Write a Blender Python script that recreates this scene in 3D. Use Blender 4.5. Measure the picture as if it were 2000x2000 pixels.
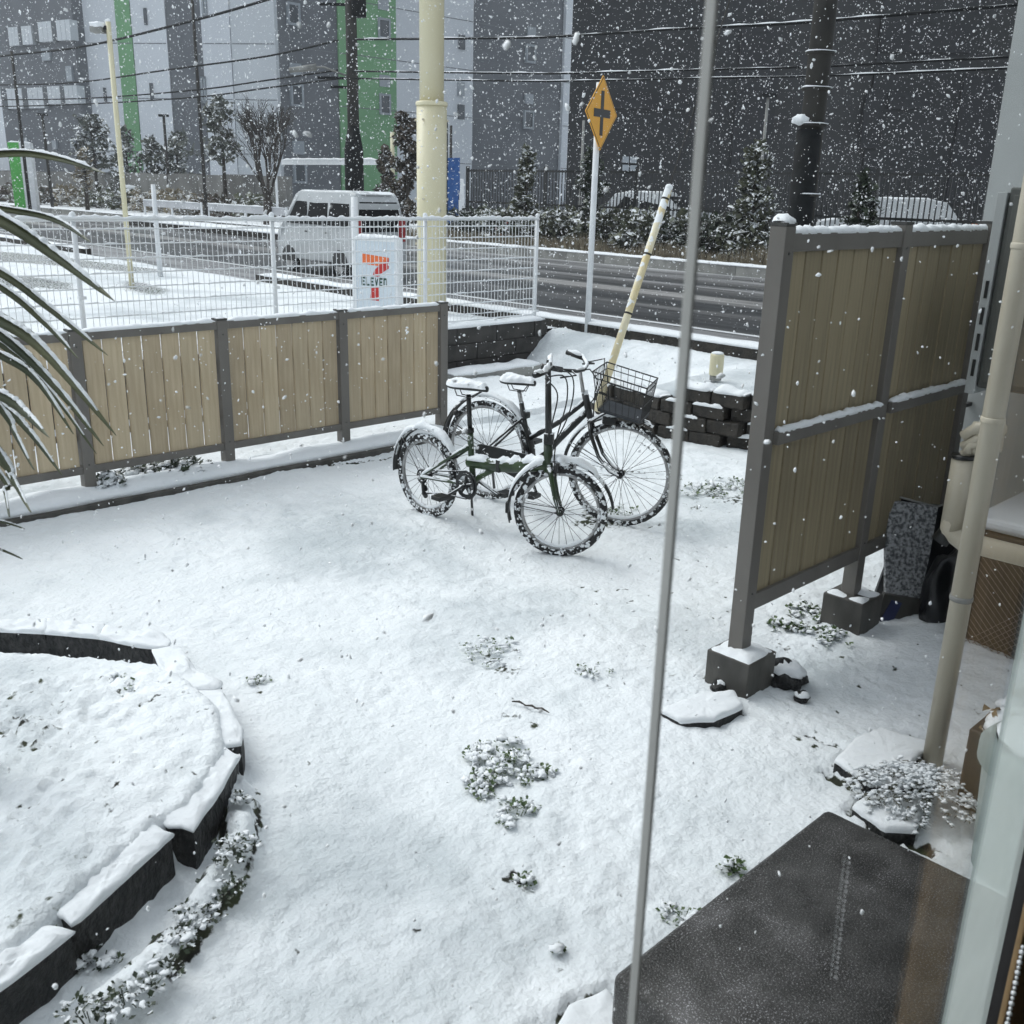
import bpy, bmesh, math, random
import numpy as np
from mathutils import Vector, Matrix, Euler, noise
random.seed(7)
R = random.uniform
rad = math.radians
S = bpy.context.scene
for o in list(bpy.data.objects):
    bpy.data.objects.remove(o)

# ------------------------------------------------------------------ camera
F_PX, CAM_H = 1946.0, 2.0
_vx, _vy = -160.0, 6000.0                       # vertical vanishing point, from the picture centre
_roll = math.atan2(-_vx, _vy)
_pitch = math.atan(F_PX / math.hypot(_vx, _vy))
_cp, _sp, _cr, _sr = math.cos(_pitch), math.sin(_pitch), math.cos(_roll), math.sin(_roll)
FW = Vector((0, _cp, -_sp)); _up0 = Vector((0, _sp, _cp)); _rt0 = Vector((1, 0, 0))
RT = _cr * _rt0 + _sr * _up0
UP = _cr * _up0 - _sr * _rt0
CAMP = Vector((0, 0, CAM_H))
cam_d = bpy.data.cameras.new('camera')
cam = bpy.data.objects.new('camera', cam_d)
S.collection.objects.link(cam)
cam.matrix_world = Matrix.Translation(CAMP) @ Matrix((RT, UP, -FW)).transposed().to_4x4()
cam_d.sensor_width = 36
cam_d.lens = 36 * F_PX / 2000
cam_d.clip_start = 0.02
cam_d.clip_end = 2000
cam_d.dof.use_dof = True
cam_d.dof.focus_distance = 7.0
cam_d.dof.aperture_fstop = 9.5
S.camera = cam

# ------------------------------------------------------------------ world, sun, exposure (overcast snowfall)
SUN_EL, SUN_AZ = rad(52), rad(-60)
w = bpy.data.worlds.new('World'); S.world = w; w.use_nodes = True
nt = w.node_tree; nt.nodes.clear()
sky = nt.nodes.new('ShaderNodeTexSky'); sky.sky_type = 'NISHITA'; sky.sun_disc = False
sky.sun_elevation = SUN_EL; sky.sun_rotation = SUN_AZ
sky.air_density = 1.0; sky.dust_density = 4.0; sky.ozone_density = 1.0
bw = nt.nodes.new('ShaderNodeRGBToBW')
mixc = nt.nodes.new('ShaderNodeMix'); mixc.data_type = 'RGBA'; mixc.inputs[0].default_value = 0.80
tint = nt.nodes.new('ShaderNodeMix'); tint.data_type = 'RGBA'; tint.blend_type = 'MULTIPLY'; tint.inputs[0].default_value = 1
tint.inputs[7].default_value = (0.94, 0.99, 1.05, 1)
bg = nt.nodes.new('ShaderNodeBackground'); bg.inputs[1].default_value = 0.15
wo = nt.nodes.new('ShaderNodeOutputWorld')
nt.links.new(sky.outputs[0], bw.inputs[0]); nt.links.new(sky.outputs[0], mixc.inputs[6])
cst = nt.nodes.new('ShaderNodeMix'); cst.data_type = 'RGBA'; cst.inputs[0].default_value = 0.65; cst.inputs[7].default_value = (6.2, 6.2, 6.2, 1)   # even cloud layer
nt.links.new(bw.outputs[0], cst.inputs[6]); nt.links.new(cst.outputs[2], mixc.inputs[7]); nt.links.new(mixc.outputs[2], tint.inputs[6])
nt.links.new(tint.outputs[2], bg.inputs[0]); nt.links.new(bg.outputs[0], wo.inputs[0])
sd = bpy.data.lights.new('sun', 'SUN'); sd.energy = 1.0; sd.angle = rad(40); sd.color = (1, 0.98, 0.95)
sun = bpy.data.objects.new('sun', sd); S.collection.objects.link(sun)
_d = Vector((math.sin(SUN_AZ) * math.cos(SUN_EL), math.cos(SUN_AZ) * math.cos(SUN_EL), math.sin(SUN_EL)))
sun.rotation_euler = _d.to_track_quat('Z', 'Y').to_euler()
S.view_settings.view_transform = 'Standard'; S.view_settings.look = 'None'
S.view_settings.exposure = 0.42; S.view_settings.gamma = 1; S.view_settings.use_curve_mapping = False
S.cycles.max_bounces = 6; S.cycles.transparent_max_bounces = 12

# ------------------------------------------------------------------ site frame: u runs along the fences, v to the left of it
ANG = rad(44.5)
U = Vector((math.cos(ANG), math.sin(ANG), 0)); V = Vector((-math.sin(ANG), math.cos(ANG), 0))
def P(u, v, z=0.0): return U * u + V * v + Vector((0, 0, z))
def ray(x, y): return FW + RT * ((x - 1000) / F_PX) - UP * ((y - 1000) / F_PX)
def G(x, y, z=0.0):                    # photograph point -> point of the level plane z
    r = ray(x, y); return CAMP + r * ((z - CAM_H) / r.z)
def on_plane(x, y, o, n):
    r = ray(x, y); return CAMP + r * ((o - CAMP).dot(n) / r.dot(n))
def at_u(x, y, u): return on_plane(x, y, U * u, U)
def at_v(x, y, v): return on_plane(x, y, V * v, V)
def at_y(x, y, Y): return on_plane(x, y, Vector((0, Y, 0)), Vector((0, 1, 0)))
def uvz(p): return (p.dot(U), p.dot(V), p.z)
def sm(t): t = max(0.0, min(1.0, t)); return t * t * (3 - 2 * t)
def nz(x, y, z=0.0): return noise.noise(Vector((x, y, z)))

# ------------------------------------------------------------------ materials
def new_mat(name):
    m = bpy.data.materials.new(name); m.use_nodes = True
    t = m.node_tree; b = t.nodes['Principled BSDF']
    return m, t, b
def N(t, typ, **kw):
    n = t.nodes.new(typ)
    for k, v in kw.items():
        if k.startswith('i'): n.inputs[int(k[1:])].default_value = v
        else: setattr(n, k, v)
    return n
def ramp(t, src, stops):
    r = t.nodes.new('ShaderNodeValToRGB')
    el = r.color_ramp.elements
    while len(el) < len(stops): el.new(0.5)
    for e, (p, c) in zip(el, stops):
        e.position = p; e.color = c if len(c) == 4 else (*c, 1)
    t.links.new(src, r.inputs[0]); return r
def coords(t, scale=(1, 1, 1), obj=True):
    tc = t.nodes.new('ShaderNodeTexCoord'); mp = t.nodes.new('ShaderNodeMapping')
    mp.inputs['Scale'].default_value = scale
    t.links.new(tc.outputs['Object' if obj else 'Generated'], mp.inputs[0]); return mp.outputs[0]
def noisy(name, c1, c2, scale=8.0, rough=0.6, bump=0.0, stretch=(1, 1, 1), detail=4, metallic=0.0, lo=0.35, hi=0.65, bscale=None, bdist=0.01, spec=None, snow=None):
    """two-tone noise material; snow=(lo, hi, scale, threshold) lets settled snow cover upward faces"""
    m, t, b = new_mat(name)
    co = coords(t, stretch)
    n = N(t, 'ShaderNodeTexNoise', noise_dimensions='3D'); n.inputs['Scale'].default_value = scale; n.inputs['Detail'].default_value = detail
    t.links.new(co, n.inputs['Vector'])
    r = ramp(t, n.outputs[0], [(lo, c1), (hi, c2)])
    col = r.outputs[0]
    b.inputs['Roughness'].default_value = rough; b.inputs['Metallic'].default_value = metallic
    if spec is not None: b.inputs['Specular IOR Level'].default_value = spec
    if snow:
        geo = t.nodes.new('ShaderNodeNewGeometry'); sep = t.nodes.new('ShaderNodeSeparateXYZ')
        t.links.new(geo.outputs['Normal'], sep.inputs[0])
        n2 = N(t, 'ShaderNodeTexNoise'); n2.inputs['Scale'].default_value = snow[2]; n2.inputs['Detail'].default_value = 3
        co2 = coords(t); t.links.new(co2, n2.inputs['Vector'])
        a = N(t, 'ShaderNodeMath', operation='MULTIPLY_ADD'); a.inputs[1].default_value = snow[0]; a.inputs[2].default_value = 0.0
        t.links.new(sep.outputs['Z'], a.inputs[0])
        a2 = N(t, 'ShaderNodeMath', operation='ADD'); t.links.new(a.outputs[0], a2.inputs[0]); t.links.new(n2.outputs[0], a2.inputs[1])
        r2 = ramp(t, a2.outputs[0], [(snow[3], (0, 0, 0)), (min(1, snow[3] + 0.05), (1, 1, 1))])
        mx = N(t, 'ShaderNodeMix', data_type='RGBA'); mx.inputs[7].default_value = (0.80, 0.83, 0.85, 1)
        t.links.new(r2.outputs[0], mx.inputs[0]); t.links.new(col, mx.inputs[6]); col = mx.outputs[2]
        if snow[1]: 
            mr = N(t, 'ShaderNodeMapRange'); mr.inputs[3].default_value = rough; mr.inputs[4].default_value = 0.9
            t.links.new(r2.outputs[0], mr.inputs[0]); t.links.new(mr.outputs[0], b.inputs['Roughness'])
    t.links.new(col, b.inputs['Base Color'])
    if bump:
        bn = N(t, 'ShaderNodeTexNoise'); bn.inputs['Scale'].default_value = bscale or scale * 3; bn.inputs['Detail'].default_value = 5
        t.links.new(co, bn.inputs['Vector'])
        bp = N(t, 'ShaderNodeBump'); bp.inputs['Strength'].default_value = bump; bp.inputs['Distance'].default_value = bdist
        t.links.new(bn.outputs[0], bp.inputs['Height']); t.links.new(bp.outputs[0], b.inputs['Normal'])
    return m
M = {}
def make_snow(name, c1, c2, bs=(0.5, 0.006)):
    m, t, b = new_mat(name)
    co = coords(t)
    n = N(t, 'ShaderNodeTexNoise'); n.inputs['Scale'].default_value = 2.3; n.inputs['Detail'].default_value = 5
    t.links.new(co, n.inputs['Vector'])
    r = ramp(t, n.outputs[0], [(0.3, c1), (0.7, c2)]); t.links.new(r.outputs[0], b.inputs['Base Color'])
    b.inputs['Roughness'].default_value = 0.75; b.inputs['Specular IOR Level'].default_value = 0.2
    b1 = N(t, 'ShaderNodeTexNoise'); b1.inputs['Scale'].default_value = 55; b1.inputs['Detail'].default_value = 4
    b2 = N(t, 'ShaderNodeTexNoise'); b2.inputs['Scale'].default_value = 22; b2.inputs['Detail'].default_value = 3
    t.links.new(co, b1.inputs['Vector']); t.links.new(co, b2.inputs['Vector'])
    ad = N(t, 'ShaderNodeMath', operation='MULTIPLY_ADD'); ad.inputs[1].default_value = 1.6
    t.links.new(b2.outputs[0], ad.inputs[0]); t.links.new(b1.outputs[0], ad.inputs[2])
    bp = N(t, 'ShaderNodeBump'); bp.inputs['Strength'].default_value = bs[0]; bp.inputs['Distance'].default_value = bs[1]
    t.links.new(ad.outputs[0], bp.inputs['Height']); t.links.new(bp.outputs[0], b.inputs['Normal'])
    return m
M['snow'] = make_snow('snow', (0.80, 0.83, 0.85), (0.88, 0.90, 0.92))
# yard snow: thin, with soil showing where vertex colour 'bare' says the grass or a hollow pokes out
def yard_mat():
    m = make_snow('yard_snow', (0.80, 0.83, 0.85), (0.88, 0.90, 0.92), (0.7, 0.010)); t = m.node_tree; b = t.nodes['Principled BSDF']
    base = b.inputs['Base Color'].links[0].from_socket
    th = N(t, 'ShaderNodeTexNoise'); th.inputs['Scale'].default_value = 0.75; th.inputs['Detail'].default_value = 6; th.inputs['Roughness'].default_value = .6
    t.links.new(coords(t), th.inputs['Vector'])
    thr = ramp(t, th.outputs[0], [(0.34, (0.66, 0.69, 0.70)), (0.50, (0.97, 0.98, 0.98)), (1.0, (1, 1, 1))])
    dm = N(t, 'ShaderNodeMix', data_type='RGBA', blend_type='MULTIPLY'); dm.inputs[0].default_value = 1
    t.links.new(base, dm.inputs[6]); t.links.new(thr.outputs[0], dm.inputs[7]); base = dm.outputs[2]
    at = N(t, 'ShaderNodeAttribute', attribute_name='bare')
    n = N(t, 'ShaderNodeTexNoise'); n.inputs['Scale'].default_value = 38; n.inputs['Detail'].default_value = 5
    t.links.new(coords(t), n.inputs['Vector'])
    a = N(t, 'ShaderNodeMath', operation='ADD'); t.links.new(at.outputs['Fac'], a.inputs[0]); t.links.new(n.outputs[0], a.inputs[1])
    r = ramp(t, a.outputs[0], [(0.80, (0, 0, 0)), (0.95, (1, 1, 1))])
    soil = N(t, 'ShaderNodeTexNoise'); soil.inputs['Scale'].default_value = 20
    rs = ramp(t, soil.outputs[0], [(0.4, (0.022, 0.022, 0.018)), (0.6, (0.05, 0.06, 0.03))])
    mx = N(t, 'ShaderNodeMix', data_type='RGBA')
    t.links.new(r.outputs[0], mx.inputs[0]); t.links.new(base, mx.inputs[6]); t.links.new(rs.outputs[0], mx.inputs[7])
    t.links.new(mx.outputs[2], b.inputs['Base Color'])
    return m
M['yard'] = yard_mat()
M['flake'] = noisy('snowflake', (0.90, 0.92, 0.94), (0.95, 0.96, 0.97), 3, 0.9)
M['board'] = noisy('fence_board', (0.45, 0.36, 0.235), (0.56, 0.465, 0.32), 2.2, 0.55, 0.15, (14, 14, 1.0), bdist=0.003)
M['board2'] = noisy('fence_board_warm', (0.42, 0.335, 0.215), (0.53, 0.43, 0.295), 2.6, 0.55, 0.15, (14, 14, 1.0), bdist=0.003)
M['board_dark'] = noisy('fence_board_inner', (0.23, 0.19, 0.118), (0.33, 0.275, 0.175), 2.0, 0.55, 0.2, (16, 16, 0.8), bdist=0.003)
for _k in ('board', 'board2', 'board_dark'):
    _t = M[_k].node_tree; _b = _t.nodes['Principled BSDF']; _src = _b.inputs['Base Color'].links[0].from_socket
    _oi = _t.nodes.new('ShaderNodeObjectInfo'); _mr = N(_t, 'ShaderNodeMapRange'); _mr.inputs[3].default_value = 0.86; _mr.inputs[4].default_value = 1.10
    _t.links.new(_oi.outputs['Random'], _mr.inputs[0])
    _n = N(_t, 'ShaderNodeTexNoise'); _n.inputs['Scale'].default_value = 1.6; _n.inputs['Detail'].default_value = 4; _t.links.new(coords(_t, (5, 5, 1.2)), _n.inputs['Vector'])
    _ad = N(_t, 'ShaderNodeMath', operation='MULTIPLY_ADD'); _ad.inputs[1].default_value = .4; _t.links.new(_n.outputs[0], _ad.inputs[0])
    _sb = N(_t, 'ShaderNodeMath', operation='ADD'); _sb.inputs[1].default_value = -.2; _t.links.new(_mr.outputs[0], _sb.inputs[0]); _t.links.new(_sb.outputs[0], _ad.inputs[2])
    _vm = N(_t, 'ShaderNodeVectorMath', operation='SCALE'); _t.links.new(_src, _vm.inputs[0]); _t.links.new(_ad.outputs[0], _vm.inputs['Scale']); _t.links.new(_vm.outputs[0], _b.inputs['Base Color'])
M['alu'] = noisy('bronze_aluminium', (0.135, 0.125, 0.112), (0.17, 0.158, 0.142), 5, 0.5, metallic=0.05, stretch=(1, 1, .3))
M['alu_dk'] = noisy('dark_aluminium', (0.05, 0.05, 0.048), (0.07, 0.07, 0.066), 5, 0.5, metallic=0.2)
M['white'] = noisy('white_paint', (0.72, 0.74, 0.76), (0.80, 0.82, 0.83), 6, 0.4)
M['whitewire'] = noisy('white_coated_wire', (0.68, 0.70, 0.71), (0.82, 0.84, 0.85), 20, 0.5)
M['cream'] = noisy('cream_paint', (0.66, 0.61, 0.41), (0.70, 0.65, 0.46), 1.2, 0.38, 0.05, bscale=8)
M['cream2'] = noisy('cream_pvc', (0.50, 0.45, 0.35), (0.62, 0.57, 0.46), 3, 0.35, 0.1, (1, 1, 0.6))
M['ycream'] = noisy('yellow_cream_sleeve', (0.66, 0.54, 0.28), (0.74, 0.68, 0.50), 4, 0.45, snow=(0.3, 1, 14, 0.66))
M['asphalt'] = None
M['concrete'] = noisy('concrete', (0.20, 0.20, 0.19), (0.32, 0.32, 0.30), 3, 0.85, 0.4)
M['concrete_dk'] = noisy('dark_wet_concrete', (0.045, 0.043, 0.038), (0.095, 0.09, 0.08), 7, 0.6, 0.5, (1, 1, 0.5))
M['stone'] = noisy('black_stone', (0.008, 0.009, 0.010), (0.050, 0.049, 0.047), 30, 0.55, 1.0, (1, 1, 0.8), bscale=60, bdist=0.04, lo=.42, hi=.72)
M['brick'] = noisy('dark_block', (0.011, 0.010, 0.008), (0.036, 0.030, 0.023), 9, 0.7, 0.9, bscale=35, bdist=0.02)
M['wallstone'] = noisy('retaining_block', (0.020, 0.019, 0.017), (0.05, 0.046, 0.042), 5, 0.7, 0.5, bdist=0.02)
M['black'] = noisy('black_paint', (0.006, 0.007, 0.007), (0.016, 0.017, 0.017), 10, 0.35)
M['bikeblack'] = noisy('bike_black', (0.008, 0.009, 0.009), (0.018, 0.019, 0.019), 10, 0.35, snow=(0.42, 1, 26, 0.80))
M['bikegreen'] = noisy('bike_green', (0.010, 0.022, 0.010), (0.035, 0.065, 0.022), 7, 0.35, snow=(0.42, 1, 24, 0.84))
M['tyre'] = noisy('tyre_rubber', (0.008, 0.008, 0.008), (0.02, 0.02, 0.02), 20, 0.7, snow=(0.05, 1, 34, 0.545))
M['rim'] = noisy('alloy_rim', (0.25, 0.25, 0.25), (0.40, 0.40, 0.40), 20, 0.35, metallic=0.7, snow=(0.25, 1, 30, 0.66))
M['steel'] = noisy('spoke_steel', (0.02, 0.02, 0.022), (0.06, 0.06, 0.062), 10, 0.35, metallic=0.4, snow=(0.2, 1, 40, 0.74))
M['chrome'] = noisy('dull_chrome', (0.3, 0.3, 0.3), (0.5, 0.5, 0.5), 10, 0.3, metallic=0.9)
M['leaf'] = noisy('green_leaf', (0.045, 0.085, 0.022), (0.09, 0.14, 0.045), 12, 0.5, snow=(0.25, 1, 30, 0.74))
M['leaf_dk'] = noisy('dark_evergreen_leaf', (0.010, 0.020, 0.009), (0.035, 0.055, 0.022), 9, 0.5, snow=(0.30, 1, 30, 0.80))
M['leaf_far'] = noisy('frosted_evergreen', (0.065, 0.078, 0.06), (0.16, 0.17, 0.145), 2, 0.7, snow=(0.3, 1, 2.5, 0.70))
M['palm'] = noisy('sword_leaf', (0.045, 0.06, 0.028), (0.13, 0.135, 0.06), 3, 0.4, 0.3, (1, 1, 1), bscale=60, bdist=0.002)
M['drygrass'] = noisy('dry_grass', (0.16, 0.13, 0.085), (0.33, 0.29, 0.21), 9, 0.8, snow=(0.3, 1, 18, 0.72))
M['shrub'] = noisy('frosted_shrub_leaf', (0.05, 0.06, 0.035), (0.15, 0.155, 0.10), 6, 0.6, snow=(0.25, 1, 10, 0.68))
M['bark'] = noisy('bark', (0.03, 0.026, 0.022), (0.07, 0.06, 0.05), 9, 0.9, 0.5)
M['pole'] = noisy('dark_concrete_pole', (0.016, 0.015, 0.013), (0.036, 0.033, 0.028), 2, 0.7)
M['polewrap'] = noisy('black_pole_wrap', (0.004, 0.005, 0.006), (0.009, 0.011, 0.012), 12, 0.75, 0.4, spec=0.2)
M['glass'] = noisy('dark_glass', (0.005, 0.006, 0.007), (0.010, 0.011, 0.012), 2, 0.4, spec=0.08)
M['b_light'] = noisy('pale_cladding', (0.58, 0.61, 0.65), (0.64, 0.67, 0.71), 0.25, 0.7, stretch=(1, 1, 0.3))
M['b_light2'] = noisy('pale_grey_cladding', (0.50, 0.53, 0.56), (0.56, 0.59, 0.62), 0.25, 0.7, stretch=(1, 1, 0.3))
M['b_green'] = noisy('green_cladding', (0.16, 0.33, 0.17), (0.18, 0.37, 0.19), 0.3, 0.7)
M['b_dark'] = noisy('slate_cladding', (0.115, 0.125, 0.14), (0.15, 0.16, 0.175), 0.4, 0.7)
M['b_near'] = noisy('charcoal_cladding', (0.004, 0.005, 0.007), (0.009, 0.011, 0.014), 0.3, 0.6)
M['b_near2'] = noisy('charcoal_cladding_blue', (0.003, 0.004, 0.007), (0.006, 0.007, 0.011), 0.4, 0.6)
M['b_near3'] = noisy('charcoal_cladding_brown', (0.010, 0.011, 0.012), (0.016, 0.017, 0.019), 0.4, 0.6)
M['b_win'] = noisy('pale_window', (0.27, 0.30, 0.33), (0.33, 0.36, 0.39), 1, 0.3)
M['b_wind'] = noisy('dull_window', (0.07, 0.08, 0.09), (0.10, 0.11, 0.125), 1, 0.2)
M['farwall'] = noisy('far_concrete_wall', (0.13, 0.13, 0.125), (0.20, 0.20, 0.19), 0.9, 0.9, stretch=(1, 1, 0.4))
M['sign_y'] = noisy('sign_orange', (0.78, 0.36, 0.015), (0.82, 0.40, 0.02), 2, 0.45)
M['sign_k'] = noisy('sign_black', (0.006, 0.006, 0.009), (0.010, 0.010, 0.014), 2, 0.45)
M['lite'] = noisy('sign_panel', (0.60, 0.67, 0.73), (0.66, 0.73, 0.78), 2, 0.3)
M['s_or'] = noisy('logo_orange', (0.80, 0.16, 0.035), (0.82, 0.18, 0.04), 2, 0.4)
M['s_rd'] = noisy('logo_red', (0.50, 0.02, 0.018), (0.54, 0.025, 0.02), 2, 0.4)
M['s_gn'] = noisy('logo_green', (0.006, 0.05, 0.03), (0.008, 0.06, 0.035), 2, 0.4)
M['van'] = noisy('silver_paint', (0.42, 0.44, 0.45), (0.50, 0.52, 0.53), 2, 0.35, snow=(0.35, 1, 3, 0.80))
M['housewall'] = noisy('house_siding', (0.40, 0.42, 0.41), (0.45, 0.47, 0.46), 2, 0.7)
M['cabinet'] = noisy('grey_cabinet', (0.075, 0.08, 0.072), (0.095, 0.10, 0.09), 3, 0.5)
M['brown'] = noisy('brown_plastic', (0.045, 0.033, 0.026), (0.06, 0.046, 0.037), 4, 0.5)
M['netting'] = noisy('net_twine', (0.16, 0.12, 0.10), (0.24, 0.18, 0.155), 9, 0.8)
M['lattice'] = noisy('brown_board', (0.030, 0.022, 0.016), (0.055, 0.040, 0.030), 4, 0.7, 0.3)
M['blackbag'] = noisy('black_plastic', (0.004, 0.005, 0.007), (0.012, 0.013, 0.016), 5, 0.35, 0.4, snow=(0.25, 1, 5, 0.86))
M['foam'] = noisy('frosted_rough_panel', (0.10, 0.105, 0.11), (0.42, 0.43, 0.44), 62, 0.9, 1.0, lo=0.4, hi=0.6, bscale=40, bdist=0.02)
M['blue'] = noisy('blue_print', (0.012, 0.02, 0.08), (0.03, 0.045, 0.13), 6, 0.5)
M['bluebanner'] = noisy('blue_banner', (0.02, 0.09, 0.30), (0.04, 0.14, 0.40), 6, 0.6)
M['greenpylon'] = noisy('green_pylon', (0.08, 0.42, 0.07), (0.10, 0.48, 0.09), 6, 0.5)
M['red'] = noisy('red_paint', (0.30, 0.02, 0.02), (0.36, 0.03, 0.03), 6, 0.4)
M['orange'] = noisy('orange_paint', (0.55, 0.16, 0.03), (0.6, 0.2, 0.04), 6, 0.4)
M['tip'] = noisy('withered_leaf', (0.20, 0.13, 0.06), (0.36, 0.26, 0.15), 12, 0.7, snow=(0.3, 1, 24, 0.74))
M['sash'] = noisy('pale_sash', (0.33, 0.37, 0.36), (0.38, 0.42, 0.41), 3, 0.4)
M['bar'] = noisy('grey_mullion', (0.36, 0.36, 0.34), (0.42, 0.42, 0.40), 3, 0.5)
M['curtain'] = noisy('brown_curtain', (0.20, 0.125, 0.055), (0.26, 0.165, 0.075), 9, 0.9)
M['rail'] = noisy('grey_white_rail', (0.42, 0.43, 0.45), (0.52, 0.53, 0.55), 1.5, 0.6)
M['navy'] = noisy('dark_slate_plastic', (0.020, 0.024, 0.030), (0.032, 0.037, 0.045), 9, 0.6)
M['b_joint'] = noisy('cladding_joint', (0.16, 0.17, 0.18), (0.20, 0.21, 0.22), 1, 0.8)
M['inner'] = noisy('dark_inner_frame', (0.005, 0.004, 0.004), (0.010, 0.007, 0.007), 3, 0.6)
M['inwall'] = noisy('room_wall', (0.10, 0.09, 0.08), (0.13, 0.12, 0.10), 3, 0.8)
def wet_step():
    m = noisy('wet_granular_step', (0.012, 0.011, 0.010), (0.060, 0.058, 0.056), 7, 0.5, 0.8, detail=8, bscale=160, bdist=0.006)
    t = m.node_tree; b = t.nodes['Principled BSDF']
    base = b.inputs['Base Color'].links[0].from_socket
    n = N(t, 'ShaderNodeTexNoise'); n.inputs['Scale'].default_value = 240; n.inputs['Detail'].default_value = 2
    t.links.new(coords(t), n.inputs['Vector'])
    r = ramp(t, n.outputs[0], [(0.56, (0, 0, 0)), (0.70, (0.40, 0.40, 0.40))])
    mx = N(t, 'ShaderNodeMix', data_type='RGBA', blend_type='ADD'); mx.inputs[0].default_value = 0.6
    t.links.new(base, mx.inputs[6]); t.links.new(r.outputs[0], mx.inputs[7])
    w1 = N(t, 'ShaderNodeTexNoise'); w1.inputs['Scale'].default_value = 2.6; w1.inputs['Detail'].default_value = 7; w1.inputs['Roughness'].default_value = .65
    t.links.new(coords(t), w1.inputs['Vector'])
    wr = ramp(t, w1.outputs[0], [(0.36, (0.45, 0.45, 0.45)), (0.52, (1, 1, 1)), (0.66, (2.3, 2.3, 2.4))])
    mm = N(t, 'ShaderNodeMix', data_type='RGBA', blend_type='MULTIPLY'); mm.inputs[0].default_value = 1
    t.links.new(mx.outputs[2], mm.inputs[6]); t.links.new(wr.outputs[0], mm.inputs[7]); t.links.new(mm.outputs[2], b.inputs['Base Color'])
    rr_ = ramp(t, w1.outputs[0], [(0.38, (0.22, 0.22, 0.22)), (0.58, (0.62, 0.62, 0.62))]); t.links.new(rr_.outputs[0], b.inputs['Roughness'])
    return m
M['step'] = wet_step()
def road_mat():
    # local x is across the road: bands of wet asphalt (wheel tracks) and slush ridges
    m, t, b = new_mat('wet_road')
    co = coords(t)
    sep = t.nodes.new('ShaderNodeSeparateXYZ'); t.links.new(co, sep.inputs[0])
    wn = N(t, 'ShaderNodeTexNoise'); wn.inputs['Scale'].default_value = 0.35; wn.inputs['Detail'].default_value = 2
    t.links.new(co, wn.inputs['Vector'])
    a = N(t, 'ShaderNodeMath', operation='MULTIPLY_ADD'); a.inputs[1].default_value = 0.35
    t.links.new(wn.outputs[0], a.inputs[0]); t.links.new(sep.outputs[0], a.inputs[2])
    mr = N(t, 'ShaderNodeMapRange'); mr.inputs[1].default_value = 9.0; mr.inputs[2].default_value = 18.3
    t.links.new(a.outputs[0], mr.inputs[0])
    dk, md, lt, wh = (0.030, 0.032, 0.034), (0.10, 0.10, 0.10), (0.22, 0.22, 0.225), (0.55, 0.56, 0.57)
    r = ramp(t, mr.outputs[0], [(0.0, lt), (0.13, lt), (0.17, md), (0.20, dk), (0.30, (0.045, 0.046, 0.048)), (0.34, md), (0.37, dk), (0.44, dk),
                                (0.50, (0.24, 0.235, 0.23)), (0.53, (0.24, 0.235, 0.23)), (0.57, dk), (0.66, md), (0.69, lt), (0.73, dk), (0.80, md), (0.86, lt), (0.90, md), (0.97, lt), (1.0, wh)])
    st = N(t, 'ShaderNodeTexNoise'); st.inputs['Scale'].default_value = 1.0; st.inputs['Detail'].default_value = 5
    t.links.new(coords(t, (9, 0.35, 1)), st.inputs['Vector'])
    rs = ramp(t, st.outputs[0], [(0.35, (0.55, 0.55, 0.55)), (0.68, (1.9, 1.9, 1.9))])
    mx = N(t, 'ShaderNodeMix', data_type='RGBA', blend_type='MULTIPLY'); mx.inputs[0].default_value = 1
    t.links.new(r.outputs[0], mx.inputs[6]); t.links.new(rs.outputs[0], mx.inputs[7]); t.links.new(mx.outputs[2], b.inputs['Base Color'])
    b.inputs['Roughness'].default_value = 0.42
    bp = N(t, 'ShaderNodeBump'); bp.inputs['Strength'].default_value = 0.4; bp.inputs['Distance'].default_value = 0.02
    t.links.new(st.outputs[0], bp.inputs['Height']); t.links.new(bp.outputs[0], b.inputs['Normal'])
    return m
M['road'] = road_mat()
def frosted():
    m, t, b = new_mat('frosted_plastic_and_reflection')  # plastic of the bin, also the strip imitating a pale window reflection
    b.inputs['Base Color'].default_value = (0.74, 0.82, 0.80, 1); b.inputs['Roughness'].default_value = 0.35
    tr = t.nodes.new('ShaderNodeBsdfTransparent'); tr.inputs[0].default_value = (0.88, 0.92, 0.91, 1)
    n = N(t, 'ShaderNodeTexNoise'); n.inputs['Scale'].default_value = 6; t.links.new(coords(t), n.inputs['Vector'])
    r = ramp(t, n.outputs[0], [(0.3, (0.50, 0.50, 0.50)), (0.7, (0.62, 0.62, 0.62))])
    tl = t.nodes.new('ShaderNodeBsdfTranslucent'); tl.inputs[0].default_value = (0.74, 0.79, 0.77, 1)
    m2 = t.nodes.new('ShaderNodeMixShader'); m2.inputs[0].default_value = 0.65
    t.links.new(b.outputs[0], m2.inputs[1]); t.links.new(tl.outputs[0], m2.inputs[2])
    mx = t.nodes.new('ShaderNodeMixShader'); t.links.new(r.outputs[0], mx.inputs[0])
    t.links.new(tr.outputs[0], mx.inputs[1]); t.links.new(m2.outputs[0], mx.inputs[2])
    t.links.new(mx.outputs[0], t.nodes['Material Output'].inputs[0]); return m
M['frost'] = frosted()
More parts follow.
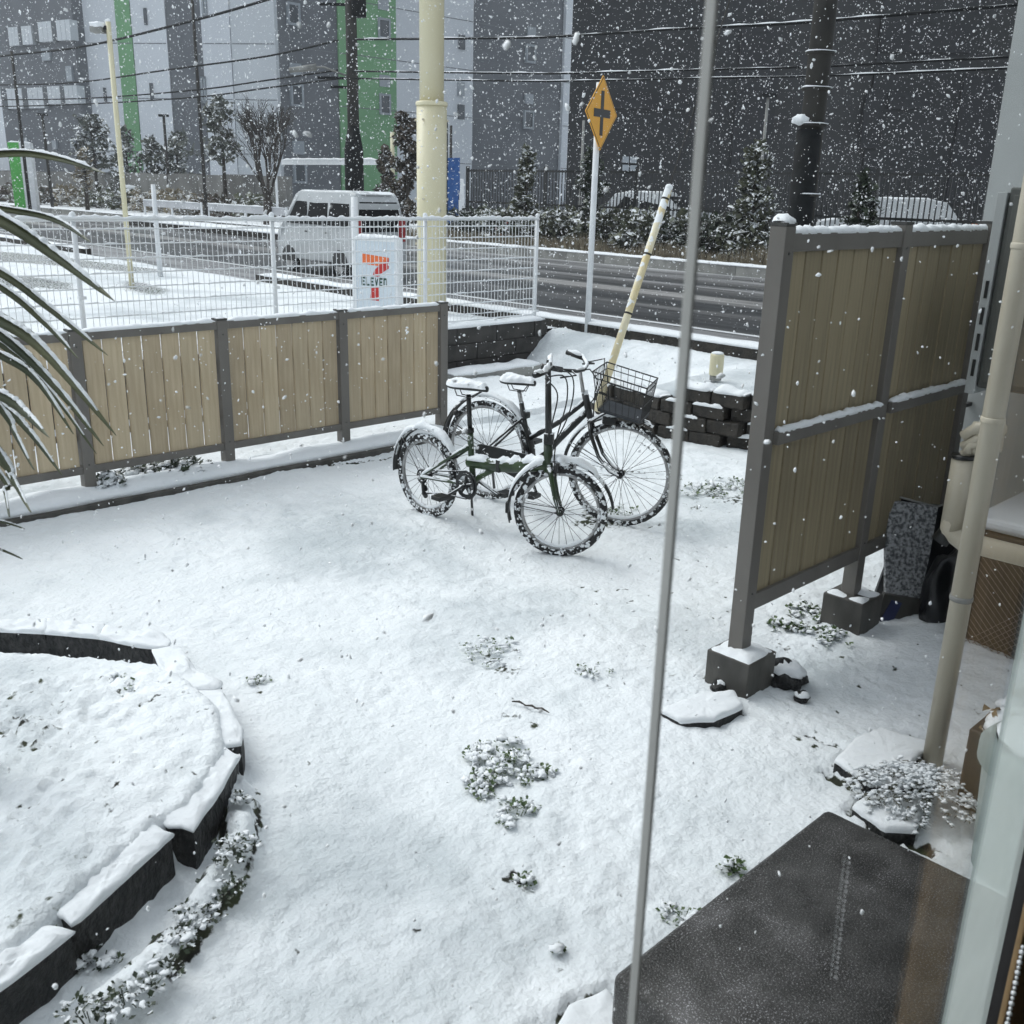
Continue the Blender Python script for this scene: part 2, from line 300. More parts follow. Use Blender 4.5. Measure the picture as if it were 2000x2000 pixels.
def pane_mat(strength=1.0):
    m, t, b = new_mat('window_pane_glass')
    tr = t.nodes.new('ShaderNodeBsdfTransparent'); tr.inputs[0].default_value = (0.97, 0.985, 0.98, 1)
    gl = t.nodes.new('ShaderNodeBsdfGlossy'); gl.inputs['Roughness'].default_value = 0.0
    lw = t.nodes.new('ShaderNodeLayerWeight'); lw.inputs[0].default_value = 0.5
    pw = N(t, 'ShaderNodeMath', operation='POWER'); pw.inputs[1].default_value = 5.0; t.links.new(lw.outputs['Facing'], pw.inputs[0])
    fr = N(t, 'ShaderNodeMath', operation='MULTIPLY_ADD'); fr.inputs[1].default_value = 0.92; fr.inputs[2].default_value = 0.03; t.links.new(pw.outputs[0], fr.inputs[0])
    mx = t.nodes.new('ShaderNodeMixShader')
    t.links.new(fr.outputs[0], mx.inputs[0]); t.links.new(tr.outputs[0], mx.inputs[1]); t.links.new(gl.outputs[0], mx.inputs[2])
    t.links.new(mx.outputs[0], t.nodes['Material Output'].inputs[0]); return m
M['pane'] = pane_mat()

# ------------------------------------------------------------------ mesh builder
class MB:
    def __init__(s): s.v = []; s.f = []; s.M = None
    def add(s, vs, fs):
        o = len(s.v)
        for p in vs:
            p = Vector(p)
            s.v.append(s.M @ p if s.M else p)
        s.f += [tuple(i + o for i in f) for f in fs]
    def box(s, x0, x1, y0, y1, z0, z1, j=0.0):
        vs = [(x, y, z) for x in (x0, x1) for y in (y0, y1) for z in (z0, z1)]
        if j: vs = [(a + R(-j, j), b + R(-j, j), c + R(-j, j)) for a, b, c in vs]
        s.add(vs, [(0, 1, 3, 2), (4, 6, 7, 5), (0, 4, 5, 1), (2, 3, 7, 6), (0, 2, 6, 4), (1, 5, 7, 3)]); return s
    def prism(s, poly, z0, z1):
        n = len(poly)
        s.add([(p[0], p[1], z0) for p in poly] + [(p[0], p[1], z1) for p in poly],
              [tuple(range(n - 1, -1, -1)), tuple(range(n, 2 * n))] + [(i, (i + 1) % n, n + (i + 1) % n, n + i) for i in range(n)]); return s
    def tube(s, pts, r, n=8, caps=True, flat=1.0):
        pts = [Vector(p) for p in pts]
        rs = list(r) if hasattr(r, '__len__') else [r] * len(pts)
        vs, fs = [], []
        t0 = (pts[1] - pts[0]).normalized()
        a = Vector((0, 0, 1)) if abs(t0.z) < 0.9 else Vector((1, 0, 0))
        nrm = (a - t0 * a.dot(t0)).normalized()
        for i, p in enumerate(pts):
            t = (pts[min(i + 1, len(pts) - 1)] - pts[max(i - 1, 0)]).normalized()
            nrm = (nrm - t * nrm.dot(t)).normalized(); b = t.cross(nrm)
            for k in range(n):
                an = 2 * math.pi * k / n
                vs.append(p + nrm * (math.cos(an) * rs[i] * flat) + b * (math.sin(an) * rs[i]))
        for i in range(len(pts) - 1):
            for k in range(n):
                fs.append((i * n + k, i * n + (k + 1) % n, (i + 1) * n + (k + 1) % n, (i + 1) * n + k))
        if caps: fs += [tuple(range(n - 1, -1, -1)), tuple((len(pts) - 1) * n + k for k in range(n))]
        s.add(vs, fs); return s
    def lathe(s, prof, n=16, c=(0, 0)):
        vs, fs = [], []
        for r_, z in prof:
            for k in range(n):
                a = 2 * math.pi * k / n; vs.append((c[0] + r_ * math.cos(a), c[1] + r_ * math.sin(a), z))
        for i in range(len(prof) - 1):
            for k in range(n): fs.append((i * n + k, i * n + (k + 1) % n, (i + 1) * n + (k + 1) % n, (i + 1) * n + k))
        fs += [tuple(range(n - 1, -1, -1)), tuple((len(prof) - 1) * n + k for k in range(n))]
        s.add(vs, fs); return s
    def blob(s, c, r, sub=2, amp=0.25, fr=2.5, seed=0.0, flatb=None):
        rx, ry, rz = r if hasattr(r, '__len__') else (r, r, r)
        vs, fs = ICO[sub]; out = []
        for v in vs:
            k = 1 + amp * nz(v[0] * fr + seed, v[1] * fr + seed * 1.7, v[2] * fr)
            z = v[2] * rz * k
            if flatb is not None: z = max(z, flatb * rz)
            out.append((c[0] + v[0] * rx * k, c[1] + v[1] * ry * k, c[2] + z))
        s.add(out, fs); return s
    def cap(s, pts, w, h, step=0.02, amp=0.35, fr=14, gap=0.0, seed=0.0, side=None, thick=0.004):
        """a lumpy ridge of settled snow lying along a line of points; w half-width, h height"""
        pts = [Vector(p) for p in pts]; path = []
        for a, b in zip(pts, pts[1:]):
            n = max(1, int((b - a).length / step))
            path += [a.lerp(b, i / n) for i in range(n)]
        path.append(pts[-1]); L = len(path); K = 6; vs = []; al = []
        for i, p in enumerate(path):
            t = path[min(i + 1, L - 1)] - path[max(i - 1, 0)]
            sd = side if side is not None else Vector((-t.y, t.x, 0))
            sd = sd.normalized() if sd.length > 1e-6 else Vector((1, 0, 0))
            e = min(1, (min(i, L - 1 - i) + 0.3) / 2.0)
            nn = nz(p.x * fr + seed, p.y * fr, p.z * fr + seed)
            g = 1.0
            if gap: g = sm((nz(p.x * fr * .35 + seed + 9, p.y * fr * .35, p.z * fr * .35) - gap + 0.25) * 4)
            hh = max(0.0, h * (1 + amp * 2 * nn) * e) * g; ww = w * (1 + amp * 0.6 * nn) * (0.6 + 0.4 * e)
            for k in range(K + 1):
                an = math.pi * k / K
                q = p + sd * (math.cos(an) * ww) + Vector((0, 0, 1)) * (math.sin(an) * hh * (1 + 0.3 * nz(p.x * fr * 2 + k, p.y * fr * 2, seed)) - (thick if k in (0, K) else -0.001))
                vs.append(q)
        fs = []
        for i in range(L - 1):
            for k in range(K): fs.append((i * (K + 1) + k, i * (K + 1) + k + 1, (i + 1) * (K + 1) + k + 1, (i + 1) * (K + 1) + k))
            fs.append((i * (K + 1) + K, i * (K + 1), (i + 1) * (K + 1), (i + 1) * (K + 1) + K))
        fs += [tuple(range(K + 1)), tuple(reversed([(L - 1) * (K + 1) + k for k in range(K + 1)]))]
        s.add(vs, fs); return s
    def mesh(s, name, mat, smooth=False):
        me = bpy.data.meshes.new(name)
        me.from_pydata([tuple(v) for v in s.v], [], s.f)
        me.materials.append(mat)
        if smooth: me.polygons.foreach_set('use_smooth', [True] * len(me.polygons))
        me.update(); return me
    def build(s, name, mat, parent=None, smooth=False, bevel=0.0, loc=None, rz=None, label=None):
        o = bpy.data.objects.new(name, s.mesh(name, mat, smooth)); S.collection.objects.link(o)
        if parent: o.parent = parent
        if loc is not None: o.location = loc
        if rz is not None: o.rotation_euler = (0, 0, rz)
        if bevel:
            b = o.modifiers.new('bevel', 'BEVEL'); b.width = bevel; b.segments = 2; b.limit_method = 'ANGLE'
        if label: o['label'] = label
        return o
def _ico(sub):
    bm = bmesh.new(); bmesh.ops.create_icosphere(bm, subdivisions=sub, radius=1)
    r = ([tuple(v.co) for v in bm.verts], [tuple(v.index for v in f.verts) for f in bm.faces]); bm.free(); return r
ICO = {k: _ico(k) for k in (1, 2, 3, 4)}
def tag(o, label=None, cat=None, group=None, kind=None):
    for k, v in (('label', label), ('category', cat), ('group', group), ('kind', kind)):
        if v: o[k] = v
    return o
def thing(name, loc, rz, label, cat, group=None):
    o = bpy.data.objects.new(name, None); S.collection.objects.link(o)
    o.location = loc; o.rotation_euler = (0, 0, rz); o.empty_display_size = 0.2
    return tag(o, label, cat, group)
def inst(mesh, name, parent, loc=(0, 0, 0), rot=(0, 0, 0), scale=(1, 1, 1)):
    o = bpy.data.objects.new(name, mesh); S.collection.objects.link(o); o.parent = parent
    o.location = loc; o.rotation_euler = rot; o.scale = scale; return o

# ------------------------------------------------------------------ yard ground
bed_poly = [uvz(G(x, y, 0.12))[:2] for x, y in [(-60, 1965), (10, 1918), (145, 1800), (330, 1628), (385, 1600), (455, 1490), (440, 1400), (380, 1345), (310, 1285), (200, 1262), (90, 1250), (-60, 1245)]] + [uvz(G(-500, 1250, 0.12))[:2], uvz(G(-500, 2100, 0.12))[:2]]
wall_line = [(6.4, 7.6, 0), (6.95, 5.75, .33), (6.88, 5.15, .35), (6.95, 4.68, .42), (7.12, 4.38, .46), (7.3, 3.4, .46), (7.3, 2.0, .46), (7.3, -6, .46)]
def seg_d(px, py, a, b):
    dx, dy = b[0] - a[0], b[1] - a[1]; t = max(0, min(1, ((px - a[0]) * dx + (py - a[1]) * dy) / (dx * dx + dy * dy)))
    return math.hypot(px - a[0] - t * dx, py - a[1] - t * dy)
def inside(px, py, poly):
    c = False; n = len(poly)
    for i in range(n):
        a, b = poly[i], poly[i - 1]
        if (a[1] > py) != (b[1] > py) and px < (b[0] - a[0]) * (py - a[1]) / (b[1] - a[1]) + a[0]: c = not c
    return c
def wall_u(v):
    pts = [(5.75, 6.95), (5.15, 6.88), (4.68, 6.95), (4.38, 7.12), (3.4, 7.3), (-6, 7.3)]
    if v >= 5.75: return 6.95
    for (v0, u0), (v1, u1) in zip(pts, pts[1:]):
        if v1 <= v <= v0: return u1 + (u0 - u1) * (v - v1) / (v0 - v1)
    return 7.3
def base_z(u, v):
    # bank rising to the road
    u0 = 7.0 + max(0, v - 5.4) * 0.36
    bank = 0.42 * sm((u - u0) / max(0.35, 8.75 - u0)) if v > 5.3 else 0
    ter = 0.40 * sm((u - wall_u(v) - 0.06) / 0.10) if v < 6.0 else 0
    k = sm((v - 5.3) / 0.7)
    z = bank * k + ter * (1 - k)
    if v > 6.42 and u < 7.4: z += 0.05
    return z
# dark hollows / bare spots given where the photograph shows them: (x px, y px, radius m, amount)
bare_px = [(985, 1290, .10, .32), (960, 1265, .07, .30), (1010, 1255, .06, .25), (1145, 1300, .06, .28), (1190, 1320, .05, .28), (1250, 1290, .05, .25), (1310, 1300, .06, .25),
           (600, 1468, .03, .3), (505, 1340, .04, .28), (1000, 1378, .05, .42), (1045, 1395, .04, .42), (1000, 1680, .05, .40), (1025, 1692, .04, .42), (1035, 1722, .03, .35),
           (1010, 1812, .02, .3), (1092, 1860, .02, .35), (985, 1500, .14, .15), (1000, 1560, .10, .2), (1180, 1005, .22, .42), (1150, 1008, .15, .40),
           (1440, 965, .22, .30), (1400, 955, .2, .26), (1360, 975, .16, .24), (1330, 940, .10, .22), (1455, 1000, .15, .22), (1565, 1190, .12, .28), (1600, 1215, .12, .28), (1530, 1240, .10, .22), (1640, 1260, .08, .25),
           (60, 1430, .13, .22), (30, 1440, .14, .24), (100, 1440, .08, .22), (80, 1350, .05, .25), (70, 1370, .05, .22), (210, 1610, .08, .22), (110, 1790, .06, .22), (40, 1830, .06, .25), (260, 1360, .06, .26), (230, 1375, .05, .22), (300, 1410, .04, .22),
           (500, 1325, .05, .2), (1420, 1240, .10, .24), (1500, 1300, .08, .3), (1560, 1290, .06, .28), (1560, 1420, .05, .3), (1600, 1435, .05, .3), (840, 1085, .05, .1), (20, 1380, .10, .26), (120, 1400, .10, .24), (60, 1480, .10, .24), (150, 1350, .06, .24), (1490, 890, .1, .12)]
bare_pts = [(*uvz(G(x, y, .05 if not (x < 460 and 1240 < y) else .12))[:2], r, a) for x, y, r, a in bare_px]
pavers = []   # flagstones under snow at the right
for poly in ([(1418, 1392), (1595, 1405), (1672, 1452), (1600, 1560), (1300, 1560), (1250, 1420)],):
    pass
crack_px = [((1575, 1418), (1660, 1452), .018, .62), ((1620, 1495), (1700, 1545), .032, .75), ((1700, 1545), (1660, 1578), .020, .55), ((1655, 1450), (1620, 1492), .014, .45),
            ((1800, 1505), (1765, 1500), .03, .7), ((1815, 1465), (1765, 1502), .032, .75), ((1780, 1425), (1820, 1432), .04, .75),
            ((1395, 1402), (1450, 1378), .022, .65), ((1730, 1622), (1800, 1640), .05, .8), ((1740, 1540), (1790, 1525), .03, .6),
            ((1190, 1922), (1120, 1960), .022, .75), ((1120, 1960), (1020, 2020), .028, .75), ((1180, 1925), (1200, 1935), .02, .7),
            ((1345, 935), (1160, 898), .02, .45), ((1395, 950), (1345, 935), .02, .40), ((1270, 870), (1330, 890), .02, .45), ((1225, 960), (1330, 965), .02, .34),
            ((1300, 1018), (1240, 1028), .02, .5), ((760, 885), (600, 905), .030, .62), ((600, 905), (400, 933), .032, .66), ((400, 933), (200, 978), .034, .70), ((200, 978), (-60, 1010), .034, .66),
            ((1250, 855), (1280, 878), .02, .5)]
cracks = [(uvz(G(*a, 0.02))[:2], uvz(G(*b, 0.02))[:2], wd, am) for a, b, wd, am in crack_px]
ridge = [uvz(G(x, y, 0.02))[:2] for x, y in [(470, 1560), (470, 1650), (425, 1740), (375, 1800), (330, 1860), (280, 1925), (170, 2000), (100, 2060)]]
def dbed(u, v):
    d = min(seg_d(u, v, bed_poly[i - 1], bed_poly[i]) for i in range(len(bed_poly)))
    return d if inside(u, v, bed_poly) else -d
def yard_z(u, v):
    bare = 0.0
    z = base_z(u, v)
    z += 0.035 * nz(u * 0.9, v * 0.9, 3.1) + 0.012 * nz(u * 3.1, v * 3.1, 5.0)
    lump = 0.011 * nz(u * 9, v * 9, 1.0) + 0.012 * nz(u * 21, v * 21, 2.0) + 0.0085 * nz(u * 44, v * 44, 7.0)
    lump *= .75 + .6 * nz(u * 1.4, v * 1.4, 12)
    z += .10 * math.exp(-((u - 4.75) ** 2 / .12 + (v - 1.62) ** 2 / .05)) + .06 * math.exp(-((u - 4.3) ** 2 / .1 + (v - 1.3) ** 2 / .1))
    # the flower bed
    if u < 2.6 and v > 1.6:
        d = dbed(u, v)
        if d > -0.08:
            z += (0.062 + 0.100 * sm((4.05 - (u * U.y + v * V.y)) / 0.8)) * sm((d + 0.03) / 0.07)
            lump *= 1.45 + 0.6 * sm(d / 0.4)
        if -0.45 < d < 0:
            q = min(seg_d(u, v, a_, b_) for a_, b_ in zip(ridge, ridge[1:]))
            z += .060 * sm(1.25 - q / .065) * (1 + .8 * nz(u * 7, v * 7, 8)); lump *= 1 + 1.6 * sm(1.3 - q / .07)
            if .02 < q < .075: bare = max(bare, (.50 + .6 * nz(u * 6, v * 6, 3)) * sm(1 - abs(q - .055) / .03))
    z += lump
    for bu, bv, r_, a in bare_pts:
        q = (u - bu) ** 2 + (v - bv) ** 2
        if q < r_ * r_ * 2.2:
            k = math.exp(-q / (r_ * r_) * 1.6) * a * 1.25
            bare = max(bare, k + 0.9 * k * nz(u * 30, v * 30, 9)); 
    reg = .02
    if u < 2.6 and v > 1.6 and z > .1: reg = .37
    elif u > 3.3 and v < 3.3: reg = .36
    elif v < 2.6: reg = .24
    q = nz(u * 14, v * 14, 33) + .6 * nz(u * 33, v * 33, 3)
    if q > .34:
        k = reg * sm((q - .34) / .30); bare = max(bare, k); z -= .020 * k
    for a, b, wd, am in cracks:
        if abs(u - (a[0] + b[0]) / 2) < 1.2 and abs(v - (a[1] + b[1]) / 2) < 1.2:
            d = seg_d(u, v, a, b)
            if d < wd * 3:
                wob = wd * (1 + 1.1 * nz(u * 9, v * 9, 4) + 0.8 * nz(u * 31, v * 31, 2))
                k = sm(1.25 - d / max(0.004, wob))
                bare = max(bare, k * am); z -= 0.045 * k * am
    return z, bare
def build_yard():
    st = 0.0205
    us = np.arange(-1.6, 8.87, st); vs_ = np.arange(-2.2, 8.26, st)
    nu, nv = len(us), len(vs_)
    co = np.zeros((nu * nv, 3), dtype=np.float32); br = np.zeros(nu * nv, dtype=np.float32)
    i = 0
    for u in us:
        for v in vs_:
            z, b = yard_z(float(u), float(v)); co[i] = (u, v, z); br[i] = b; i += 1
    idx = np.arange(nu * nv).reshape(nu, nv)
    fs = np.stack([idx[:-1, :-1], idx[1:, :-1], idx[1:, 1:], idx[:-1, 1:]], -1).reshape(-1, 4)
    me = bpy.data.meshes.new('yard_snow'); me.vertices.add(len(co)); me.vertices.foreach_set('co', co.ravel())
    me.loops.add(fs.size); me.loops.foreach_set('vertex_index', fs.ravel().astype(np.int32))
    me.polygons.add(len(fs)); me.polygons.foreach_set('loop_start', (np.arange(len(fs)) * 4).astype(np.int32))
    me.polygons.foreach_set('use_smooth', np.ones(len(fs), dtype=bool))
    me.update(calc_edges=True)
    at = me.attributes.new('bare', 'FLOAT', 'POINT'); at.data.foreach_set('value', br)
    me.materials.append(M['yard'])
    o = bpy.data.objects.new('yard_snow', me); S.collection.objects.link(o); o.rotation_euler.z = ANG
    tag(o, 'snow covered yard ground with green sprigs and dark cracks showing through', kind='structure')
build_yard()
def ground(name, u0, u1, v0, v1, z, mat, label, n=(1, 1), amp=0.0):
    mb = MB(); vs = []; fs = []
    for i in range(n[0] + 1):
        for j in range(n[1] + 1):
            u = u0 + (u1 - u0) * i / n[0]; v = v0 + (v1 - v0) * j / n[1]
            zz = z(u, v) if callable(z) else z
            if amp: zz += amp * (nz(u * 1.3, v * 1.3, 1) + 0.5 * nz(u * 5, v * 5, 2))
            vs.append((u, v, zz))
    for i in range(n[0]):
        for j in range(n[1]):
            a = i * (n[1] + 1) + j; fs.append((a, a + n[1] + 1, a + n[1] + 2, a + 1))
    mb.add(vs, fs); o = mb.build(name, mat, rz=ANG, smooth=bool(amp)); tag(o, label, kind='structure'); return o
ground('ground', -400, 400, -400, 400, -0.25, M['snow'], 'snowy land around the yard')
def lot_z(u, v): return 0.50 - 0.08 * sm((u - 7.4) / 1.4)
lotp = ground('parking_lot', -6, 8.86, 8.30, 46, lot_z, M['yard'], 'snow covered parking lot beyond the low fence', (170, 300), 0.012)
slq = [[uvz(G(x, y, .5))[:2] for x, y in q] for q in ([(-40, 538), (60, 536), (160, 552), (165, 572), (80, 566), (-40, 560)], [(230, 545), (300, 552), (350, 566), (330, 580), (270, 577), (215, 562)], [(-60, 484), (150, 503), (330, 520), (300, 538), (120, 522), (-60, 508)], [(250, 480), (420, 500), (420, 512), (250, 495)])]
def slush(u, v):
    b = 0
    for q in slq:
        if inside(u, v, q): d = min(seg_d(u, v, q[i - 1], q[i]) for i in range(len(q))); b = max(b, .18 + .22 * sm(d / .25))
    # faint lines of tyre tracks
    return b
def add_bare(o, fn):
    me = o.data; at = me.attributes.new('bare', 'FLOAT', 'POINT'); at.data.foreach_set('value', [fn(v.co.x, v.co.y) for v in me.vertices])
add_bare(lotp, slush)
ground('road', 9.0, 18.2, -60, 140, 0.40, M['road'], 'wet asphalt road with slush ridges between wheel tracks')
ground('far_verge', 18.2, 70, -60, 140, 0.50, M['snow'], 'snowy verge and lots across the road', (20, 60), 0.03)
ground('terrace', 7.4, 8.87, -60, -2.2, 0.42, M['snow'], 'snow covered strip beside the road')
def lane_line(name, u, v0, v1, w_, label):
    mb = MB(); mb.box(u, u + w_, v0, v1, 0.4045, 0.409); o = mb.build(name, M['white'], rz=ANG); tag(o, label, kind='structure')
lane_line('edge_line', 10.35, -60, 140, 0.10, 'thin white edge line along the near lane')

# ------------------------------------------------------------------ kerbs
def kerb(u0, u1, v0, v1, z0, z1, mat, label, capw=None):
    t = thing('kerb', P(u0, v0, 0), ANG, label, 'kerb')
    n = max(1, int((v1 - v0) / 1.2)); L = (v1 - v0) / n
    mb = MB(); mb.box(0, u1 - u0, 0, L - 0.012, z0, z1)
    me = mb.mesh('kerb_stone', mat)
    for i in range(n): inst(me, 'kerb_stone', t, (0, i * L, 0))
    mb = MB(); mb.cap([((u1 - u0) / 2, y, z1) for y in np.linspace(0, v1 - v0, 40)], (u1 - u0) / 2 * 1.06, 0.045, 0.12, 0.2, 3)
    mb.build('snow_cap', M['snow'], t, True)
kerb(8.84, 9.06, -2.5, 15.3, 0.28, 0.52, M['brick'], 'snow topped kerb along the near side of the road, before the lot entrance')
kerb(8.84, 9.06, 22.6, 40, 0.28, 0.52, M['brick'], 'snow topped kerb left of the lot entrance')
kerb(18.1, 18.45, -6, 60, 0.35, 0.60, M['concrete'], 'snow topped kerb on the far side of the road')

# ------------------------------------------------------------------ low beige board fence
def post_box(x, y, z0, z1, w_=0.07): 
    mb = MB(); mb.box(x - w_ / 2, x + w_ / 2, y - w_ / 2, y + w_ / 2, z0, z1); return mb
def board_fence(t, posts, v_side, z_bot, z_top, nb, mats, gap, post_ztop, front, rails, post_bases=None, thick=0.022, rail_h=0.055, boards_y=0.0, zpost0=0.0, pw=0.075, snow_h=0.028, snow_gap=0.0, capoff=0.0, postmat=None):
    """posts: local x positions along the fence; boards between them, rails above and below"""
    cnt = 0
    for i, x in enumerate(posts):
        b0 = post_bases[i] if post_bases else zpost0
        p = post_box(x, 0, b0, post_ztop, pw).build('post', postmat or M['alu'], t, bevel=0.003)
        cp = MB(); cp.box(x - pw / 2 - .002, x + pw / 2 + .002, -pw / 2 - .002, pw / 2 + .002, post_ztop + 0.0005, post_ztop + 0.012)
        c = cp.build('post_cap', M['alu_dk'], p)
    for i, x in enumerate(posts):
        for zz in (z_bot + .02, z_top - .05):
            mb = MB(); mb.tube([(x, -pw / 2, zz), (x, -pw / 2 - .003, zz)], .005, 8); mb.build('screw', M['alu_dk'], t)
    for x0, x1 in zip(posts, posts[1:]):
        a, b = x0 + pw / 2, x1 - pw / 2; w_ = (b - a - gap * (nb + 1)) / nb
        bm_ = MB(); bm_.box(0, w_, -thick / 2, thick / 2, z_bot, z_top); 
        mes = [bm_.mesh('board', m) for m in mats]
        for k in range(nb):
            o = inst(mes[random.randrange(len(mes))], 'board', t, (a + gap + k * (w_ + gap), boards_y + R(-.0015, .0015), 0), (0, 0, R(-.006, .006)))
            bv = o.modifiers.new('bevel', 'BEVEL'); bv.width = 0.002; bv.segments = 1; bv.limit_method = 'ANGLE'
            cnt += 1
        for (rz0, rz1, name, dy, dp) in rails:
            mb = MB(); mb.box(a, b, dy - dp / 2, dy + dp / 2, rz0, rz1); mb.build(name, postmat or M['alu'], t, bevel=0.002)
    return cnt
lf = thing('low_board_fence', P(-0.61, 6.34, 0), ANG, 'low fence of beige vertical boards between grey posts, snow along its top rail', 'fence')
lp = [i * 0.995 for i in range(7)]
board_fence(lf, lp, 0, 0.225, 1.05, 7, [M['board'], M['board2'], M['board']], 0.012, 1.095, 0,
            [(1.035, 1.088, 'top_rail', 0, 0.06), (0.185, 0.235, 'bottom_rail', 0, 0.06), (0.78, 0.82, 'back_rail', 0.04, 0.03), (0.40, 0.44, 'back_rail', 0.04, 0.03)], zpost0=-0.1)
for x0, x1 in zip(lp, lp[1:]):
    mb = MB(); mb.cap([(x0 + .04, 0, 1.088), (x1 - .04, 0, 1.088)], 0.032, 0.020, 0.02, 0.4, 12, seed=x0); mb.build('snow_cap', M['snow'], lf, True)
for i, x in enumerate(lp):
    mb = MB(); mb.cap([(x - .03, 0, 1.105), (x + .03, 0, 1.105)], 0.03, 0.012, 0.02, 0.3, 12, seed=x); mb.build('snow_cap', M['snow'], lf, True)
# low kerb carrying the fence, with its snow strip
kb = thing('edging_kerb', P(-1.6, 6.14, 0), ANG, 'low dark concrete edging with a snow ledge under the beige board fence', 'edging')
mb = MB(); mb.box(0, 7.1, 0, 0.10, -0.05, 0.03); mb.build('edging', M['concrete_dk'], kb, bevel=0.01)
mb = MB(); mb.cap([(x, 0.17, 0.035) for x in np.linspace(0.0, 7.0, 30)], 0.14, 0.065, 0.05, 0.22, 3.0); mb.build('snow_bank', M['snow'], kb, True)

# ------------------------------------------------------------------ tall privacy fence at the right
tf = thing('privacy_fence', P(3.42, 2.075, 0), ANG, 'tall privacy fence of beige boards in a grey frame on concrete footings', 'fence')
tp = [0.0, 0.97, 1.90]
def tall_board(mat): pass
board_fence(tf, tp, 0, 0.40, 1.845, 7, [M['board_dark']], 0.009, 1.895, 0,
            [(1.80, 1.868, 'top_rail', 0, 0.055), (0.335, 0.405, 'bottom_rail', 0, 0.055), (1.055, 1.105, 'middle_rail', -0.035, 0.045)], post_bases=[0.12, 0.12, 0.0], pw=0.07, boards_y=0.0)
for x0, x1, s1 in ((tp[0], tp[1], 1), (tp[1], tp[2], 2)):
    mb = MB(); mb.cap([(x0 + .03, 0, 1.868), (x1 - .03, 0, 1.868)], 0.028, 0.022, 0.012, 0.25, 30, gap=0.0, seed=s1 * 3.3); mb.build('snow_cap', M['snow'], tf, True)
    mb = MB(); mb.cap([(x0 + .05, -0.038, 1.105), (x1 - .04, -0.038, 1.105)], 0.020, 0.018, 0.010, 0.3, 34, seed=s1 * 5.1); mb.build('snow_cap', M['snow'], tf, True)
mb = MB(); mb.cap([(-.035, 0, 1.907), (.05, 0, 1.907)], 0.04, 0.03, 0.01, 0.3, 12, seed=2); mb.build('snow_cap', M['snow'], tf, True)
def footing(u, v, w_, h, label, sc=0.5, seed=1.0):
    t = thing('footing_block', P(u, v, 0), ANG, label, 'concrete block')
    mb = MB(); mb.box(-w_ / 2, w_ / 2, -w_ / 2, w_ / 2, -0.1, h); mb.build('block', M['concrete_dk'], t, bevel=0.006)
    k = w_ / 2 - 0.004; vs = []; n = 12; fs = []
    for i in range(n + 1):
        for j in range(n + 1):
            x = -k + 2 * k * i / n; y = -k + 2 * k * j / n
            e = min(1, min(i, n - i, j, n - j) / 1.5)
            cov = sm((nz(x * 9 + seed, y * 9, seed) + sc) * 3)
            vs.append((x, y, h - 0.003 + 0.022 * e * cov * (1 + .5 * nz(x * 30, y * 30, seed))))
    for i in range(n):
        for j in range(n): a = i * (n + 1) + j; fs.append((a, a + n + 1, a + n + 2, a + 1))
    mb = MB(); mb.add(vs, fs); mb.build('snow_cap', M['snow'], t, True)
footing(3.42, 2.06, 0.21, 0.155, 'square dark footing block under the near post of the tall fence, snow on top')
footing(4.39, 2.06, 0.21, 0.155, 'square dark footing block under the middle post of the tall fence', 0.1, 3.0)
def rock(c, r, label, name='rock', mat='stone', capk=0.9, seed=1.0):
    t = thing(name, c, R(0, 3), label, 'rock')
    mb = MB(); mb.blob((0, 0, r[2] * .3), r, 3, 0.55, 1.6, seed); mb.build('stone', M[mat], t)
    mb = MB(); mb.blob((0, 0, r[2] * .55), (r[0] * capk, r[1] * capk, r[2] * .85), 3, 0.35, 2.2, seed + 5, flatb=0.15); mb.build('snow_cap', M['snow'], t, True)
rock(G(1535, 1330, 0), (.075, .085, .07), 'black rock with a snow cap beside the near footing block', seed=2)
rock(G(1405, 1345, 0.0), (.035, .04, .03), 'small round stone touching the left side of the near footing block', seed=5, capk=.8)
rock(G(1565, 1365, 0.0), (.03, .03, .025), 'small snowy stone right of the black rock', seed=8, capk=1)

# ------------------------------------------------------------------ retaining wall and mesh fence of the parking lot
rw = thing('retaining_wall', P(-3.0, 8.25, 0), ANG, 'dark block retaining wall below the white mesh fence', 'retaining wall')
blk = []
for k in range(3):
    mb = MB(); L = 0.60; mb.box(0, L - 0.008, 0, 0.18, 0, 0.176); blk.append(mb)
mes = [b.mesh('block', M['wallstone']) for b in blk]
for row in range(3):
    x = -0.3 if row % 2 else 0.0
    while x < 11.6:
        if x + .6 > 11.62 : L = (11.62 - x) / .6
        else: L = 1.0
        o = inst(mes[row], 'block', rw, (x, R(-.003, .003), row * 0.181 + 0.0), (0, 0, 0), (L, 1, 1))
        bv = o.modifiers.new('bevel', 'BEVEL'); bv.width = 0.006; bv.segments = 1
        x += 0.60
mb = MB(); mb.box(-.3, 11.6, 0.185, 0.4, -.1, .48); mb.build('backing', M['wallstone'], rw)
mb = MB(); mb.cap([(x, 0.12, 0.542) for x in np.linspace(-.2, 11.62, 60)], 0.125, 0.035, 0.06, 0.2, 3); mb.build('snow_cap', M['snow'], rw, True)
st = thing('concrete_slab', P(7.62, 7.95, 0), ANG, 'low grey concrete slab with snow at the foot of the retaining wall', 'slab')
mb = MB(); mb.box(-.75, .55, -.10, .22, -.1, .105); mb.build('slab', M['concrete'], st, bevel=0.01)
mb = MB(); mb.cap([(x, .06, 0.105) for x in np.linspace(-.75, .55, 10)], 0.155, 0.045, 0.03, 0.25, 6); mb.build('snow_cap', M['snow'], st, True)
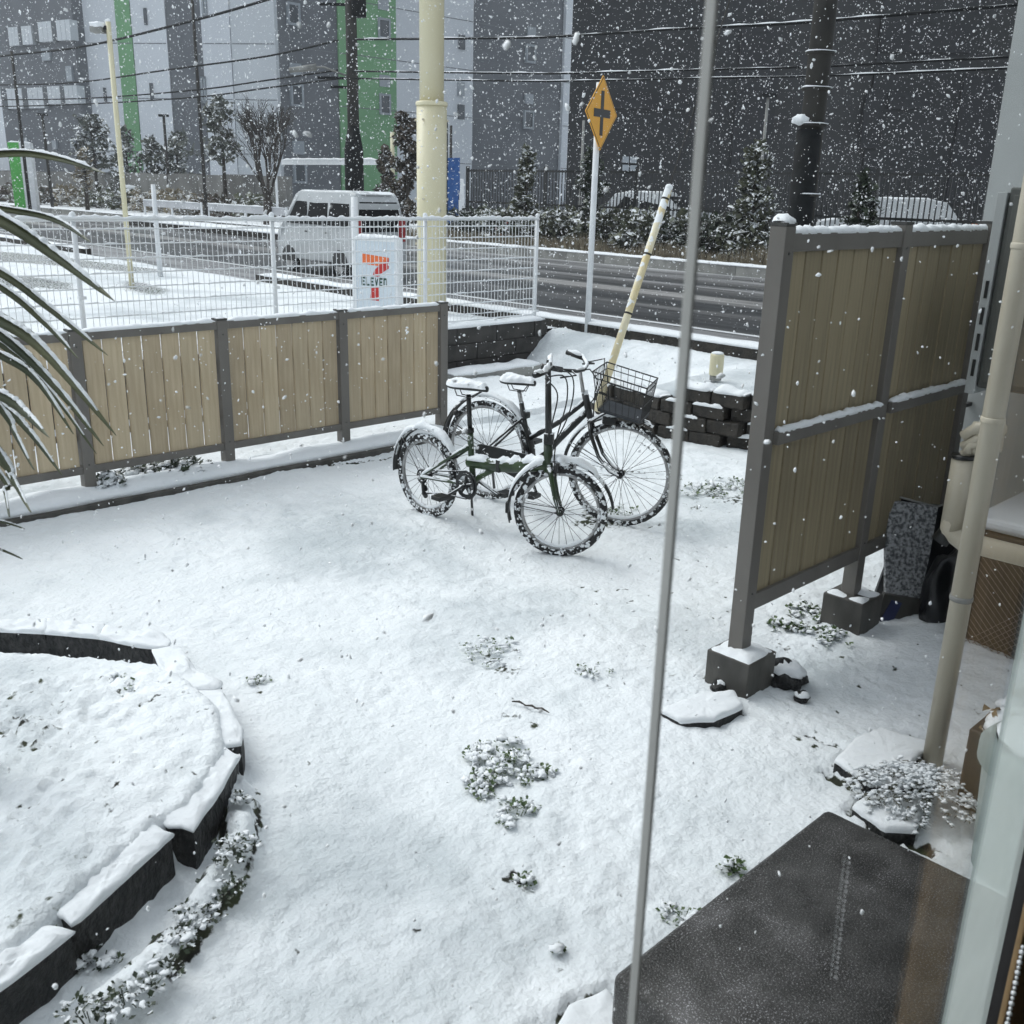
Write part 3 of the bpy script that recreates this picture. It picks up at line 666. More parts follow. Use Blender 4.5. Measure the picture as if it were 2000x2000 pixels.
def mesh_panel(t, x0, x1, z0, z1, first):
    n = int((x1 - x0) / 0.05)
    mb = MB()
    for i in range(1, n): 
        x = x0 + (x1 - x0) * i / n; mb.box(x - .0022, x + .0022, -.0022, .0022, z0, z1)
    o = mb.build('vertical_wires', M['whitewire'], t); o['kind'] = 'stuff'
    for k in range(9):
        z = z0 + (z1 - z0) * (k + 0.5) / 9
        w_ = MB(); w_.box(x0, x1, .0025, .0085, z - .003, z + .003); w_.build('horizontal_wire', M['whitewire'], t)
        w_ = MB(); w_.cap([(x0, .0055, z + .003), (x1, .0055, z + .003)], 0.0045, 0.007, 0.03, 0.6, 25, gap=-.1, seed=k + x0); w_.build('snow_cap', M['snow'], t, True)
mf = thing('mesh_fence', P(-3.0, 8.38, 0), ANG, 'white welded mesh fence with posts on top of the retaining wall', 'fence')
mposts = [11.55, 9.88, 8.06, 6.25, 4.43, 2.6, 0.8]
for x in mposts:
    mb = MB(); mb.tube([(x, 0.03, 0.45), (x, 0.03, 1.70)], 0.022, 10); p = mb.build('post', M['white'], mf, True)
    mb = MB(); mb.blob((x, .03, 1.715), (.026, .026, .028), 2, .2, 3, x); mb.build('snow_cap', M['snow'], p, True)
    for zc in (1.05, .62):
        mb = MB(); mb.box(x - .03, x + .03, -.012, .028, zc, zc + .025); mb.build('clamp', M['white'], p)
for a, b in zip(mposts[1:], mposts):
    mesh_panel(mf, a + .02, b - .02, 0.60, 1.66, False)
mb = MB(); mb.tube([(0.8, 0, 1.675), (11.55, 0, 1.675)], 0.012, 8); mb.build('top_rail', M['white'], mf, True)
mb = MB(); mb.box(0.8, 11.53, -.010, .010, .588, .603); mb.build('bottom_rail', M['white'], mf)
mb = MB(); mb.cap([(0.8, 0, 1.684), (11.53, 0, 1.684)], 0.014, 0.020, 0.03, 0.6, 18); mb.build('snow_cap', M['snow'], mf, True)

# ------------------------------------------------------------------ curved block garden wall
gw = thing('garden_wall', P(7.0, 5.0, 0), ANG, 'low curved garden wall of dark rough blocks holding the terrace', 'wall')
pts = [(7.20, 6.15), (6.98, 5.75), (6.88, 5.15), (6.95, 4.68), (7.12, 4.38), (7.22, 3.8), (7.27, 3.2), (7.27, 2.4)]
def walk(pts, d):
    out = []; acc = 0
    for a, b in zip(pts, pts[1:]):
        L = math.hypot(b[0] - a[0], b[1] - a[1])
        while acc < L: t_ = acc / L; out.append((a[0] + (b[0] - a[0]) * t_, a[1] + (b[1] - a[1]) * t_, math.atan2(b[1] - a[1], b[0] - a[0]))); acc += d
        acc -= L
    return out
for row in range(4):
    pp = walk(pts, 0.30)
    for i, (x, y, a) in enumerate(pp):
        if row == 3 and y > 5.15: continue
        if row == 2 and y > 6.0: continue
        sh = 0.15 if row % 2 else 0
        mb = MB(); L = 0.292
        mb.box(-L / 2, L / 2, -.09, .09, 0, .112, 0.007)
        o = mb.build('block', M['brick'], gw, bevel=0.012)
        o.location = (x + math.cos(a) * sh - 7.0 + row * .012 + R(-.012, .012), y + math.sin(a) * sh - 5.0, row * .116 - .02); o.rotation_euler.z = a + R(-.03, .03)
        if (row == 3) or (row == 2 and y > 5.15):
            c = MB(); c.cap([(-L / 2, .0, .112), (L / 2, .0, .112)], .10, .045, .02, .3, 8, seed=i); c.build('snow_cap', M['snow'], o, True)
        elif random.random() < .35:
            c = MB(); c.cap([(-L / 2 + R(0, .1), -.085, .108), (L / 2 - R(0, .1), -.085, .108)], .018, .022, .015, .4, 20, seed=i + row); c.build('snow_cap', M['snow'], o, True)

# stub pipe on the terrace
sp_ = G(1397, 742, .42)
tt = thing('capped_pipe', sp_, 0, 'short cream capped pipe standing in the snow behind the garden wall', 'pipe')
mb = MB(); mb.lathe([(.052, 0), (.052, .045)], 20); mb.build('collar', M['concrete'], tt, True)
mb = MB(); mb.lathe([(.060, .045), (.062, .06), (.062, .225), (.056, .235)], 20); mb.build('cap', M['cream'], tt, False)
mb = MB(); mb.blob((0, 0, .235), (.056, .056, .02), 2, .2, 3, 1, flatb=0); mb.build('snow_cap', M['snow'], tt, True)

# ------------------------------------------------------------------ stones of the flower bed
def edge_stone(top_px, z, drop, label, capz=0.013, grp='dark stones edging the flower bed'):
    pts = [G(x, y, z) for x, y in top_px]; c = sum(pts, Vector()) / len(pts)
    t = thing('edging_stone', Vector((c.x, c.y, 0)), 0, label, 'stone', grp)
    # orientation
    loc = [(p.x - c.x, p.y - c.y) for p in pts]
    ar = sum(a[0] * b[1] - b[0] * a[1] for a, b in zip(loc, loc[1:] + loc[:1]))
    if ar < 0: loc.reverse()
    def dens(loc):
        o = []
        for a, b in zip(loc, loc[1:] + loc[:1]):
            n = max(1, int(math.hypot(b[0] - a[0], b[1] - a[1]) / .03))
            for i in range(n): k = i / n; o.append((a[0] + (b[0] - a[0]) * k, a[1] + (b[1] - a[1]) * k))
        return o
    dl = dens(loc); n = len(dl)
    mb = MB(); vs = []
    levels = [z - drop, z - drop * .66, z - drop * .33, z - 0.012, z]
    for li, zz in enumerate(levels):
        for i, (x, y) in enumerate(dl):
            k = 1 + (0.03 if li < 3 else 0) + .075 * nz(x * 18 + c.x * 9, y * 18, zz * 30) + .03 * nz(x * 60, y * 60, zz * 60)
            if li == 4: k -= 0.02
            vs.append((x * k, y * k, zz))
    fs = [(l * n + i, l * n + (i + 1) % n, (l + 1) * n + (i + 1) % n, (l + 1) * n + i) for l in range(4) for i in range(n)] + [tuple(range(n - 1, -1, -1)), tuple(4 * n + i for i in range(n))]
    mb.add(vs, fs); mb.build('stone', M['stone'], t)
    # snow cap: rings shrinking inward
    mb = MB(); vs = []; rings = [(1.02, -.012), (1.045, -.002), (1.035, .008), (1.0, .015), (.95, .019), (.87, .022), (.78, .024), (.66, .0255), (.54, .0265), (.42, .027), (.3, .0275), (.15, .028)]
    for k, dz in rings:
        for i, (x, y) in enumerate(dl):
            kk = k * (1 + (.05 * nz(x * 18 + c.x * 9, y * 18, z * 30) + .035 * nz(x * 50 + 3, y * 50, c.x * 5)) * sm((k - .6) / .4))
            vs.append((x * kk, y * kk, z + dz * capz / .02 + (.012 * nz(x * k * 14 + c.x * 3, y * k * 14, 2) + .010 * nz(x * k * 34, y * k * 34, 2) + .005 * nz(x * k * 70, y * k * 70, 1)) * (dz > 0)))
    vs.append((0, 0, z + .028 * capz / .02))
    m_ = len(rings)
    fs = [(l * n + i, l * n + (i + 1) % n, (l + 1) * n + (i + 1) % n, (l + 1) * n + i) for l in range(m_ - 1) for i in range(n)] + [((m_ - 1) * n + i, (m_ - 1) * n + (i + 1) % n, m_ * n) for i in range(n)]
    mb.add(vs, fs); mb.build('snow_cap', M['snow'], t, True)
edge_stone([(298, 1272), (352, 1268), (384, 1312), (432, 1335), (428, 1346), (336, 1352)], .135, .2, 'snow covered edging stone at the corner of the bed, wedge shaped and upper of two')
edge_stone([(388, 1352), (434, 1350), (474, 1430), (470, 1452), (402, 1460), (372, 1368)], .140, .2, 'oblong snow covered edging stone below the wedge shaped one')
edge_stone([(395, 1472), (440, 1468), (464, 1484), (420, 1560), (378, 1618), (330, 1612), (300, 1590), (350, 1520)], .145, .22, 'large edging stone with a broad dark side right of the bed')
edge_stone([(250, 1640), (290, 1615), (334, 1634), (250, 1712), (160, 1792), (140, 1806), (90, 1770), (170, 1700)], .150, .22, 'long edging stone in the middle of the lower left row')
edge_stone([(40, 1850), (90, 1812), (141, 1822), (70, 1880), (-30, 1955), (-110, 2010), (-150, 1960)], .150, .22, 'long edging stone nearest the camera at the bottom left')
edge_stone([(205, 1226), (320, 1240), (334, 1256), (318, 1268), (270, 1262), (195, 1246)], .10, .15, 'narrow snow topped edging stone at the right end of the back arc')
edge_stone([(95, 1212), (205, 1224), (194, 1246), (90, 1236)], .10, .15, 'narrow snow topped edging stone in the middle of the back arc')
edge_stone([(-30, 1215), (92, 1212), (88, 1236), (0, 1232), (-35, 1232)], .10, .15, 'narrow snow topped edging stone at the left end of the back arc')

# ------------------------------------------------------------------ small plants
LEAF_ME = {}
def leaf_mesh(mat, l=1.0, w_=0.4):
    mb = MB(); mb.add([(0, 0, 0), (l * .4, -w_ / 2, l * .12), (l, 0, l * .02), (l * .4, w_ / 2, l * .12), (l * .45, 0, l * .06)], [(0, 1, 4), (0, 4, 3), (1, 2, 4), (4, 2, 3)])
    return mb
def clump(p, r, n, mat, label, h=.06, leaf=.022, snow_n=6, name='ground_plant', grp='green sprigs poking out of the snow', snow_r=.016, dense=1.0, cat='plant', zsc=1.0):
    t = thing(name, p, R(0, 6), label, cat, grp)
    mb = MB()
    for i in range(n):
        for _try in range(12):
            a, q = R(0, 6.283), math.sqrt(R(0, 1)) * r * 1.25
            if nz(p[0] + q * math.cos(a) * 16, p[1] + q * math.sin(a) * 16, r * 9) > -.12 + .5 * (q / r - .6): break
        x, y = q * math.cos(a), q * math.sin(a); z = R(0.0, h) * (1 - .6 * q / r)
        d = R(0, 6.283); el = R(-.2, 1.0); l = leaf * R(.6, 1.3); w_ = l * R(.25, .5)
        dx, dy, dz = math.cos(d) * math.cos(el), math.sin(d) * math.cos(el), math.sin(el)
        sx, sy = -math.sin(d), math.cos(d)
        m1 = (x + dx * l * .5, y + dy * l * .5, z + dz * l * .5 + l * .08)
        mb.add([(x, y, z), (m1[0] + sx * w_, m1[1] + sy * w_, m1[2]), (x + dx * l, y + dy * l, z + dz * l), (m1[0] - sx * w_, m1[1] - sy * w_, m1[2])], [(0, 1, 2, 3)])
    mb.build('leaves', M[mat], t)['kind'] = 'stuff'
    mb = MB()
    for i in range(max(3, n // 25)):
        a, q = R(0, 6.283), R(0, r * .7); mb.tube([(q * math.cos(a) * .5, q * math.sin(a) * .5, -.02), (q * math.cos(a), q * math.sin(a), h * R(.4, .9))], .0015, 4)
    mb.build('stems', M[mat], t)['kind'] = 'stuff'
    if snow_n:
        mb = MB()
        for i in range(int(snow_n * 1.5)):
            for _try in range(12):
                a, q = R(0, 6.283), math.sqrt(R(0, 1)) * r * 1.2
                if nz(p[0] + q * math.cos(a) * 16, p[1] + q * math.sin(a) * 16, r * 9) > -.12 + .5 * (q / r - .6): break
            s_ = snow_r * R(.3, 1.05)
            mb.blob((q * math.cos(a), q * math.sin(a), h * (1 - .5 * q / r) * R(.5, 1.05)), (s_ * R(.8, 1.5), s_ * R(.6, 1.2), s_ * .5), 2 if s_ > .008 else 1, 1.1, 2.1, R(0, 50))
        mb.build('snow_blobs', M['snow'], t, True)['kind'] = 'stuff'
    return t
def gz(p): u, v, _ = uvz(p); z, b = yard_z(u, v); return Vector((p.x, p.y, z))
def on_yard(x, y):
    p = G(x, y, 0)
    for _ in range(5): p = G(x, y, yard_z(*uvz(p)[:2])[0])
    return p
clump(on_yard(990, 1500), .150, 480, 'leaf', 'largest patch of green leaves with snow on it in the middle of the yard', .05, .018, 90, snow_r=.017)
clump(on_yard(945, 1535), .075, 170, 'leaf', 'leafy lower left tip of the big green patch', .05, .018, 26, snow_r=.015)
clump(on_yard(1005, 1590), .07, 120, 'leaf', 'small sprig cluster just below the big green patch', .04, .018, 24, snow_r=.015)
clump(on_yard(960, 1270), .13, 120, 'leaf', 'sparse sprigs above the middle of the yard', .03, .016, 30, snow_r=.012)
clump(on_yard(1030, 1725), .035, 45, 'leaf', 'tiny sprig under the lower dark twig', .03, .016, 5)
clump(on_yard(1090, 1862), .02, 22, 'leaf', 'single tiny sprig near the bottom of the yard', .03, .014, 2)
clump(on_yard(1160, 1310), .07, 45, 'leaf', 'thin sprigs left of the window bar', .02, .015, 8, snow_r=.01)
clump(on_yard(1436, 1700), .035, 70, 'leaf', 'green sprig growing at the edge of the doorstep', .05, .022, 3)
clump(on_yard(1330, 1790), .05, 60, 'leaf', 'snowy weeds along the doorstep edge', .03, .018, 10)
clump(on_yard(505, 1335), .05, 45, 'leaf', 'thin sprig right of the bed stones', .03, .016, 6)
for x, y, r_, n, lb in [(215, 1605, .11, 130, 'leafy sprigs on the bed just above the long stone'), (110, 1790, .07, 90, 'leafy sprig near the bottom stones of the bed'), (40, 1830, .06, 80, 'leafy sprig at the left edge of the bed'), (260, 1355, .07, 70, 'brownish sprigs by the wedge shaped stone'), (300, 1408, .04, 45, 'small sprig left of the oblong stone'), (355, 1478, .04, 40, 'small sprig above the large stone'), (230, 1330, .05, 40, 'faint sprig high on the bed')]:
    clump(G(x, y, .125), r_, n, 'leaf', lb, .035, .022, n // 7, snow_r=.014)
for x, y, r_, n, lb in [(455, 1665, .07, 330, 'dark leafy mound beside the large bed stone'), (425, 1745, .065, 300, 'dark leafy mound below the first mound'), (385, 1790, .06, 260, 'dark leafy mound midway down the second row'), (345, 1845, .05, 200, 'thin dark mound in the second row'), (300, 1905, .06, 230, 'dark mound with snow lumps in the second row'), (245, 1950, .07, 280, 'broad dark mound near the bottom edge'), (180, 1990, .08, 300, 'bottom dark mound at the picture edge'), (190, 1880, .05, 150, 'dark sprig against the long stone'), (470, 1560, .03, 90, 'dark sprig beside the large stone top')]:
    clump(on_yard(x, y), r_, int(n * .42), 'leaf_dk', lb, .030, .017, 9, snow_r=.013, grp='leafy mounds along the bed')
for x, y, r_, n, lb in [(345, 925, .20, 420, 'dark low bush in front of the second fence panel'), (270, 940, .14, 260, 'dark low bush left part under the fence'), (215, 955, .08, 120, 'little dark plant beside the fence post')]:
    clump(on_yard(x, y), r_, n, 'leaf_dk', lb, .13, .05, 26, snow_r=.035, grp='dark bushes under the board fence')
for x, y, r_, lb in [(1585, 1195, .10, 'sprigs below the tall fence rail'), (1620, 1245, .09, 'sprigs left of the middle footing block'), (1535, 1225, .07, 'sprigs below the first boards of the tall fence'), (1440, 950, .18, 'tangle of sprigs near the tall fence'), (1380, 960, .16, 'tangle of sprigs left of the first tangle'), (1195, 1005, .17, 'green grass showing under the city bicycle front wheel')]:
    clump(on_yard(x, y), r_, 160, 'leaf' if 'grass' not in lb else 'leaf', lb, .03, .024, 24 if 'grass' not in lb else 4, snow_r=.016)
# a few bent twigs on the bed and yard
tw = thing('fallen_twigs', on_yard(1000, 1375), 0, 'dark twigs lying half buried in the middle of the yard', 'twig')
mb = MB()
for x, y in ((0, 0), (.05, -.03), (.09, -.05)):
    mb.tube([(x, y, .012), (x + .03, y - .015, .02), (x + .06, y - .03, .01)], [.003, .005, .002], 5)
mb.build('twig', M['bark'], tw)

# ------------------------------------------------------------------ sword-leaved plant at the left
pc = at_y(-230, 640, 2.75)
pl = thing('sword_leaf_palm', Vector((pc.x, pc.y, 0.1)), 0, 'spiky palm like plant reaching in from the left, snow on its long leaves', 'plant')
off = Vector((pc.x, pc.y, .1))
mb = MB(); mb.tube([(0, 0, 0), (.03, .01, .6), (0, 0, pc.z - .1)], [.06, .05, .045], 10); mb.build('trunk', M['bark'], pl, True)
def blade(a, mid, b, w_, snow=True, pts=None):
    n = 20; vs = []; fs = []; line = []
    if pts is None: cur = [a * (1 - i / n) ** 2 + mid * 2 * (i / n) * (1 - i / n) + b * (i / n) ** 2 for i in range(n + 1)]
    else:
        cur = []; m_ = len(pts) - 1
        for i in range(n + 1):
            f = i / n * m_; k = min(m_ - 1, int(f)); s_ = f - k; p0, p1, p2, p3 = pts[max(k - 1, 0)], pts[k], pts[k + 1], pts[min(k + 2, m_)]
            cur.append(.5 * ((2 * p1) + (p2 - p0) * s_ + (2 * p0 - 5 * p1 + 4 * p2 - p3) * s_ * s_ + (3 * p1 - p0 - 3 * p2 + p3) * s_ ** 3))
    for i in range(n + 1):
        t_ = i / n; p = cur[i]; tg = (cur[min(i + 1, n)] - cur[max(i - 1, 0)]).normalized()
        sd = tg.cross(Vector((0, 0, 1))).normalized(); up = sd.cross(tg)
        if sd.dot(CAMP - p) > 0: sd = -sd
        hz_ = sd; sd = sd * .60 + up * .80; up = -hz_ * .80 + up * .60
        ww = 0.92 * w_ * min(1, 0.55 + t_ * 1.3) * (1 - t_ ** 3.0) + .0008
        vs += [p + sd * ww, p + up * ww * -.30, p - sd * ww, p + up * (ww * -.30 - .004)]; line.append((p + sd * ww * .62, hz_, ww * .62))
    for i in range(n):
        o = i * 4
        for x, y in ((0, 1), (1, 2), (2, 3), (3, 0)): fs.append((o + x, o + y, o + 4 + y, o + 4 + x))
    m_ = MB(); m_.add([v - off for v in vs], fs); o = m_.build('leaf', M['palm'], pl, True)
    if snow:
        m_ = MB(); K = 5; vs = []; q = line[2:-2]; s0 = R(0, 30)
        # finer resample for lumps
        fine = []
        for i in range(len(q) - 1):
            for k in range(5):
                f = k / 5; fine.append((q[i][0].lerp(q[i + 1][0], f), q[i][1], q[i][2] * (1 - f) + q[i + 1][2] * f))
        for i, (p, sd, ww) in enumerate(fine):
            e = min(1, min(i, len(fine) - 1 - i) / 4)
            g = .62 + .55 * nz(i * .30 + s0, s0) + .28 * nz(i * .9, s0)
            hh = max(.0, w_ * .62 * e * g)
            for k in range(K + 1):
                an = math.pi * k / K; vs.append(p + sd * math.cos(an) * ww * .95 * (0.2 + .8 * min(1, max(0, g + .2))) + Vector((0, 0, 1)) * (math.sin(an) * hh - ww * .15 * math.sin(an)) + Vector((0, 0, .0006)) - off)
        fs = [(i * (K + 1) + k, i * (K + 1) + k + 1, (i + 1) * (K + 1) + k + 1, (i + 1) * (K + 1) + k) for i in range(len(fine) - 1) for k in range(K)]
        m_.add(vs, fs); m_.build('snow_cap', M['snow'], o, True)
def blade_pts(pp, w_):
    a, b = pp[0], pp[-1]; blade(a, None, b, w_, pts=pp)
LV = [([(0, 20), (340, 90), (570, 235)], .011, 2.5), ([(0, 85), (340, 310), (720, 605)], .021, 2.45), ([(0, 420), (300, 640), (675, 945)], .014, 2.6), ([(0, 510), (280, 740), (490, 965)], .012, 2.7),
      ([(0, 720), (280, 920), (730, 1450)], .019, 2.4), ([(0, 810), (330, 1120), (650, 1515)], .015, 2.5), ([(0, 940), (230, 1100), (460, 1440)], .013, 2.6), ([(0, 870), (300, 1150), (605, 1565)], .010, 2.7),
      ([(0, 1190), (150, 1300), (305, 1460)], .015, 2.3), ([(0, 1260), (180, 1420), (390, 1700)], .012, 2.5), ([(0, 1270), (90, 1430), (210, 1665)], .010, 2.4), ([(0, 1560), (90, 1740), (190, 1932)], .011, 2.3),
      ([(0, 1690), (30, 1800), (55, 1960)], .008, 2.4), ([(0, 1610), (50, 1700), (110, 1800)], .009, 2.6)]
def LX(p): return (p[0] / 3.22, p[1] / 3.22 + 400)
for q, hw, Y in LV:
    (x0, y0), (x1, y1), (x2, y2) = [LX(p) for p in q]
    xs, ys = x0 - 190, y0 - (y1 - y0) / max(20, x1 - x0) * 130
    blade(at_y(xs, ys, Y + .12), None, at_y(x2, y2, Y - .1), hw, pts=[at_y(xs, ys, Y + .12), at_y(x0, y0, Y + .04), at_y(x1, y1, Y), at_y(x2, y2, Y - .1)])
blade(None, None, None, .014, pts=[at_y(-190, 330, 2.7), at_y(0, 300, 2.65), at_y(100, 306, 2.6), at_y(205, 338, 2.5)])
for q in ([(-120, 1000), (0, 1018), (48, 1033)], [(-120, 1030), (0, 1072), (44, 1092)]):
    blade(None, None, None, .005, pts=[at_y(q[0][0] - 60, q[0][1] - 10, 2.3)] + [at_y(x, y, 2.3) for x, y in q])
for k in range(26):
    a = R(0, 6.283); el = R(-.6, 1.2)
    if math.cos(a) > .1: continue
    d = Vector((math.cos(a) * math.cos(el), math.sin(a) * math.cos(el), math.sin(el))); L = R(.5, .75)
    blade(pc, pc + d * L * .6 + Vector((0, 0, .08)), pc + d * L + Vector((0, 0, -.2)), .013)

# ------------------------------------------------------------------ bicycles
def rotm(dx, dz=0): return Matrix.Rotation(dx, 4, 'Z')
def arc(cx, cz, r, a0, a1, n=24, y=0.0):
    return [(cx + r * math.cos(a0 + (a1 - a0) * i / n), y, cz + r * math.sin(a0 + (a1 - a0) * i / n)) for i in range(n + 1)]
def wheel(t, T, cx, cz, r, tr, spokes, seed):
    """T: steering transform; wheel in the local xz plane. tyre > snow, rim, spokes, hub"""
    mb = MB(); mb.M = T
    n = 56; vs = []; fs = []; K = 8
    for i in range(n):
        a = 2 * math.pi * i / n
        for k in range(K):
            b = 2 * math.pi * k / K; rr = r - tr + tr * math.cos(b)
            rr += 0.0015 * ((i % 2) * (1 if abs(b) < 1 else 0))
            vs.append((cx + rr * math.cos(a), tr * .95 * math.sin(b), cz + rr * math.sin(a)))
    for i in range(n):
        for k in range(K): fs.append((i * K + k, i * K + (k + 1) % K, ((i + 1) % n) * K + (k + 1) % K, ((i + 1) % n) * K + k))
    mb.add(vs, fs); ty = mb.build('wheel', M['tyre'], t, True)
    # rim
    mb = MB(); mb.M = T; vs = []; fs = []; prof = [(-.010, r - 2 * tr + .004), (.010, r - 2 * tr + .004), (.011, r - 2 * tr - .010), (.003, r - 2 * tr - .015), (-.003, r - 2 * tr - .015), (-.011, r - 2 * tr - .010)]
    K = len(prof)
    for i in range(n):
        a = 2 * math.pi * i / n
        for y, rr in prof: vs.append((cx + rr * math.cos(a), y, cz + rr * math.sin(a)))
    for i in range(n):
        for k in range(K): fs.append((i * K + k, i * K + (k + 1) % K, ((i + 1) % n) * K + (k + 1) % K, ((i + 1) % n) * K + k))
    mb.add(vs, fs); mb.build('rim', M['rim'], ty, True)
    rr = r - 2 * tr - .012; me_n = 0
    for i in range(spokes):
        a = 2 * math.pi * i / spokes; sgn = 1 if i % 2 else -1; off_ = (.55 if (i // 2) % 2 else -.55)
        mb = MB(); mb.M = T
        mb.tube([(cx + .018 * math.cos(a + off_), sgn * .026, cz + .018 * math.sin(a + off_)), (cx + rr * math.cos(a), sgn * .003, cz + rr * math.sin(a))], .0013, 4, False)
        mb.build('spoke', M['steel'], ty)
    mb = MB(); mb.M = T; mb.tube([(cx, -.045, cz), (cx, .045, cz)], [.011, .011], 10); mb.tube([(cx, -.030, cz), (cx, -.026, cz)], .022, 12); mb.tube([(cx, .026, cz), (cx, .030, cz)], .022, 12)
    mb.build('hub', M['bikeblack'], ty)
    # snow plastered on the tyre and the rim bed: lumps on both sides
    mb = MB(); mb.M = T
    for i in range(330):
        a = R(0, 6.283); k = nz(math.cos(a) * 2 + seed, math.sin(a) * 2, seed)
        low = .5 - .5 * math.sin(a)
        if R(0, 1) > .25 + .75 * low + k * .6: continue
        q = r - tr * R(.3, 1.9) - (0.010 if R(0, 1) < .3 else 0); s_ = R(.003, .0085)
        sg = -1 if R(0, 1) < .75 else 1
        mb.blob((cx + q * math.cos(a), sg * tr * R(.55, .85), cz + q * math.sin(a)), (s_ * R(.8, 1.6), s_ * .5, s_ * R(.8, 1.6)), 1, 1.0, 2.5, R(0, 90))
    # snow resting inside the bottom of the rim and on top outside
    mb.cap([T @ Vector(p) if False else Vector(p) for p in arc(cx, cz, r - 2 * tr - .016, rad(228), rad(312), 20)], .011, .012, .012, .5, 20, side=Vector((0, 1, 0)), seed=seed)
    o = mb.build('snow_patches', M['snow'], ty, True); o['kind'] = 'stuff'
    return ty
def fender(t, T, cx, cz, r, a0, a1, w_, name='fender', snow=(60, 160), sh=.022, seed=0.0, mat='bikeblack'):
    mb = MB(); mb.M = T; n = 30; vs = []; fs = []
    K = 7
    for i in range(n + 1):
        a = a0 + (a1 - a0) * i / n
        for k in range(K):
            b = math.pi * k / (K - 1); rr = r + .012 * math.sin(b)
            vs.append((cx + rr * math.cos(a), w_ * math.cos(b), cz + rr * math.sin(a)))
    m_ = len(vs)
    vs += [(x * 1.0 + (cx - x) * .008, y * .93, z + (cz - z) * .008) for x, y, z in vs]
    for i in range(n):
        for k in range(K - 1):
            a_ = i * K + k; fs.append((a_, a_ + 1, a_ + K + 1, a_ + K)); fs.append((m_ + a_ + K, m_ + a_ + K + 1, m_ + a_ + 1, m_ + a_))
    for i in range(n):
        for k in (0, K - 1): a_ = i * K + k; fs.append((a_, a_ + K, m_ + a_ + K, m_ + a_))
    mb.add(vs, fs); f = mb.build(name, M[mat], t, True)
    mb = MB(); mb.M = T; mb.cap(arc(cx, cz, r + .010, rad(snow[0]), rad(snow[1]), 26), w_ * .92, sh, .012, .30, 12, side=Vector((0, 1, 0)), seed=seed)
    mb.build('snow_cap', M['snow'], f, True); return f
def T_tube(t, T, name, pts, r, mat='bikeblack', n=10, snow=None, seed=0.0, parent=None, flat=1.0):
    mb = MB(); mb.M = T; mb.tube(pts, r, n, flat=flat); o = mb.build(name, M[mat], parent or t, True)
    if snow:
        rr = max(r) if hasattr(r, '__len__') else r
        up = (Vector(pts[-1]) - Vector(pts[0])); 
        mb = MB(); mb.M = T; mb.cap([Vector(p) + Vector((0, 0, rr * .55)) for p in pts], rr * .85, snow, .010, .45, 18, gap=.05, side=Vector((0, 1, 0)) if abs(up.y) < abs(up.x) + .001 else Vector((1, 0, 0)), seed=seed)
        mb.build('snow_cap', M['snow'], o, True)
    return o
def saddle(t, T, x0, x1, z, tilt=.02, wd=.085, sn=.035, seed=0.0):
    mb = MB(); mb.M = T; n = 14; K = 10; vs = []; fs = []; top = []
    for i in range(n + 1):
        s_ = i / n; x = x0 + (x1 - x0) * s_
        w_ = wd * (math.sqrt(max(0, 1 - ((.28 - s_) / .30) ** 2)) if s_ < .28 else 1 - .76 * sm((s_ - .28) / .5)) * (1 if s_ < .93 else 1 - (s_ - .93) / .14) + .004
        h = .028 * (1 - .3 * s_); zz = z + tilt * s_ + .015 * (1 - s_) ** 2
        for k in range(K):
            b = 2 * math.pi * k / K; vs.append((x, w_ * math.cos(b), zz + h * math.sin(b) * (1 if math.sin(b) > 0 else .8)))
        top.append((x, w_, zz + h * .55))
    for i in range(n):
        for k in range(K): fs.append((i * K + k, i * K + (k + 1) % K, (i + 1) * K + (k + 1) % K, (i + 1) * K + k))
    fs += [tuple(range(K - 1, -1, -1)), tuple(n * K + k for k in range(K))]
    mb.add(vs, fs); o = mb.build('saddle', M['black'], t, True)
    mb = MB(); mb.M = T; vs = []; fs = []; K = 8; n2 = 40
    for i in range(n2 + 1):
        f = i / n2 * n; i0 = min(n - 1, int(f)); g = f - i0
        x, w_, zt = [top[i0][c] * (1 - g) + top[i0 + 1][c] * g for c in range(3)]
        e = min(1, (min(i, n2 - i) + .4) / 4)
        for k in range(K + 1):
            b = math.pi * k / K; q = nz(x * 40 + seed, math.cos(b) * 2, seed)
            vs.append((x, w_ * 1.0 * math.cos(b), zt - .006 + (sn * e * (1 + .35 * q)) * math.sin(b) ** .7 if 0 < k < K else zt - .010))
    for i in range(n2):
        for k in range(K): fs.append((i * (K + 1) + k, i * (K + 1) + k + 1, (i + 1) * (K + 1) + k + 1, (i + 1) * (K + 1) + k))
    mb.add(vs, fs); mb.build('snow_cap', M['snow'], o, True)
    T_tube(t, T, 'saddle_rail', [(x0 + .05, .02, z - .01), (x0 + .07, .022, z - .045), (x0 + .17, .018, z - .045), (x1 - .05, .008, z - .0)], .0035, 'steel', 6, parent=o)
    T_tube(t, T, 'saddle_rail', [(x0 + .05, -.02, z - .01), (x0 + .07, -.022, z - .045), (x0 + .17, -.018, z - .045), (x1 - .05, -.008, z - .0)], .0035, 'steel', 6, parent=o)
    return o
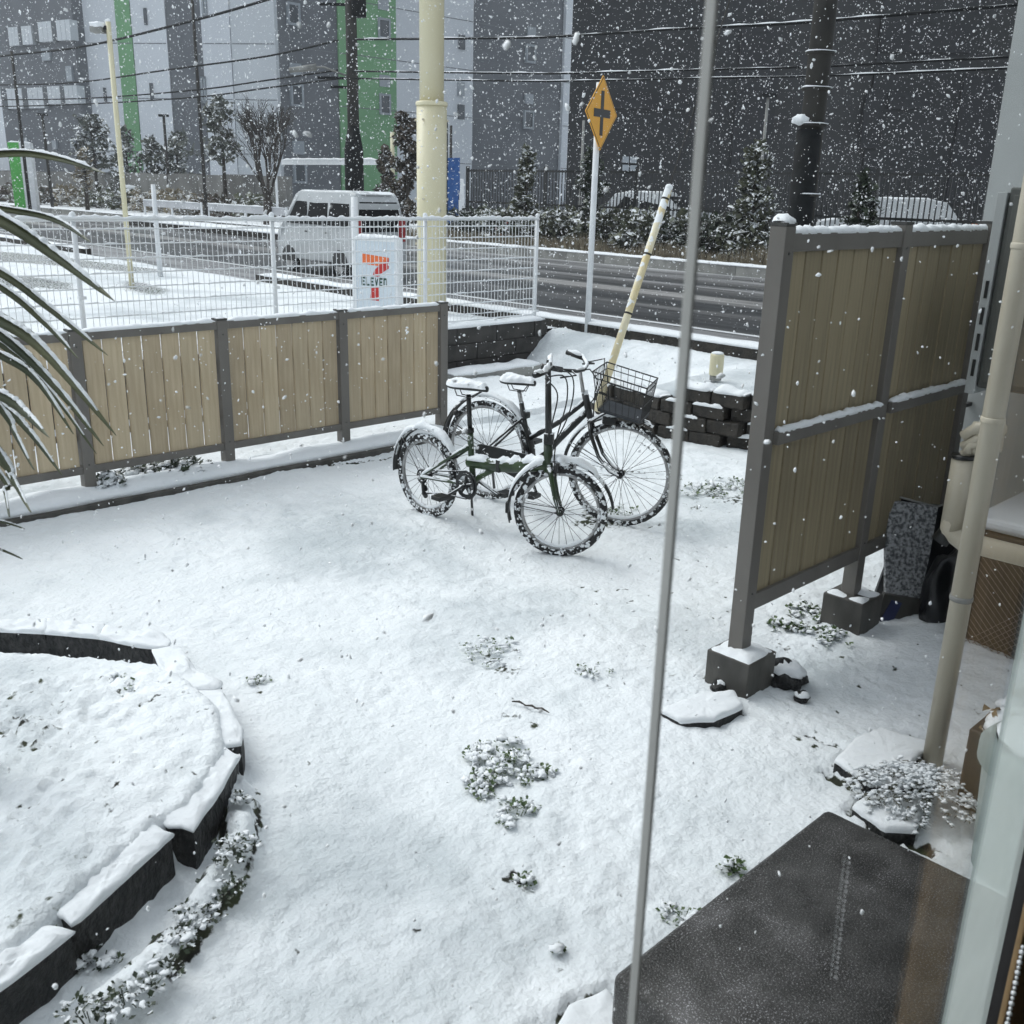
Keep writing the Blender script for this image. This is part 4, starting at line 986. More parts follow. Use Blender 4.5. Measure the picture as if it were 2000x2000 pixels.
def chainring(t, T, x, z, r, y, mat='bikeblack'):
    mb = MB(); mb.M = T; n = 36; vs = []; fs = []
    prof = [(r, -.002), (r, .002), (r * .80, .002), (r * .80, -.002)]
    for i in range(n):
        a = 2 * math.pi * i / n
        for rr, yy in prof: vs.append((x + (rr + (.003 if i % 2 and rr == r else 0)) * math.cos(a), y + yy, z + (rr + (.003 if i % 2 and rr == r else 0)) * math.sin(a)))
    for i in range(n):
        for k in range(4): fs.append((i * 4 + k, i * 4 + (k + 1) % 4, ((i + 1) % n) * 4 + (k + 1) % 4, ((i + 1) % n) * 4 + k))
    mb.add(vs, fs)
    for i in range(5):
        a = 2 * math.pi * i / 5 + .3; mb.tube([(x, y, z), (x + r * .82 * math.cos(a), y, z + r * .82 * math.sin(a))], [.012, .006], 6)
    return mb.build('chainring', M[mat], t)
def crank(t, T, x, z, y, ang, L=.165, side=-1):
    ex, ez = x + L * math.cos(ang), z + L * math.sin(ang)
    c = T_tube(t, T, 'crank', [(x, y, z), (ex, y + side * .012, ez)], [.012, .009], 'bikeblack', 8, snow=.006, seed=ang)
    mb = MB(); mb.M = T; yy0, yy1 = sorted((y + side * .02, y + side * .11)); mb.box(ex - .04, ex + .04, yy0, yy1, ez - .013, ez + .013); p = mb.build('pedal', M['black'], c, bevel=.004)
    return c
# --- folding bicycle (nearer)
Bp = G(830, 1004, 0.0); Fp = G(1083, 1089, 0.0); dd = (Fp - Bp); dd.z = 0
bk = thing('folding_bicycle', Vector((Bp.x, Bp.y, 0.0)), math.atan2(dd.y, dd.x), 'small folding bicycle with dark green frame and snow on fenders and saddle', 'bicycle')
wb = 1.075; r1 = .268
I4 = Matrix.Identity(4)
TL = I4.copy(); TL.translation = (.02, 0, -.004)
hx = 0.985
TS = TL @ Matrix.Translation((hx, 0, 0)) @ Matrix.Rotation(rad(33), 4, 'Z') @ Matrix.Translation((-hx, 0, 0))
rw_ = wheel(bk, TL, 0, r1, r1, .021, 28, 1.3)
fw_ = wheel(bk, TS, wb - .0, r1, r1, .021, 28, 7.9)
fender(bk, TL, 0, r1, r1 + .028, rad(32), rad(185), .028, 'rear_fender', (38, 165), .030, 2.0)
fender(bk, TS, wb, r1, r1 + .028, rad(8), rad(196), .028, 'front_fender', (48, 170), .026, 4.0)
T_tube(bk, TL, 'main_beam', [(.37, 0, .43), (.60, 0, .455), (.72, 0, .475), (1.0, 0, .545)], [.029, .034, .036, .034], 'bikegreen', 12, snow=.030, seed=3, flat=1.15)
mb = MB(); mb.M = TL; mb.box(.625, .655, -.036, .036, .425, .50); mb.build('hinge', M['bikeblack'], bk, bevel=.004)
T_tube(bk, TL, 'seat_tube', [(.415, 0, .30), (.395, 0, .43), (.378, 0, .63)], .019, 'bikegreen', 12)
T_tube(bk, TL, 'seat_post', [(.378, 0, .62), (.362, 0, .84)], .0145, 'black', 10)
mb = MB(); mb.M = TL; mb.tube([(.381, 0, .612), (.377, 0, .640)], .024, 12); mb.tube([(.36, -.03, .628), (.30, -.035, .650)], [.006, .004], 6); mb.build('seat_clamp', M['black'], bk)
saddle(bk, TL, .215, .515, .872, .02, .085, .032, 1.0)
for sy in (-1, 1):
    T_tube(bk, TL, 'chain_stay', [(.40, sy * .03, .30), (.2, sy * .05, .285), (0, sy * .058, r1)], [.011, .010, .008], 'bikegreen', 8, snow=.013, seed=sy)
    T_tube(bk, TL, 'seat_stay', [(.385, sy * .018, .53), (.30, sy * .03, .475), (.0, sy * .058, r1)], [.010, .010, .008], 'bikegreen', 8, snow=.014, seed=sy + 4)
T_tube(bk, TL, 'bottom_tube', [(.60, 0, .44), (.47, 0, .36), (.405, 0, .30)], .018, 'bikegreen', 10, snow=.01, seed=9)
mb = MB(); mb.M = TL; mb.tube([(.40, -.036, .30), (.40, .036, .30)], .022, 12); mb.build('bottom_bracket', M['bikeblack'], bk)
chainring(bk, TL, .40, .30, .088, -.048)
chainring(bk, TL, .40, .30, .072, -.054)
crank(bk, TL, .40, .30, -.065, rad(214), .165, -1)
crank(bk, TL, .40, .30, .065, rad(-20), .165, 1)
for nm, pts in (('chain', [(.40, -.048, .388), (.2, -.048, .345), (.0, -.046, r1 + .045)]), ('chain', [(.40, -.048, .212), (.2, -.047, .20), (.03, -.046, .165)])):
    T_tube(bk, TL, nm, pts, .005, 'steel', 6, snow=.005)
chainring(bk, TL, 0, r1, .045, -.044)
mb = MB(); mb.M = TL; mb.tube([(.02, -.055, .245), (.035, -.062, .16)], [.012, .010], 8); mb.tube([(.035, -.050, .20), (.035, -.046, .20)], .022, 10); mb.tube([(.035, -.050, .155), (.035, -.046, .155)], .022, 10); mb.build('derailleur', M['bikeblack'], bk)
T_tube(bk, TL, 'kickstand', [(.33, .05, .29), (.28, .12, .16), (.22, .19, .012)], [.008, .008, .009], 'steel', 8)
T_tube(bk, TL, 'fender_stay', [(.0, -.05, r1), (-.20, -.032, r1 + .22)], .0025, 'steel', 5)
T_tube(bk, TL, 'fender_stay', [(.0, .05, r1), (-.20, .032, r1 + .22)], .0025, 'steel', 5)
# steering parts
T_tube(bk, TL, 'head_tube', [(1.0, 0, .50), (.992, 0, .66)], .026, 'bikegreen', 12)
T_tube(bk, TS, 'stem_riser', [(.993, 0, .655), (.975, 0, 1.07)], [.020, .016], 'black', 12)
mb = MB(); mb.M = TS; mb.box(.968, 1.02, -.03, .03, .66, .72); mb.tube([(1.0, -.03, .70), (1.0, -.055, .80)], [.006, .004], 6); mb.build('stem_hinge', M['bikeblack'], bk, bevel=.005)
for sy in (-1, 1):
    T_tube(bk, TS, 'fork_blade', [(1.003, sy * .03, .53), (1.02, sy * .048, .48), (1.045, sy * .052, .36), (wb, sy * .052, r1)], [.014, .014, .012, .008], 'bikegreen', 10, snow=.007, seed=sy * 2)
    T_tube(bk, TS, 'fender_stay', [(wb, sy * .05, r1), (wb - .26, sy * .03, r1 + .03)], .0025, 'steel', 5)
T_tube(bk, TS, 'fork_crown', [(1.003, -.035, .53), (1.003, .035, .53)], .016, 'bikegreen', 10, snow=.02)
mb = MB(); mb.M = TS; mb.box(1.03, 1.06, -.035, .035, .50, .56); mb.tube([(1.04, -.034, .55), (1.045, -.030, .47)], .006, 6); mb.build('brake', M['bikeblack'], bk, bevel=.005)
mb = MB(); mb.M = TS
for q in range(5): mb.blob((1.06 + R(-.02, .05), R(-.04, .04), .565 + R(-.02, .02)), R(.014, .026), 2, .4, 2, q)
mb.build('snow_lump', M['snow'], bk, True)['kind'] = 'stuff'
hb = T_tube(bk, TS, 'handlebar', [(.955, -.26, 1.085), (.975, -.10, 1.075), (.975, .10, 1.075), (.955, .26, 1.085)], .0125, 'black', 10, snow=.022, seed=5)
for sy in (-1, 1):
    T_tube(bk, TS, 'grip', [(.958, sy * .165, 1.083), (.945, sy * .285, 1.090)], .017, 'black', 10, snow=.018, seed=sy * 3, parent=hb)
    T_tube(bk, TS, 'brake_lever', [(.985, sy * .14, 1.07), (1.01, sy * .17, 1.045), (1.0, sy * .25, 1.03)], .006, 'bikeblack', 6, parent=hb)
for i, pts in enumerate([[(.99, -.16, 1.06), (1.08, -.12, 1.06), (1.09, -.05, .92), (1.04, -.02, .70), (1.03, -.03, .56)], [(.99, .16, 1.06), (1.10, .10, 1.02), (1.10, .06, .85), (1.02, .04, .66), (.9, .03, .55)], [(.98, -.15, 1.05), (1.05, -.17, .98), (1.03, -.12, .84), (.985, -.04, .68)]]):
    P3 = [Vector(p) for p in pts]; fine = []
    for a, b in zip(range(len(P3) - 1), range(1, len(P3))):
        p0 = P3[max(a - 1, 0)]; p1 = P3[a]; p2 = P3[b]; p3 = P3[min(b + 1, len(P3) - 1)]
        for k in range(6):
            s_ = k / 6; fine.append(.5 * ((2 * p1) + (p2 - p0) * s_ + (2 * p0 - 5 * p1 + 4 * p2 - p3) * s_ * s_ + (3 * p1 - p0 - 3 * p2 + p3) * s_ ** 3))
    fine.append(P3[-1]); T_tube(bk, TS, 'brake_cable', fine, .004, 'black', 6)
mb = MB(); mb.M = TL; mb.box(-.245, -.215, -.02, .02, .42, .47); mb.build('rear_reflector', M['black'], bk, bevel=.004)
mb = MB(); mb.M = TS; mb.box(wb - .315, wb - .295, -.022, .022, .24, .30); mb.build('mud_flap', M['black'], bk, bevel=.003)

# --- city bicycle with basket (behind)
Bp = G(950, 973, 0.0); Fp = G(1197, 1031, 0.0); dd = (Fp - Bp)
b2 = thing('city_bicycle', Vector((Bp.x, Bp.y, 0.0)), math.atan2(dd.y, dd.x), 'black city bicycle with wire basket parked behind the folding bicycle', 'bicycle')
r2 = .335; wb2 = 1.02; hx = .79
TS2 = Matrix.Translation((hx, 0, 0)) @ Matrix.Rotation(rad(17), 4, 'Z') @ Matrix.Translation((-hx, 0, 0))
wheel(b2, I4, 0, r2, r2, .018, 36, 3.1); wheel(b2, TS2, wb2 - .03, r2, r2, .018, 36, 5.7)
fender(b2, I4, 0, r2, r2 + .030, rad(-8), rad(190), .030, 'rear_fender', (40, 128), .022, 6.0)
fender(b2, TS2, wb2 - .03, r2, r2 + .030, rad(60), rad(172), .030, 'front_fender', (92, 165), .022, 8.0)
T_tube(b2, I4, 'seat_tube', [(.37, 0, .28), (.262, 0, .70)], .016, 'bikeblack', 10)
T_tube(b2, I4, 'seat_post', [(.264, 0, .69), (.243, 0, .775)], .0135, 'chrome', 10)
saddle(b2, I4, .115, .365, .815, .015, .085, .034, 4.0)
T_tube(b2, I4, 'upper_tube', [(.745, 0, .775), (.54, 0, .60), (.322, 0, .462)], .0165, 'bikeblack', 10, snow=.012, seed=1)
T_tube(b2, I4, 'lower_tube', [(.760, 0, .715), (.56, 0, .50), (.385, 0, .30)], .0215, 'bikeblack', 10, snow=.018, seed=2)
T_tube(b2, I4, 'head_tube', [(.728, 0, .835), (.782, 0, .655)], .021, 'bikeblack', 12)
for sy in (-1, 1):
    T_tube(b2, I4, 'chain_stay', [(.37, sy * .03, .28), (0, sy * .055, r2)], .010, 'bikeblack', 8, snow=.008)
    T_tube(b2, I4, 'seat_stay', [(.29, sy * .02, .60), (.0, sy * .058, r2)], .008, 'bikeblack', 8, snow=.008)
    T_tube(b2, TS2, 'fork_blade', [(.785, sy * .030, .645), (.80, sy * .050, .58), (.86, sy * .055, .44), (.93, sy * .055, .36), (wb2 - .03, sy * .055, r2)], [.013, .013, .011, .009, .007], 'bikeblack', 10, snow=.006, seed=sy)
    T_tube(b2, TS2, 'fender_stay', [(wb2 - .03, sy * .05, r2), (wb2 - .35, sy * .03, r2 + .16)], .0025, 'steel', 5)
    T_tube(b2, I4, 'fender_stay', [(0, sy * .05, r2), (-.34, sy * .03, r2 + .12)], .0025, 'steel', 5)
T_tube(b2, TS2, 'fork_crown', [(.785, -.034, .648), (.785, .034, .648)], .015, 'bikeblack', 10, snow=.016)
mb = MB(); mb.M = I4; mb.tube([(.37, -.036, .28), (.37, .036, .28)], .022, 12); mb.build('bottom_bracket', M['bikeblack'], b2)
chainring(b2, I4, .37, .28, .085, -.045); crank(b2, I4, .37, .28, -.06, rad(-60), .165, -1); crank(b2, I4, .37, .28, .06, rad(120), .165, 1)
mb = MB(); pts = arc(.37, .28, .10, rad(-90), rad(90), 10, -.045) + arc(0, r2, .055, rad(90), rad(270), 8, -.045); n = len(pts)
mb.add([(x, y - .012, z) for x, y, z in pts] + [(x, y - .016, z) for x, y, z in pts], [tuple(range(n)), tuple(range(2 * n - 1, n - 1, -1))] + [(i, (i + 1) % n, n + (i + 1) % n, n + i) for i in range(n)])
mb.build('chain_guard', M['bikeblack'], b2)
T_tube(b2, TS2, 'stem', [(.728, 0, .83), (.700, 0, .965)], [.012, .011], 'chrome', 10)
hb = T_tube(b2, TS2, 'handlebar', [(.60, -.275, 1.005), (.66, -.24, .995), (.715, -.12, .975), (.725, 0, .965), (.715, .12, .975), (.66, .24, .995), (.60, .275, 1.005)], .0115, 'black', 10, snow=.014, seed=6)
for sy in (-1, 1):
    T_tube(b2, TS2, 'grip', [(.655, sy * .245, .998), (.54, sy * .29, 1.018)], .017, 'black', 10, snow=.020, seed=sy * 3.3, parent=hb)
    T_tube(b2, TS2, 'brake_lever', [(.70, sy * .19, .985), (.735, sy * .225, .97), (.65, sy * .27, .955)], .006, 'bikeblack', 6, parent=hb)
for i, pts in enumerate([[(.71, -.18, .985), (.80, -.16, 1.0), (.83, -.06, .92), (.80, 0, .80), (.80, 0, .68)], [(.71, .18, .985), (.82, .14, 1.02), (.84, .04, .92), (.80, .02, .80), (.72, .02, .68)]]):
    T_tube(b2, TS2, 'brake_cable', pts, .004, 'black', 6)
# basket
bx0, bx1, by, zt, zb = .825, 1.15, .185, .965, .735
def bpt(s, t_, h):      # s 0..1 along x, t_ -1..1 across, h 0..1 height: tapered towards the bottom
    k = .80 + .20 * h; xm = (bx0 + bx1) / 2; return (xm + (bx0 - xm) * k * (1 - 2 * s), by * t_ * k, zb + (zt - zb) * h - .055 * (s - .5) - .02 * s * h)
def loop(h, m=6):
    o = []
    for i in range(m + 1): o.append(bpt(i / m, -1, h))
    for i in range(1, m + 1): o.append(bpt(1, -1 + 2 * i / m, h))
    for i in range(1, m + 1): o.append(bpt(1 - i / m, 1, h))
    for i in range(1, m + 1): o.append(bpt(0, 1 - 2 * i / m, h))
    return o
mb = MB(); mb.M = TS2; mb.tube(loop(1.0), .0042, 6); basket = mb.build('basket', M['black'], b2, True)
for h in (.84, .45, .02):
    mb = MB(); mb.M = TS2; mb.tube(loop(h), .0022 if h < .8 else .003, 5); mb.build('basket_ring', M['black'], basket)
for i in range(8):
    s_ = i / 7
    for t_ in (-1, 1):
        mb = MB(); mb.M = TS2; mb.tube([bpt(s_, t_, 1), bpt(s_, t_, 0)], .0018, 4); mb.build('basket_wire', M['black'], basket)
for i in range(10):
    t_ = -1 + 2 * (i + .5) / 10
    for s_ in (0, 1):
        mb = MB(); mb.M = TS2; mb.tube([bpt(s_, t_, 1), bpt(s_, t_, 0)], .0018, 4); mb.build('basket_wire', M['black'], basket)
mb = MB(); mb.M = TS2
a_ = [bpt(0, -1, 0), bpt(1, -1, 0), bpt(1, 1, 0), bpt(0, 1, 0)]
mb.add([(x, y, z) for x, y, z in a_] + [(x, y, z - .012) for x, y, z in a_], [(0, 1, 2, 3), (7, 6, 5, 4), (0, 4, 5, 1), (1, 5, 6, 2), (2, 6, 7, 3), (3, 7, 4, 0)])
mb.build('basket_base', M['navy'], basket)
mb = MB(); mb.M = TS2; mb.tube([(.80, -.05, .66), (.90, -.05, .73)], .005, 6); mb.tube([(.80, .05, .66), (.90, .05, .73)], .005, 6); mb.build('basket_bracket', M['black'], b2)['kind'] = 'stuff'
mb = MB(); mb.M = TS2; mb.box(.86, .95, -.03, .03, .645, .70); mb.build('headlamp', M['black'], b2, bevel=.01)
mb = MB(); mb.M = I4; mb.box(.30, .325, -.02, .02, .60, .64); mb.build('wheel_lock', M['black'], b2, bevel=.005)
T_tube(b2, I4, 'kickstand', [(0, .06, r2), (-.05, .13, .18), (-.08, .20, .01)], [.008, .008, .01], 'steel', 8)
mb = MB(); mb.M = I4; mb.blob((-.23, -.045, r2 + .23), .022, 2, .1, 2, 0); mb.build('rear_reflector', M['black'], b2, True)

# ------------------------------------------------------------------ street poles, signs
def ptube(name, a, b, r0, r1, mat, parent, n=14, loc=None):
    mb = MB(); mb.tube([a, b], [r0, r1], n); return mb.build(name, M[mat], parent, True)
# great cream pylon
c = G(843, 600, .5); t = thing('pylon_column', Vector((c.x, c.y, .45)), 0, 'thick cream steel column of the roadside pylon behind the mesh fence', 'column')
mb = MB(); mb.lathe([(.188, 0), (.188, 2.50)], 40); lo = mb.build('lower_sleeve', M['cream'], t, True)
mb = MB(); mb.lathe([(.196, 2.495), (.198, 2.51), (.198, 2.53), (.190, 2.545)], 40); mb.build('collar', M['cream'], t, True)
mb = MB(); mb.lathe([(.150, 2.54), (.150, 8.5)], 40); mb.build('upper_shaft', M['cream'], t, True)
for z in (.85, 2.33, 1.40):
    for a in (-2.05, -.05, 3.2):
        mb = MB(); mb.M = Matrix.Rotation(a, 4, 'Z') @ Matrix.Translation((.188, 0, z)); mb.tube([(0, 0, 0), (.022, 0, 0)], [.014, .013], 8); mb.build('bolt', M['cream2'], t)
# lamp pole
c = G(258, 563, .5); t = thing('lamp_pole', Vector((c.x, c.y, .48)), 0, 'slim cream lamp pole with a small snow topped floodlight', 'lamp post')
ptube('pole', (0, 0, 0), (0, 0, 3.50), .036, .034, 'cream', t)
mb = MB(); mb.box(-.20, .0, -.03, .03, 3.40, 3.45); mb.build('arm', M['black'], t)
mb = MB(); mb.box(-.22, -.06, -.10, .08, 3.36, 3.43); mb.build('floodlight', M['concrete'], t, bevel=.01)
mb = MB(); mb.blob((-.14, -.01, 3.45), (.10, .10, .05), 3, .3, 2, 3); mb.build('snow_cap', M['snow'], t, True)
mb = MB(); mb.blob((0, 0, 3.51), (.035, .035, .03), 2, .3, 2, 3); mb.build('snow_cap', M['snow'], t, True)
# diamond road sign
c = G(1147, 652, .4); t = thing('road_sign', Vector((c.x, c.y, .38)), math.atan2(.89, .45) - rad(4), 'orange diamond crossroads sign on a white pole', 'road sign')
ptube('pole', (0, 0, 0), (0, 0, 2.75), .036, .034, 'white', t)
zc = 2.815 - .38; hd = .385
def diamond(h, y0, y1):
    mb = MB(); k = .05; pts = []
    for cx_, cz_ in ((h, 0), (0, h), (-h, 0), (0, -h)):
        L = math.hypot(cx_, cz_); dx, dz = cx_ / L, cz_ / L; px_, pz_ = -dz, dx
        for s_ in (-1, -.5, 0, .5, 1): pts.append((cx_ - dx * k * (.55 * s_ * s_) * .9 + px_ * k * s_ * .55, cz_ - dz * k * .5 * s_ * s_ + pz_ * k * s_ * .55))
    n = len(pts); mb.add([(x, y0, zc + z) for x, z in pts] + [(x, y1, zc + z) for x, z in pts], [tuple(range(n)), tuple(range(2 * n - 1, n - 1, -1))] + [(i, (i + 1) % n, n + (i + 1) % n, n + i) for i in range(n)])
    return mb
pn = diamond(hd, -.046, -.040).build('panel', M['sign_y'], t)
diamond(hd - .018, -.0475, -.0465).build('border', M['sign_k'], pn)
diamond(hd - .030, -.0490, -.0480).build('field', M['sign_y'], pn)
mb = MB(); mb.box(-.038, .038, -.0515, -.0495, zc - .23, zc + .23); mb.build('crossroads_mark', M['sign_k'], pn)
mb = MB(); mb.box(-.20, .20, -.0535, -.0520, zc - .042, zc + .042); mb.build('crossroads_mark', M['sign_k'], pn)
mb = MB(); mb.box(-.10, .10, -.040, -.034, zc + .08, zc + .10); mb.build('bracket', M['white'], t); mb = MB(); mb.box(-.10, .10, -.040, -.034, zc - .10, zc - .08); mb.build('bracket', M['white'], t)
# convenience store light box
cc = at_v(740, 590, 8.95); t = thing('store_sign', Vector((cc.x, cc.y, .48)), math.atan2(-.43, .9), 'white store sign board reading 7 ELEVEN behind the mesh fence', 'sign')
W_, z0, z1 = .275, .02, .98
mb = MB(); mb.box(-W_, W_, -.05, .05, z0, z1); mb.build('box', M['lite'], t, bevel=.004)
for nm, a in (('frame_left', (-W_ - .002, -W_ + .022)), ('frame_right', (W_ - .022, W_ + .002))):
    mb = MB(); mb.box(a[0], a[1], -.056, .056, z0, z1 + .002); mb.build('frame', M['white'], t)
mb = MB(); mb.box(-W_ + .022, W_ - .022, -.056, .056, z1 - .03, z1 + .002); mb.build('frame', M['white'], t)
mb = MB(); mb.cap([(-W_, 0, z1), (W_, 0, z1)], .055, .035, .02, .25, 10); mb.build('snow_cap', M['snow'], t, True)
def flat(name, poly, y, mat, parent, th=.002):
    mb = MB(); n = len(poly); mb.add([(x, y, z) for x, z in poly] + [(x, y - th, z) for x, z in poly], [tuple(range(n)), tuple(range(2 * n - 1, n - 1, -1))] + [(i, (i + 1) % n, n + (i + 1) % n, n + i) for i in range(n)])
    return mb.build(name, mat, parent)
def SX(px, py): return ((px - 1310) / 385 * .53, .98 - (py - 345) / 560 * .80)  # measured on the enlarged sign
lg = t
flat('numeral_bar', [SX(1185, 460), SX(1432, 480), SX(1425, 500), SX(1330, 545), SX(1185, 535)], -.0505, M['s_or'], lg)
flat('numeral_stem', [SX(1432, 482), SX(1430, 560), SX(1375, 590), SX(1340, 625), SX(1280, 620), SX(1300, 575), SX(1345, 540), SX(1425, 497)], -.0512, M['s_rd'], lg)
flat('numeral_foot', [SX(1265, 700), SX(1340, 702), SX(1338, 805), SX(1252, 800)], -.0505, M['s_rd'], lg)
GL = {'E': [((0, 0), (.3, 1)), ((.3, .8), (1, 1)), ((.3, .4), (.85, .6)), ((.3, 0), (1, .2))], 'L': [((0, 0), (.3, 1)), ((.3, 0), (1, .2))], 'N': None, 'V': None}
xa, xb = SX(1175, 0)[0], SX(1422, 0)[0]; zl0, zl1 = SX(0, 695)[1], SX(0, 632)[1]; lw = (xb - xa) / 6
for i, ch in enumerate('ELEVEn'):
    x0 = xa + i * lw; w_ = lw * .80; H_ = zl1 - zl0
    q = lambda x, z: (x0 + x * w_, zl0 + z * H_)
    if ch in 'EL': rects = [[q(a[0], a[1]), q(b[0], a[1]), q(b[0], b[1]), q(a[0], b[1])] for a, b in GL[ch]]
    elif ch == 'V': rects = [[q(0, 1), q(.3, 1), q(.62, 0), q(.38, 0)], [q(.7, 1), q(1, 1), q(.62, 0), q(.40, 0)]]
    else: rects = [[q(0, 0), q(.28, 0), q(.28, 1), q(0, 1)], [q(.28, .78), q(.75, .78), q(1, .6), q(.95, .85), q(.8, 1), q(.28, 1)], [q(.72, 0), q(1, 0), q(1, .78), q(.72, .78)]]
    mb = MB()
    for k, r_ in enumerate(rects):
        n = 0; o_ = -.0507 - k * .0003; n = len(r_)
        mb.add([(x, o_, z) for x, z in r_] + [(x, o_ - .002, z) for x, z in r_], [tuple(range(n)), tuple(range(2 * n - 1, n - 1, -1))] + [(i2, (i2 + 1) % n, n + (i2 + 1) % n, n + i2) for i2 in range(n)])
    mb.build('letter', M['s_gn'], lg)['kind'] = 'stuff'
# utility pole (near) with guy wire
p2 = at_u(1566, 430, 9.75); t = thing('utility_pole', Vector((p2.x, p2.y, .4)), 0, 'dark roadside utility pole with snow on its bands, above the tall fence', 'utility pole')
mb = MB(); mb.tube([(0, 0, 0), (0, 0, 9.0)], [.125, .095], 20); mb.build('pole', M['pole'], t, True)
mb = MB(); mb.lathe([(.150, 0), (.150, 2.2)], 20); mb.lathe([(.150, 0), (.150, .1)], 20); mb = MB(); mb.tube([(-.03, -.02, 0), (-.03, -.02, 2.25)], [.135, .128], 20); mb.build('sleeve', M['polewrap'], t, True)
for z in (2.28, 2.62, 2.95, 1.6):
    mb = MB(); mb.lathe([(.142, z), (.142, z + .03)], 20); bnd = mb.build('band', M['pole'], t, True)
    mb = MB(); mb.cap([(.15 * math.cos(a), .15 * math.sin(a), z + .03) for a in np.linspace(-3.1, 0.2, 14)], .010, .006, .02, .6, 12, gap=.15, seed=z); mb.build('snow_cap', M['snow'], bnd, True)
mb = MB(); mb.blob((-.13, -.04, 2.34), (.09, .08, .055), 3, .3, 2, 1); mb.build('snow_lump', M['snow'], t, True)
gb = G(1165, 803, .12); tz = 7.1
gt = thing('guy_wire', gb, 0, 'leaning cream guy wire sleeve rising out of the bicycle basket towards the utility pole', 'guy wire')
gd = Vector((p2.x, p2.y, .3 + tz)) - gb
mb = MB(); mb.tube([(0, 0, 0), gd], .006, 6); mb.build('wire', M['pole'], gt)
k = .262; mb = MB(); mb.tube([gd * .0, gd * k], [.034, .034], 16); sl = mb.build('sleeve', M['ycream'], gt, True)
mb = MB(); mb.blob(gd * (k + .002), (.036, .036, .04), 2, .3, 2, 1); mb.build('snow_lump', M['snow'], sl, True)
for kk in (.02, .115, .185, .25):
    mb = MB(); mb.tube([gd * kk, gd * (kk + .0022)], .0352, 16); mb.build('clip', M['pole'], sl, True)
mb = MB(); mb.cap([gd * q + Vector((-.018, -.006, .018)) for q in np.linspace(.02, k, 30)], .022, .012, .02, .6, 9, gap=0, side=Vector((.5, -.9, 0))); mb.build('snow_cap', M['snow'], sl, True)

# ------------------------------------------------------------------ house side at the right: wall, cabinet, pipes
hw = thing('house', P(5.5, 2.0, 0), ANG, 'pale grey corner of the house wall at the right edge', 'house')
mb = MB(); mb.box(-.02, 3.5, -5.5, .165, -.1, 5.5); mb.build('wall', M['housewall'], hw)
mb = MB(); mb.box(-.05, -.021, -5.5, .0, 5.0, 5.2); mb.build('eave_trim', M['housewall'], hw)
for z in (1.62, .95):
    mb = MB(); mb.box(-.10, .02, .06, .085, z, z + .02); mb.build('fence_bracket', M['alu_dk'], hw)
cb = thing('meter_cabinet', P(4.62, 1.765, 1.2), ANG, 'grey meter cabinet on the house wall behind the downpipe', 'cabinet')
mb = MB(); mb.box(0, .86, -.62, -.035, 0, .86); mb.build('box', M['cabinet'], cb, bevel=.008)
mb = MB(); mb.box(-.012, .86, -.03, .012, -.03, .84); fl = mb.build('side_flange', M['housewall'], cb, bevel=.003)
for k in range(4):
    mb = MB(); mb.box(-.0155, -.0125, -.018, -.004, .05 + k * .115, .125 + k * .115); mb.build('vent_slot', M['black'], fl)
mb = MB(); mb.box(-.016, -.001, -.58, -.06, .03, .83); mb.build('door', M['cabinet'], cb, bevel=.004)
dp = thing('downpipe', P(3.42, 1.21, 0), ANG, 'tall cream downpipe standing in front of the house corner', 'downpipe')
mb = MB(); mb.tube([(0, 0, -.05), (0, 0, 4.6)], [.036, .036], 24); mb.build('pipe', M['cream2'], dp, True)
for z in (.66, 1.86, 1.30, 2.6):
    mb = MB(); mb.lathe([(.038, z), (.0395, z + .004), (.0395, z + .016), (.038, z + .020)], 24); mb.build('band', M['cream2'] if z in (1.86, 1.30) else M['concrete'], dp, True)
ac = thing('conduit_cover', P(3.95, 1.42, 0), ANG, 'short cream vertical pipe with wrapped top and side branch behind the downpipe', 'pipe')
o0 = P(3.95, 1.42, 0)
def LP(p): q = p - o0; return (q.dot(U), q.dot(V), q.z)
yy = at_u(1882, 890, 3.95); y1 = at_u(1870, 1040, 3.95)
a, b = LP(yy), LP(y1)
mb = MB(); mb.tube([(a[0], a[1], a[2]), (a[0], a[1], b[2])], [.042, .042], 20); mb.build('pipe', M['cream2'], ac, True)
mb = MB(); mb.tube([(a[0], a[1], a[2] - .01), (a[0], a[1], a[2] + .004)], [.046, .046], 20); mb.build('rim_ring', M['black'], ac, True)
mb = MB()
for q in range(9): mb.tube([(a[0] + R(-.02, .02), a[1] + R(-.02, .02), a[2] + q * .010), (a[0] + R(-.03, .03), a[1] - .03 + R(-.02, .02), a[2] + .03 + q * .012), (a[0], a[1] - .13, a[2] + .06 + q * .010)], R(.015, .028), 8)
mb.build('wrapping', M['cream2'], ac, True)['kind'] = 'stuff'
mb = MB(); mb.tube([(a[0], a[1], b[2] + .05), (a[0], a[1] + .005, b[2] + .0), (a[0], a[1] - .05, b[2] - .03), (a[0] + .05, a[1] - .9, b[2] - .04)], [.042, .044, .040, .040], 18); mb.build('branch', M['cream2'], ac, True)
mb = MB(); mb.tube([(a[0], a[1], b[2] + .02), (a[0] - .02, a[1] + .03, b[2] - .05)], [.030, .036], 14); mb.build('black_socket', M['black'], ac, True)
